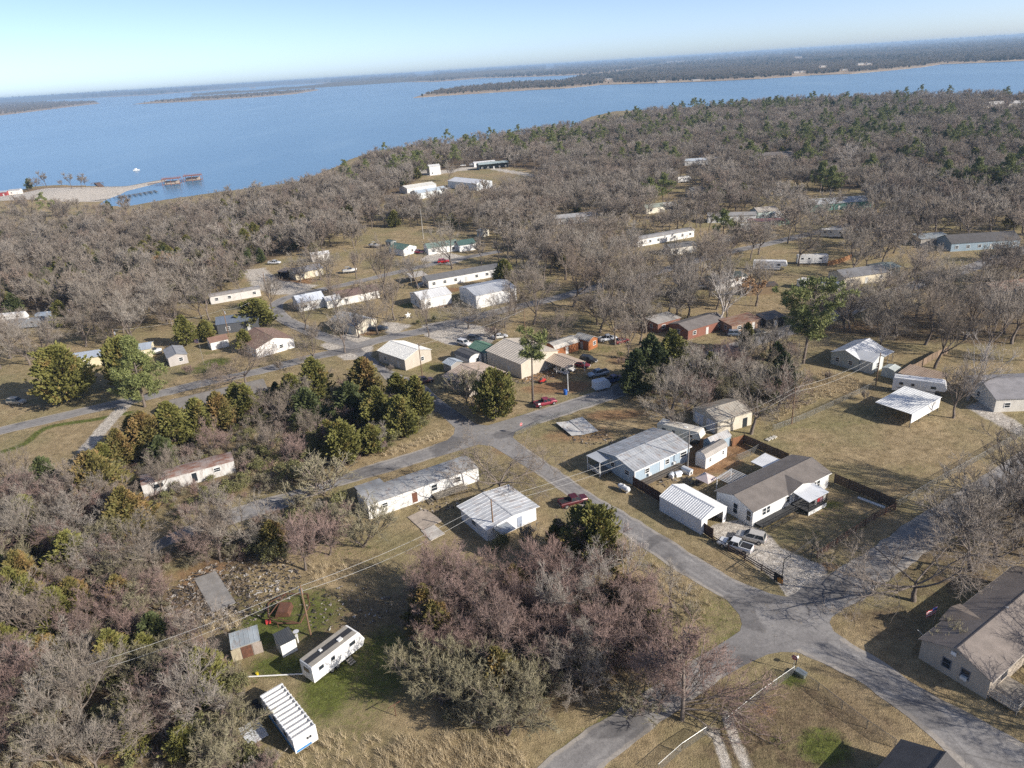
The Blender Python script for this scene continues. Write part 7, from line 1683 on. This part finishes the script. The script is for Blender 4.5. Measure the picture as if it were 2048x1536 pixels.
for i in order:
    x, y, zn = ALLB[i]; p = A[i]; r_ = random.random()
    if hide[i] or not (-90 < ux[i] < 2140 and uy[i] < 1620): continue
    if PLACED and zn in ('left', 'thicket', 'slab', 'lane', 'brush', 'band'):
        if min((x - q[0]) ** 2 + (y - q[1]) ** 2 for q in PLACED[:140]) < 2.2 ** 2: continue
    ced = {'left': .17, 'thicket': .06, 'west': .10 + .3 * max(0, cl[i] - .3), 'north': .09 + .45 * max(0, cl[i] - .35), 'east': .06, 'village': .035, 'brush': .12, 'lane': .06, 'slab': .1, 'spit': .15, 'band': .3}[zn]
    if random.random() < ced:
        if ncd < 296 and dist[i] < 520:
            k = random.choice(['cedar', 'cedar_dark', 'cedar', 'cedar_rust'] if dist[i] < 200 else ['cedar_dark', 'cedar', 'cedar', 'cedar'])
            plant(k, p, random.uniform(.75, 1.25), CLB[zn][0], CLB[zn][1], Z[i], random.uniform(.95, 1.25)); ncd += 1
        else: farC.append((x, y, Z[i], random.uniform(.9, 1.5)))
        continue
    if nb_ < 298:
        kind = {'left': random.choice(['pink', 'bare', 'olive', 'bare', 'olive', 'pink', 'bare']), 'thicket': 'olive' if (uy[i] > 1330 and ux[i] < 1080) else random.choice(['pink', 'pink', 'pink', 'bare']), 'band': random.choice(['bare', 'pink']), 'brush': random.choice(['bare', 'bare', 'olive', 'pink'])}.get(zn, 'bare')
        hh = {'left': random.uniform(.8, 1.2), 'thicket': random.uniform(.9, 1.25), 'west': random.uniform(1.0, 1.5), 'north': random.uniform(1.0, 1.5), 'brush': random.uniform(.9, 1.4), 'slab': random.uniform(.6, 1.0), 'band': random.uniform(.7, 1.05), 'spit': random.uniform(.9, 1.3)}.get(zn, random.uniform(1.25, 1.8))
        if kind == 'olive': hh *= 1.3
        lb, gr = LBL[zn]
        if kind == 'olive': lb, gr = lb.replace("mauve-twigged bare", "yellow-green budding").replace("bare brownish", "pale olive budding").replace("brown bare", "yellow-green budding"), gr.replace("bare", "budding")
        elif kind == 'bare' and zn == 'thicket': lb, gr = lb.replace("mauve-twigged", "grey"), gr.replace("bare", "grey")
        elif kind == 'pink' and zn == 'left': lb, gr = lb.replace("brownish", "pinkish-brown"), gr.replace("bare", "pinkish bare")
        elif kind == 'pink' and zn == 'band': lb, gr = lb.replace("bare", "russet bare"), gr.replace("bare", "russet")
        elif kind == 'pink' and zn == 'brush': lb, gr = lb.replace("brown bare", "russet bare"), gr.replace("bare", "russet")
        if zn in ('village', 'east', 'lane', 'brush') and LANDMARK:
            near = min(LANDMARK, key=lambda q: (q[0] - x) ** 2 + (q[1] - y) ** 2); ddx, ddy = x - near[0], y - near[1]
            rel = ("left of" if ddx < 0 else "right of") if abs(ddx) > abs(ddy) else ("behind" if ddy > 0 else "in front of")
            ky = rel + " the " + near[2]; SEEN[ky] = SEEN.get(ky, 0) + 1
            lb = (("" if SEEN[ky] == 1 else ORD[min(SEEN[ky] - 1, 23)] + " ") + ("tall " if hh > 1.5 else "") + {'pink': "russet", 'olive': "budding", 'bare': "grey"}[kind] + " bare tree " + ky)
        plant(kind, p, hh, lb, gr, Z[i], random.uniform(.95, 1.2)); nb_ = CNT.get("bare_tree", 0)
    else: farB.append((x, y, Z[i], {'village': random.uniform(1.2, 1.8), 'east': random.uniform(1.3, 1.9)}.get(zn, random.uniform(.7, 1.7))))
# ---- shrubs and undergrowth near the camera
WOODS['lot'] = [(420, 1320), (455, 1345), (480, 1370), (490, 1400), (475, 1440), (470, 1490), (540, 1510), (560, 1560), (430, 1560), (420, 1420)]
WOODS['verge'] = [(330, 1100), (430, 1078), (590, 1025), (680, 1000), (700, 1030), (640, 1110), (520, 1125), (420, 1130), (350, 1150)]
for name, sp, seed, n in (('left', 3.4, 21, 70), ('thicket', 3.2, 22, 45), ('cedars', 3.2, 23, 95), ('verge', 3.0, 24, 40), ('lot', 2.2, 25, 34)):
    P = sample(WOODS[name], sp, seed); P = P[free(P, .4, .8)]; rng.shuffle(P)
    for p in P[:n]:
        k = random.choice(['shrub', 'shrub', 'privet'] if name != 'cedars' else ['privet', 'privet', 'shrub'])
        nm = {'left': "at lower left", 'thicket': "in the thicket", 'cedars': "in the evergreen band", 'verge': "on the lane verge by the rubble", 'lot': "at the edge of the trailer clearing"}[name]
        plant(k, p, random.uniform(.6, 1.15), ("twiggy bare undergrowth shrub " if k == 'shrub' else "olive leafy undergrowth shrub ") + nm, ("bare shrubs " if k == 'shrub' else "leafy shrubs ") + nm, 0.0, 1.1)
for px, py, k, s, lb in [(1000, 1100, 'privet', 1, "dark leafy bush behind the worn white-roofed building"), (1060, 1095, 'shrub', 1.3, "bare bush behind the worn white-roofed building"), (1380, 1240, 'shrub', 1.0, "bare bush on the verge by the crossing"), (560, 740, 'shrub', .9, "low bare bush at the corner of the curving road"), (380, 750, 'shrub', 1, "row bush at the fence of the green lawn, left"), (430, 745, 'shrub', .9, "row bush at the fence of the green lawn, right"),
        (870, 642, 'privet', .7, "small green bush on the lawn by the barn"), (838, 648, 'privet', .5, "tiny green bush left of the lawn bush"), (782, 745, 'shrub', .7, "reddish bush at the wall of the corner house"), (1620, 770, 'shrub', .8, "dry bush in front of the white-roofed cottage"), (1655, 762, 'shrub', .8, "dry bush right of the first below the cottage"), (1730, 800, 'shrub', .7, "dry bush at the field fence"), (1790, 900, 'shrub', .001, "x")]:
    if s > .01: plant(k, G(px, py), s, lb, None, 0.0)

# ---- tell alike plants apart by the nearest thing one can find
names = [q[2] for q in LANDMARK]
ANCH = [(q[0], q[1], q[2]) for q in LANDMARK if names.count(q[2]) == 1]
for px, py, nm in [(80, 1452, "leaning utility pole"), (622, 1272, "transformer pole"), (485, 1300, "patched metal shed"), (430, 1190, "foundation slab"), (578, 1437, "roofless trailer"), (668, 1308, "white travel trailer"), (375, 950, "derelict trailer"), (1000, 1050, "worn white-roofed building"), (1185, 1142, "large lane cedar"), (1364, 1440, "rusty conical tree"), (1590, 1340, "corner stop sign"), (1827, 1202, "mistletoe tree"),
                   (1300, 1300, "olive thicket cedar"), (1606, 727, "tall spreading pine"), (137, 804, "huge round cedar"), (344, 364, "inner boathouse"), (345, 560, "rusty-leaved tree"), (1700, 345, "whitish far tree"), (1433, 655, "pale sycamore"), (740, 492, "motor boat"), (22, 637, "campers at the left edge"), (792, 1432, "clothesline post"), (690, 915, "front cedar of the band"), (555, 860, "grey tree of the cedar band")]:
    q = G(px, py); ANCH.append((q[0], q[1], nm))
AN = np.array([(a[0], a[1]) for a in ANCH]); grp = {}
for o in COL.objects:
    if o.parent is None and o.get("category") in ("tree", "shrub") and o.get("group"): grp.setdefault(o["label"], []).append(o)
pool = {}
for lb, obs in grp.items():
    if len(obs) < 2: continue
    base = lb
    for cut in (" in the ", " at ", " growing", " along", " on the", " between", " shading"): base = base.split(cut)[0]
    for o in obs:
        d = np.hypot(AN[:, 0] - o.location.x, AN[:, 1] - o.location.y); k = int(d.argmin()); pool.setdefault((base, ANCH[k][2]), []).append((d[k], o))
for (base, nm), lst in pool.items():
    for j, (d, o) in enumerate(sorted(lst, key=lambda q: q[0])[:24]): o["label"] = base + ", " + ("" if j == 0 else ORD[j] + " ") + "nearest to the " + nm
# ---- far woods and grass: instanced stuff
def scatter(name, label, pts, scl, var, meshes, mats=None):
    pts = np.asarray(pts, np.float32)
    me = bpy.data.meshes.new("m"); me.vertices.add(len(pts)); me.vertices.foreach_set("co", pts.ravel())
    for nm, tp, arr in (("scl", 'FLOAT', np.asarray(scl, np.float32)), ("rot", 'FLOAT', rng.uniform(0, 6.28, len(pts)).astype(np.float32)), ("var", 'INT', np.asarray(var, np.int32))):
        a = me.attributes.new(nm, tp, 'POINT'); a.data.foreach_set("value", arr)
    o = link(name, me)
    ng = bpy.data.node_groups.new(name, 'GeometryNodeTree')
    ng.interface.new_socket("Geometry", in_out='INPUT', socket_type='NodeSocketGeometry'); ng.interface.new_socket("Geometry", in_out='OUTPUT', socket_type='NodeSocketGeometry')
    gi, go = ng.nodes.new("NodeGroupInput"), ng.nodes.new("NodeGroupOutput"); jn = ng.nodes.new("GeometryNodeJoinGeometry")
    def attr(nm, tp):
        n = ng.nodes.new("GeometryNodeInputNamedAttribute"); n.data_type = tp; n.inputs[0].default_value = nm
        return [s for s in n.outputs if s.enabled][0]
    cx = ng.nodes.new("ShaderNodeCombineXYZ"); ng.links.new(attr("rot", 'FLOAT'), cx.inputs[2])
    for k, msh in enumerate(meshes):
        src = bpy.data.objects.new(name + "_source", msh)
        oi = ng.nodes.new("GeometryNodeObjectInfo"); oi.inputs["Object"].default_value = src; oi.inputs["As Instance"].default_value = True
        cmp_ = ng.nodes.new("FunctionNodeCompare"); cmp_.data_type = 'INT'; cmp_.operation = 'EQUAL'
        ii = [s for s in cmp_.inputs if s.enabled]; ng.links.new(attr("var", 'INT'), ii[0]); ii[1].default_value = k
        ip = ng.nodes.new("GeometryNodeInstanceOnPoints")
        ng.links.new(gi.outputs[0], ip.inputs["Points"]); ng.links.new(cmp_.outputs[0], ip.inputs["Selection"]); ng.links.new(oi.outputs["Geometry"], ip.inputs["Instance"])
        ng.links.new(cx.outputs[0], ip.inputs["Rotation"]); ng.links.new(attr("scl", 'FLOAT'), ip.inputs["Scale"]); ng.links.new(ip.outputs[0], jn.inputs[0])
    ng.links.new(jn.outputs[0], go.inputs[0])
    md = o.modifiers.new("scatter", 'NODES'); md.node_group = ng
    tag(o, label, kind="stuff")
    return o
FB, FC = np.array(farB), np.array(farC)
pts = np.vstack([FB, FC]); var = np.r_[rng.integers(0, 5, len(FB)), rng.choice([5, 5, 6, 6, 6, 7, 7, 7], len(FC))]
scl = pts[:, 3]; pts = pts[:, :3]
scatter("far_wood", "bare winter wood with scattered evergreens reaching to the lake", pts, scl, var, LODM + [LODC, LODC2, LODP])
print("TREES", CNT, "far", len(FB), len(FC))
# far shore woods
FS, FSC = [], []
g = np.random.default_rng(5)
for nm, n, frac, inset in (("headland", 24000, .3, 5.0), ("far_shore", 17000, .25, 1.4), ("low_point", 2200, .02, 2.2), ("sandbar", 900, .1, 2.6)):
    Q = np.array(FAR[nm], float); lo, hi = Q.min(0), Q.max(0); lo[0] = max(lo[0], -60); hi[0] = min(hi[0], 2110)
    px = g.uniform(lo, hi, (n * 12, 2)); px = px[inpoly(px, Q)]
    dn = dline(px, np.vstack([Q, Q[:1]])); px = px[dn > inset * g.uniform(.35, 1.1, len(px))][:n]
    for a in px:
        if a[1] < hz(a[0], 1.2) or any(abs(a[0] - q[0]) < 9 and -1.5 < a[1] - q[1] < 7 for q in FARH): continue
        p = G(a[0], a[1], -4.5); d = math.hypot(*p); FS.append((p[0], p[1], -4.5)); c = math.sin(p[0] * .004) + math.sin(p[1] * .003 + 1)
        FSC.append((max(1.0, d / 2600) * g.uniform(.75, 1.25) * (.6 if nm in ("sandbar", "low_point") else 1.0), 2 if g.random() < frac * (1 + .6 * c) else g.integers(0, 2)))
FSC = np.array(FSC)
scatter("far_shore_wood", "distant winter woods on the opposite shores of the lake", FS, FSC[:, 0], FSC[:, 1].astype(int), SHM + [SHC])
# undergrowth brush over the wood floors, tall dry grass, lawn tufts
def tuft(seed, n, h, sp, w, mat):
    g = np.random.default_rng(seed); Vt = []
    for i in range(n):
        a = g.uniform(0, 6.28); r_ = sp * math.sqrt(g.random()); b0 = np.array([r_ * math.cos(a), r_ * math.sin(a), 0]); d = np.array([g.normal() * .35, g.normal() * .35, 1.]) * h * g.uniform(.5, 1.2)
        s = np.array([math.cos(a + 1.5), math.sin(a + 1.5), 0]) * w
        Vt += [b0 - s, b0 + s, b0 + d]
    return npmesh(np.array(Vt), np.arange(len(Vt)).reshape(-1, 3), M[mat], 3)
T_dry = [tuft(1, 24, .20, .5, .016, 'lawn_grass'), tuft(2, 20, .14, .6, .016, 'lawn_grass')]; T_gr = tuft(3, 26, .20, .35, .024, 'green_grass'); T_tall = [tuft(4, 46, 1.5, .55, .018, 'dry_grass'), tuft(5, 40, 1.0, .6, .02, 'dry_grass')]
g = np.random.default_rng(9)
P = sample(np.array([[-120, 46], [190, 46], [190, 260], [-150, 260]], float), .95, 31, world=True)
P = P[free(P, .1, .25)]
ix = np.clip(np.searchsorted(gx, P[:, 0]), 0, nx - 1); iy = np.clip(np.searchsorted(gy, P[:, 1]), 0, ny - 1); cv = cov[iy * nx + ix]
clump = np.sin(P[:, 0] * .31 + 2 * np.sin(P[:, 1] * .17)) + np.sin(P[:, 1] * .27 + 2 * np.sin(P[:, 0] * .13)) + g.normal(size=len(P)) * .8
keep = (cv[:, 2] < .35) & (cv[:, 3] < .55) & (clump > -.4)
ux2, uy2 = project(P, np.zeros(len(P))); keep &= (ux2 > -40) & (ux2 < 2090) & (uy2 < 1580)
P, cv = P[keep], cv[keep]
var = np.where(cv[:, 0] > g.uniform(.25, .8, len(P)), 2, g.integers(0, 2, len(P)))
scatter("lawn_grass", "short dry winter grass with green patches", np.c_[P, np.zeros(len(P))], g.uniform(.35, 1.1, len(P)), var, T_dry + [T_gr])
tall = []
for poly, sp in (([(760, 1500), (830, 1470), (960, 1470), (1040, 1490), (1060, 1530), (960, 1600), (800, 1600)], .75), ([(760, 905), (820, 890), (880, 860), (905, 868), (860, 885), (770, 915)], .9), ([(1600, 745), (1700, 750), (1740, 775), (1640, 800), (1570, 830), (1540, 850), (1580, 790)], 1.1), ([(600, 1130), (760, 1120), (800, 1180), (640, 1175)], 1.6), ([(380, 1240), (470, 1230), (500, 1250), (400, 1280)], 1.2), ([(1290, 1110), (1340, 1140), (1440, 1210), (1400, 1240), (1330, 1190)], 1.4), ([(480, 860), (600, 840), (700, 900), (620, 940), (500, 960)], 1.6), ([(0, 1440), (120, 1470), (200, 1540), (0, 1600)], 1.3), ([(860, 945), (950, 915), (990, 925), (960, 940)], 1.2), ([(560, 1505), (650, 1470), (760, 1480), (830, 1480), (800, 1600), (520, 1600)], 1.1)):
    Q = sample(poly, sp, len(tall) + 50); tall.append(Q[free(Q, .1, .1)])
tall = np.vstack(tall)
scatter("tall_dry_grass", "tall straw-coloured grass and weeds", np.c_[tall, np.zeros(len(tall))], g.uniform(.45, 1.1, len(tall)), g.integers(0, 2, len(tall)), T_tall)
br = []
for nm, sp in (('left', 2.0), ('thicket', 1.9), ('cedars', 2.1), ('verge', 2.6), ('lot', 1.8)):
    Q = sample(WOODS[nm], sp, 70 + len(br)); br.append(Q[free(Q, .2, .6)])
Q = sample([(1230, 715), (1400, 715), (1560, 705), (1600, 760), (1570, 820), (1510, 860), (1400, 830), (1330, 830), (1280, 800)], 2.6, 77); br.append(Q[free(Q, .3, 1)])
br = np.vstack(br)
brm = [segs_mesh(sum(bare_tree(401 + i, 2.0, limbs=3, trunk=.3, stems=6, r0=.02, spread=.6, nb=(4, 3), tw=.011), []), 3, M[('twig', 'twig_olive', 'twig_pink')[i]]) for i in range(3)] + [leafy_mesh(411, 1.8, 'privet', 5, 500, .12)[1]]
scatter("undergrowth", "tangled brown undergrowth on the wood floor", np.c_[br, np.zeros(len(br))], g.uniform(.5, 1.2, len(br)), g.choice([0, 0, 1, 2, 3], len(br)), brm)
# ------------------------------------------------------------------ air
HZ = 1.0
m = bpy.data.materials.new("haze_air"); m.use_nodes = True; nt = m.node_tree; nt.nodes.clear()
pv = nt.nodes.new("ShaderNodeVolumePrincipled"); ou = nt.nodes.new("ShaderNodeOutputMaterial")
pv.inputs["Color"].default_value = (.50, .72, 1.0, 1); pv.inputs["Density"].default_value = 8.5e-5; pv.inputs["Anisotropy"].default_value = .1
nt.links.new(pv.outputs[0], ou.inputs["Volume"])
hb = MB().box((0, 24000, 37), (76000, 54000, 96)).build("haze", m)
hb["kind"] = "stuff"; hb["label"] = "thin blue winter haze over the lake"
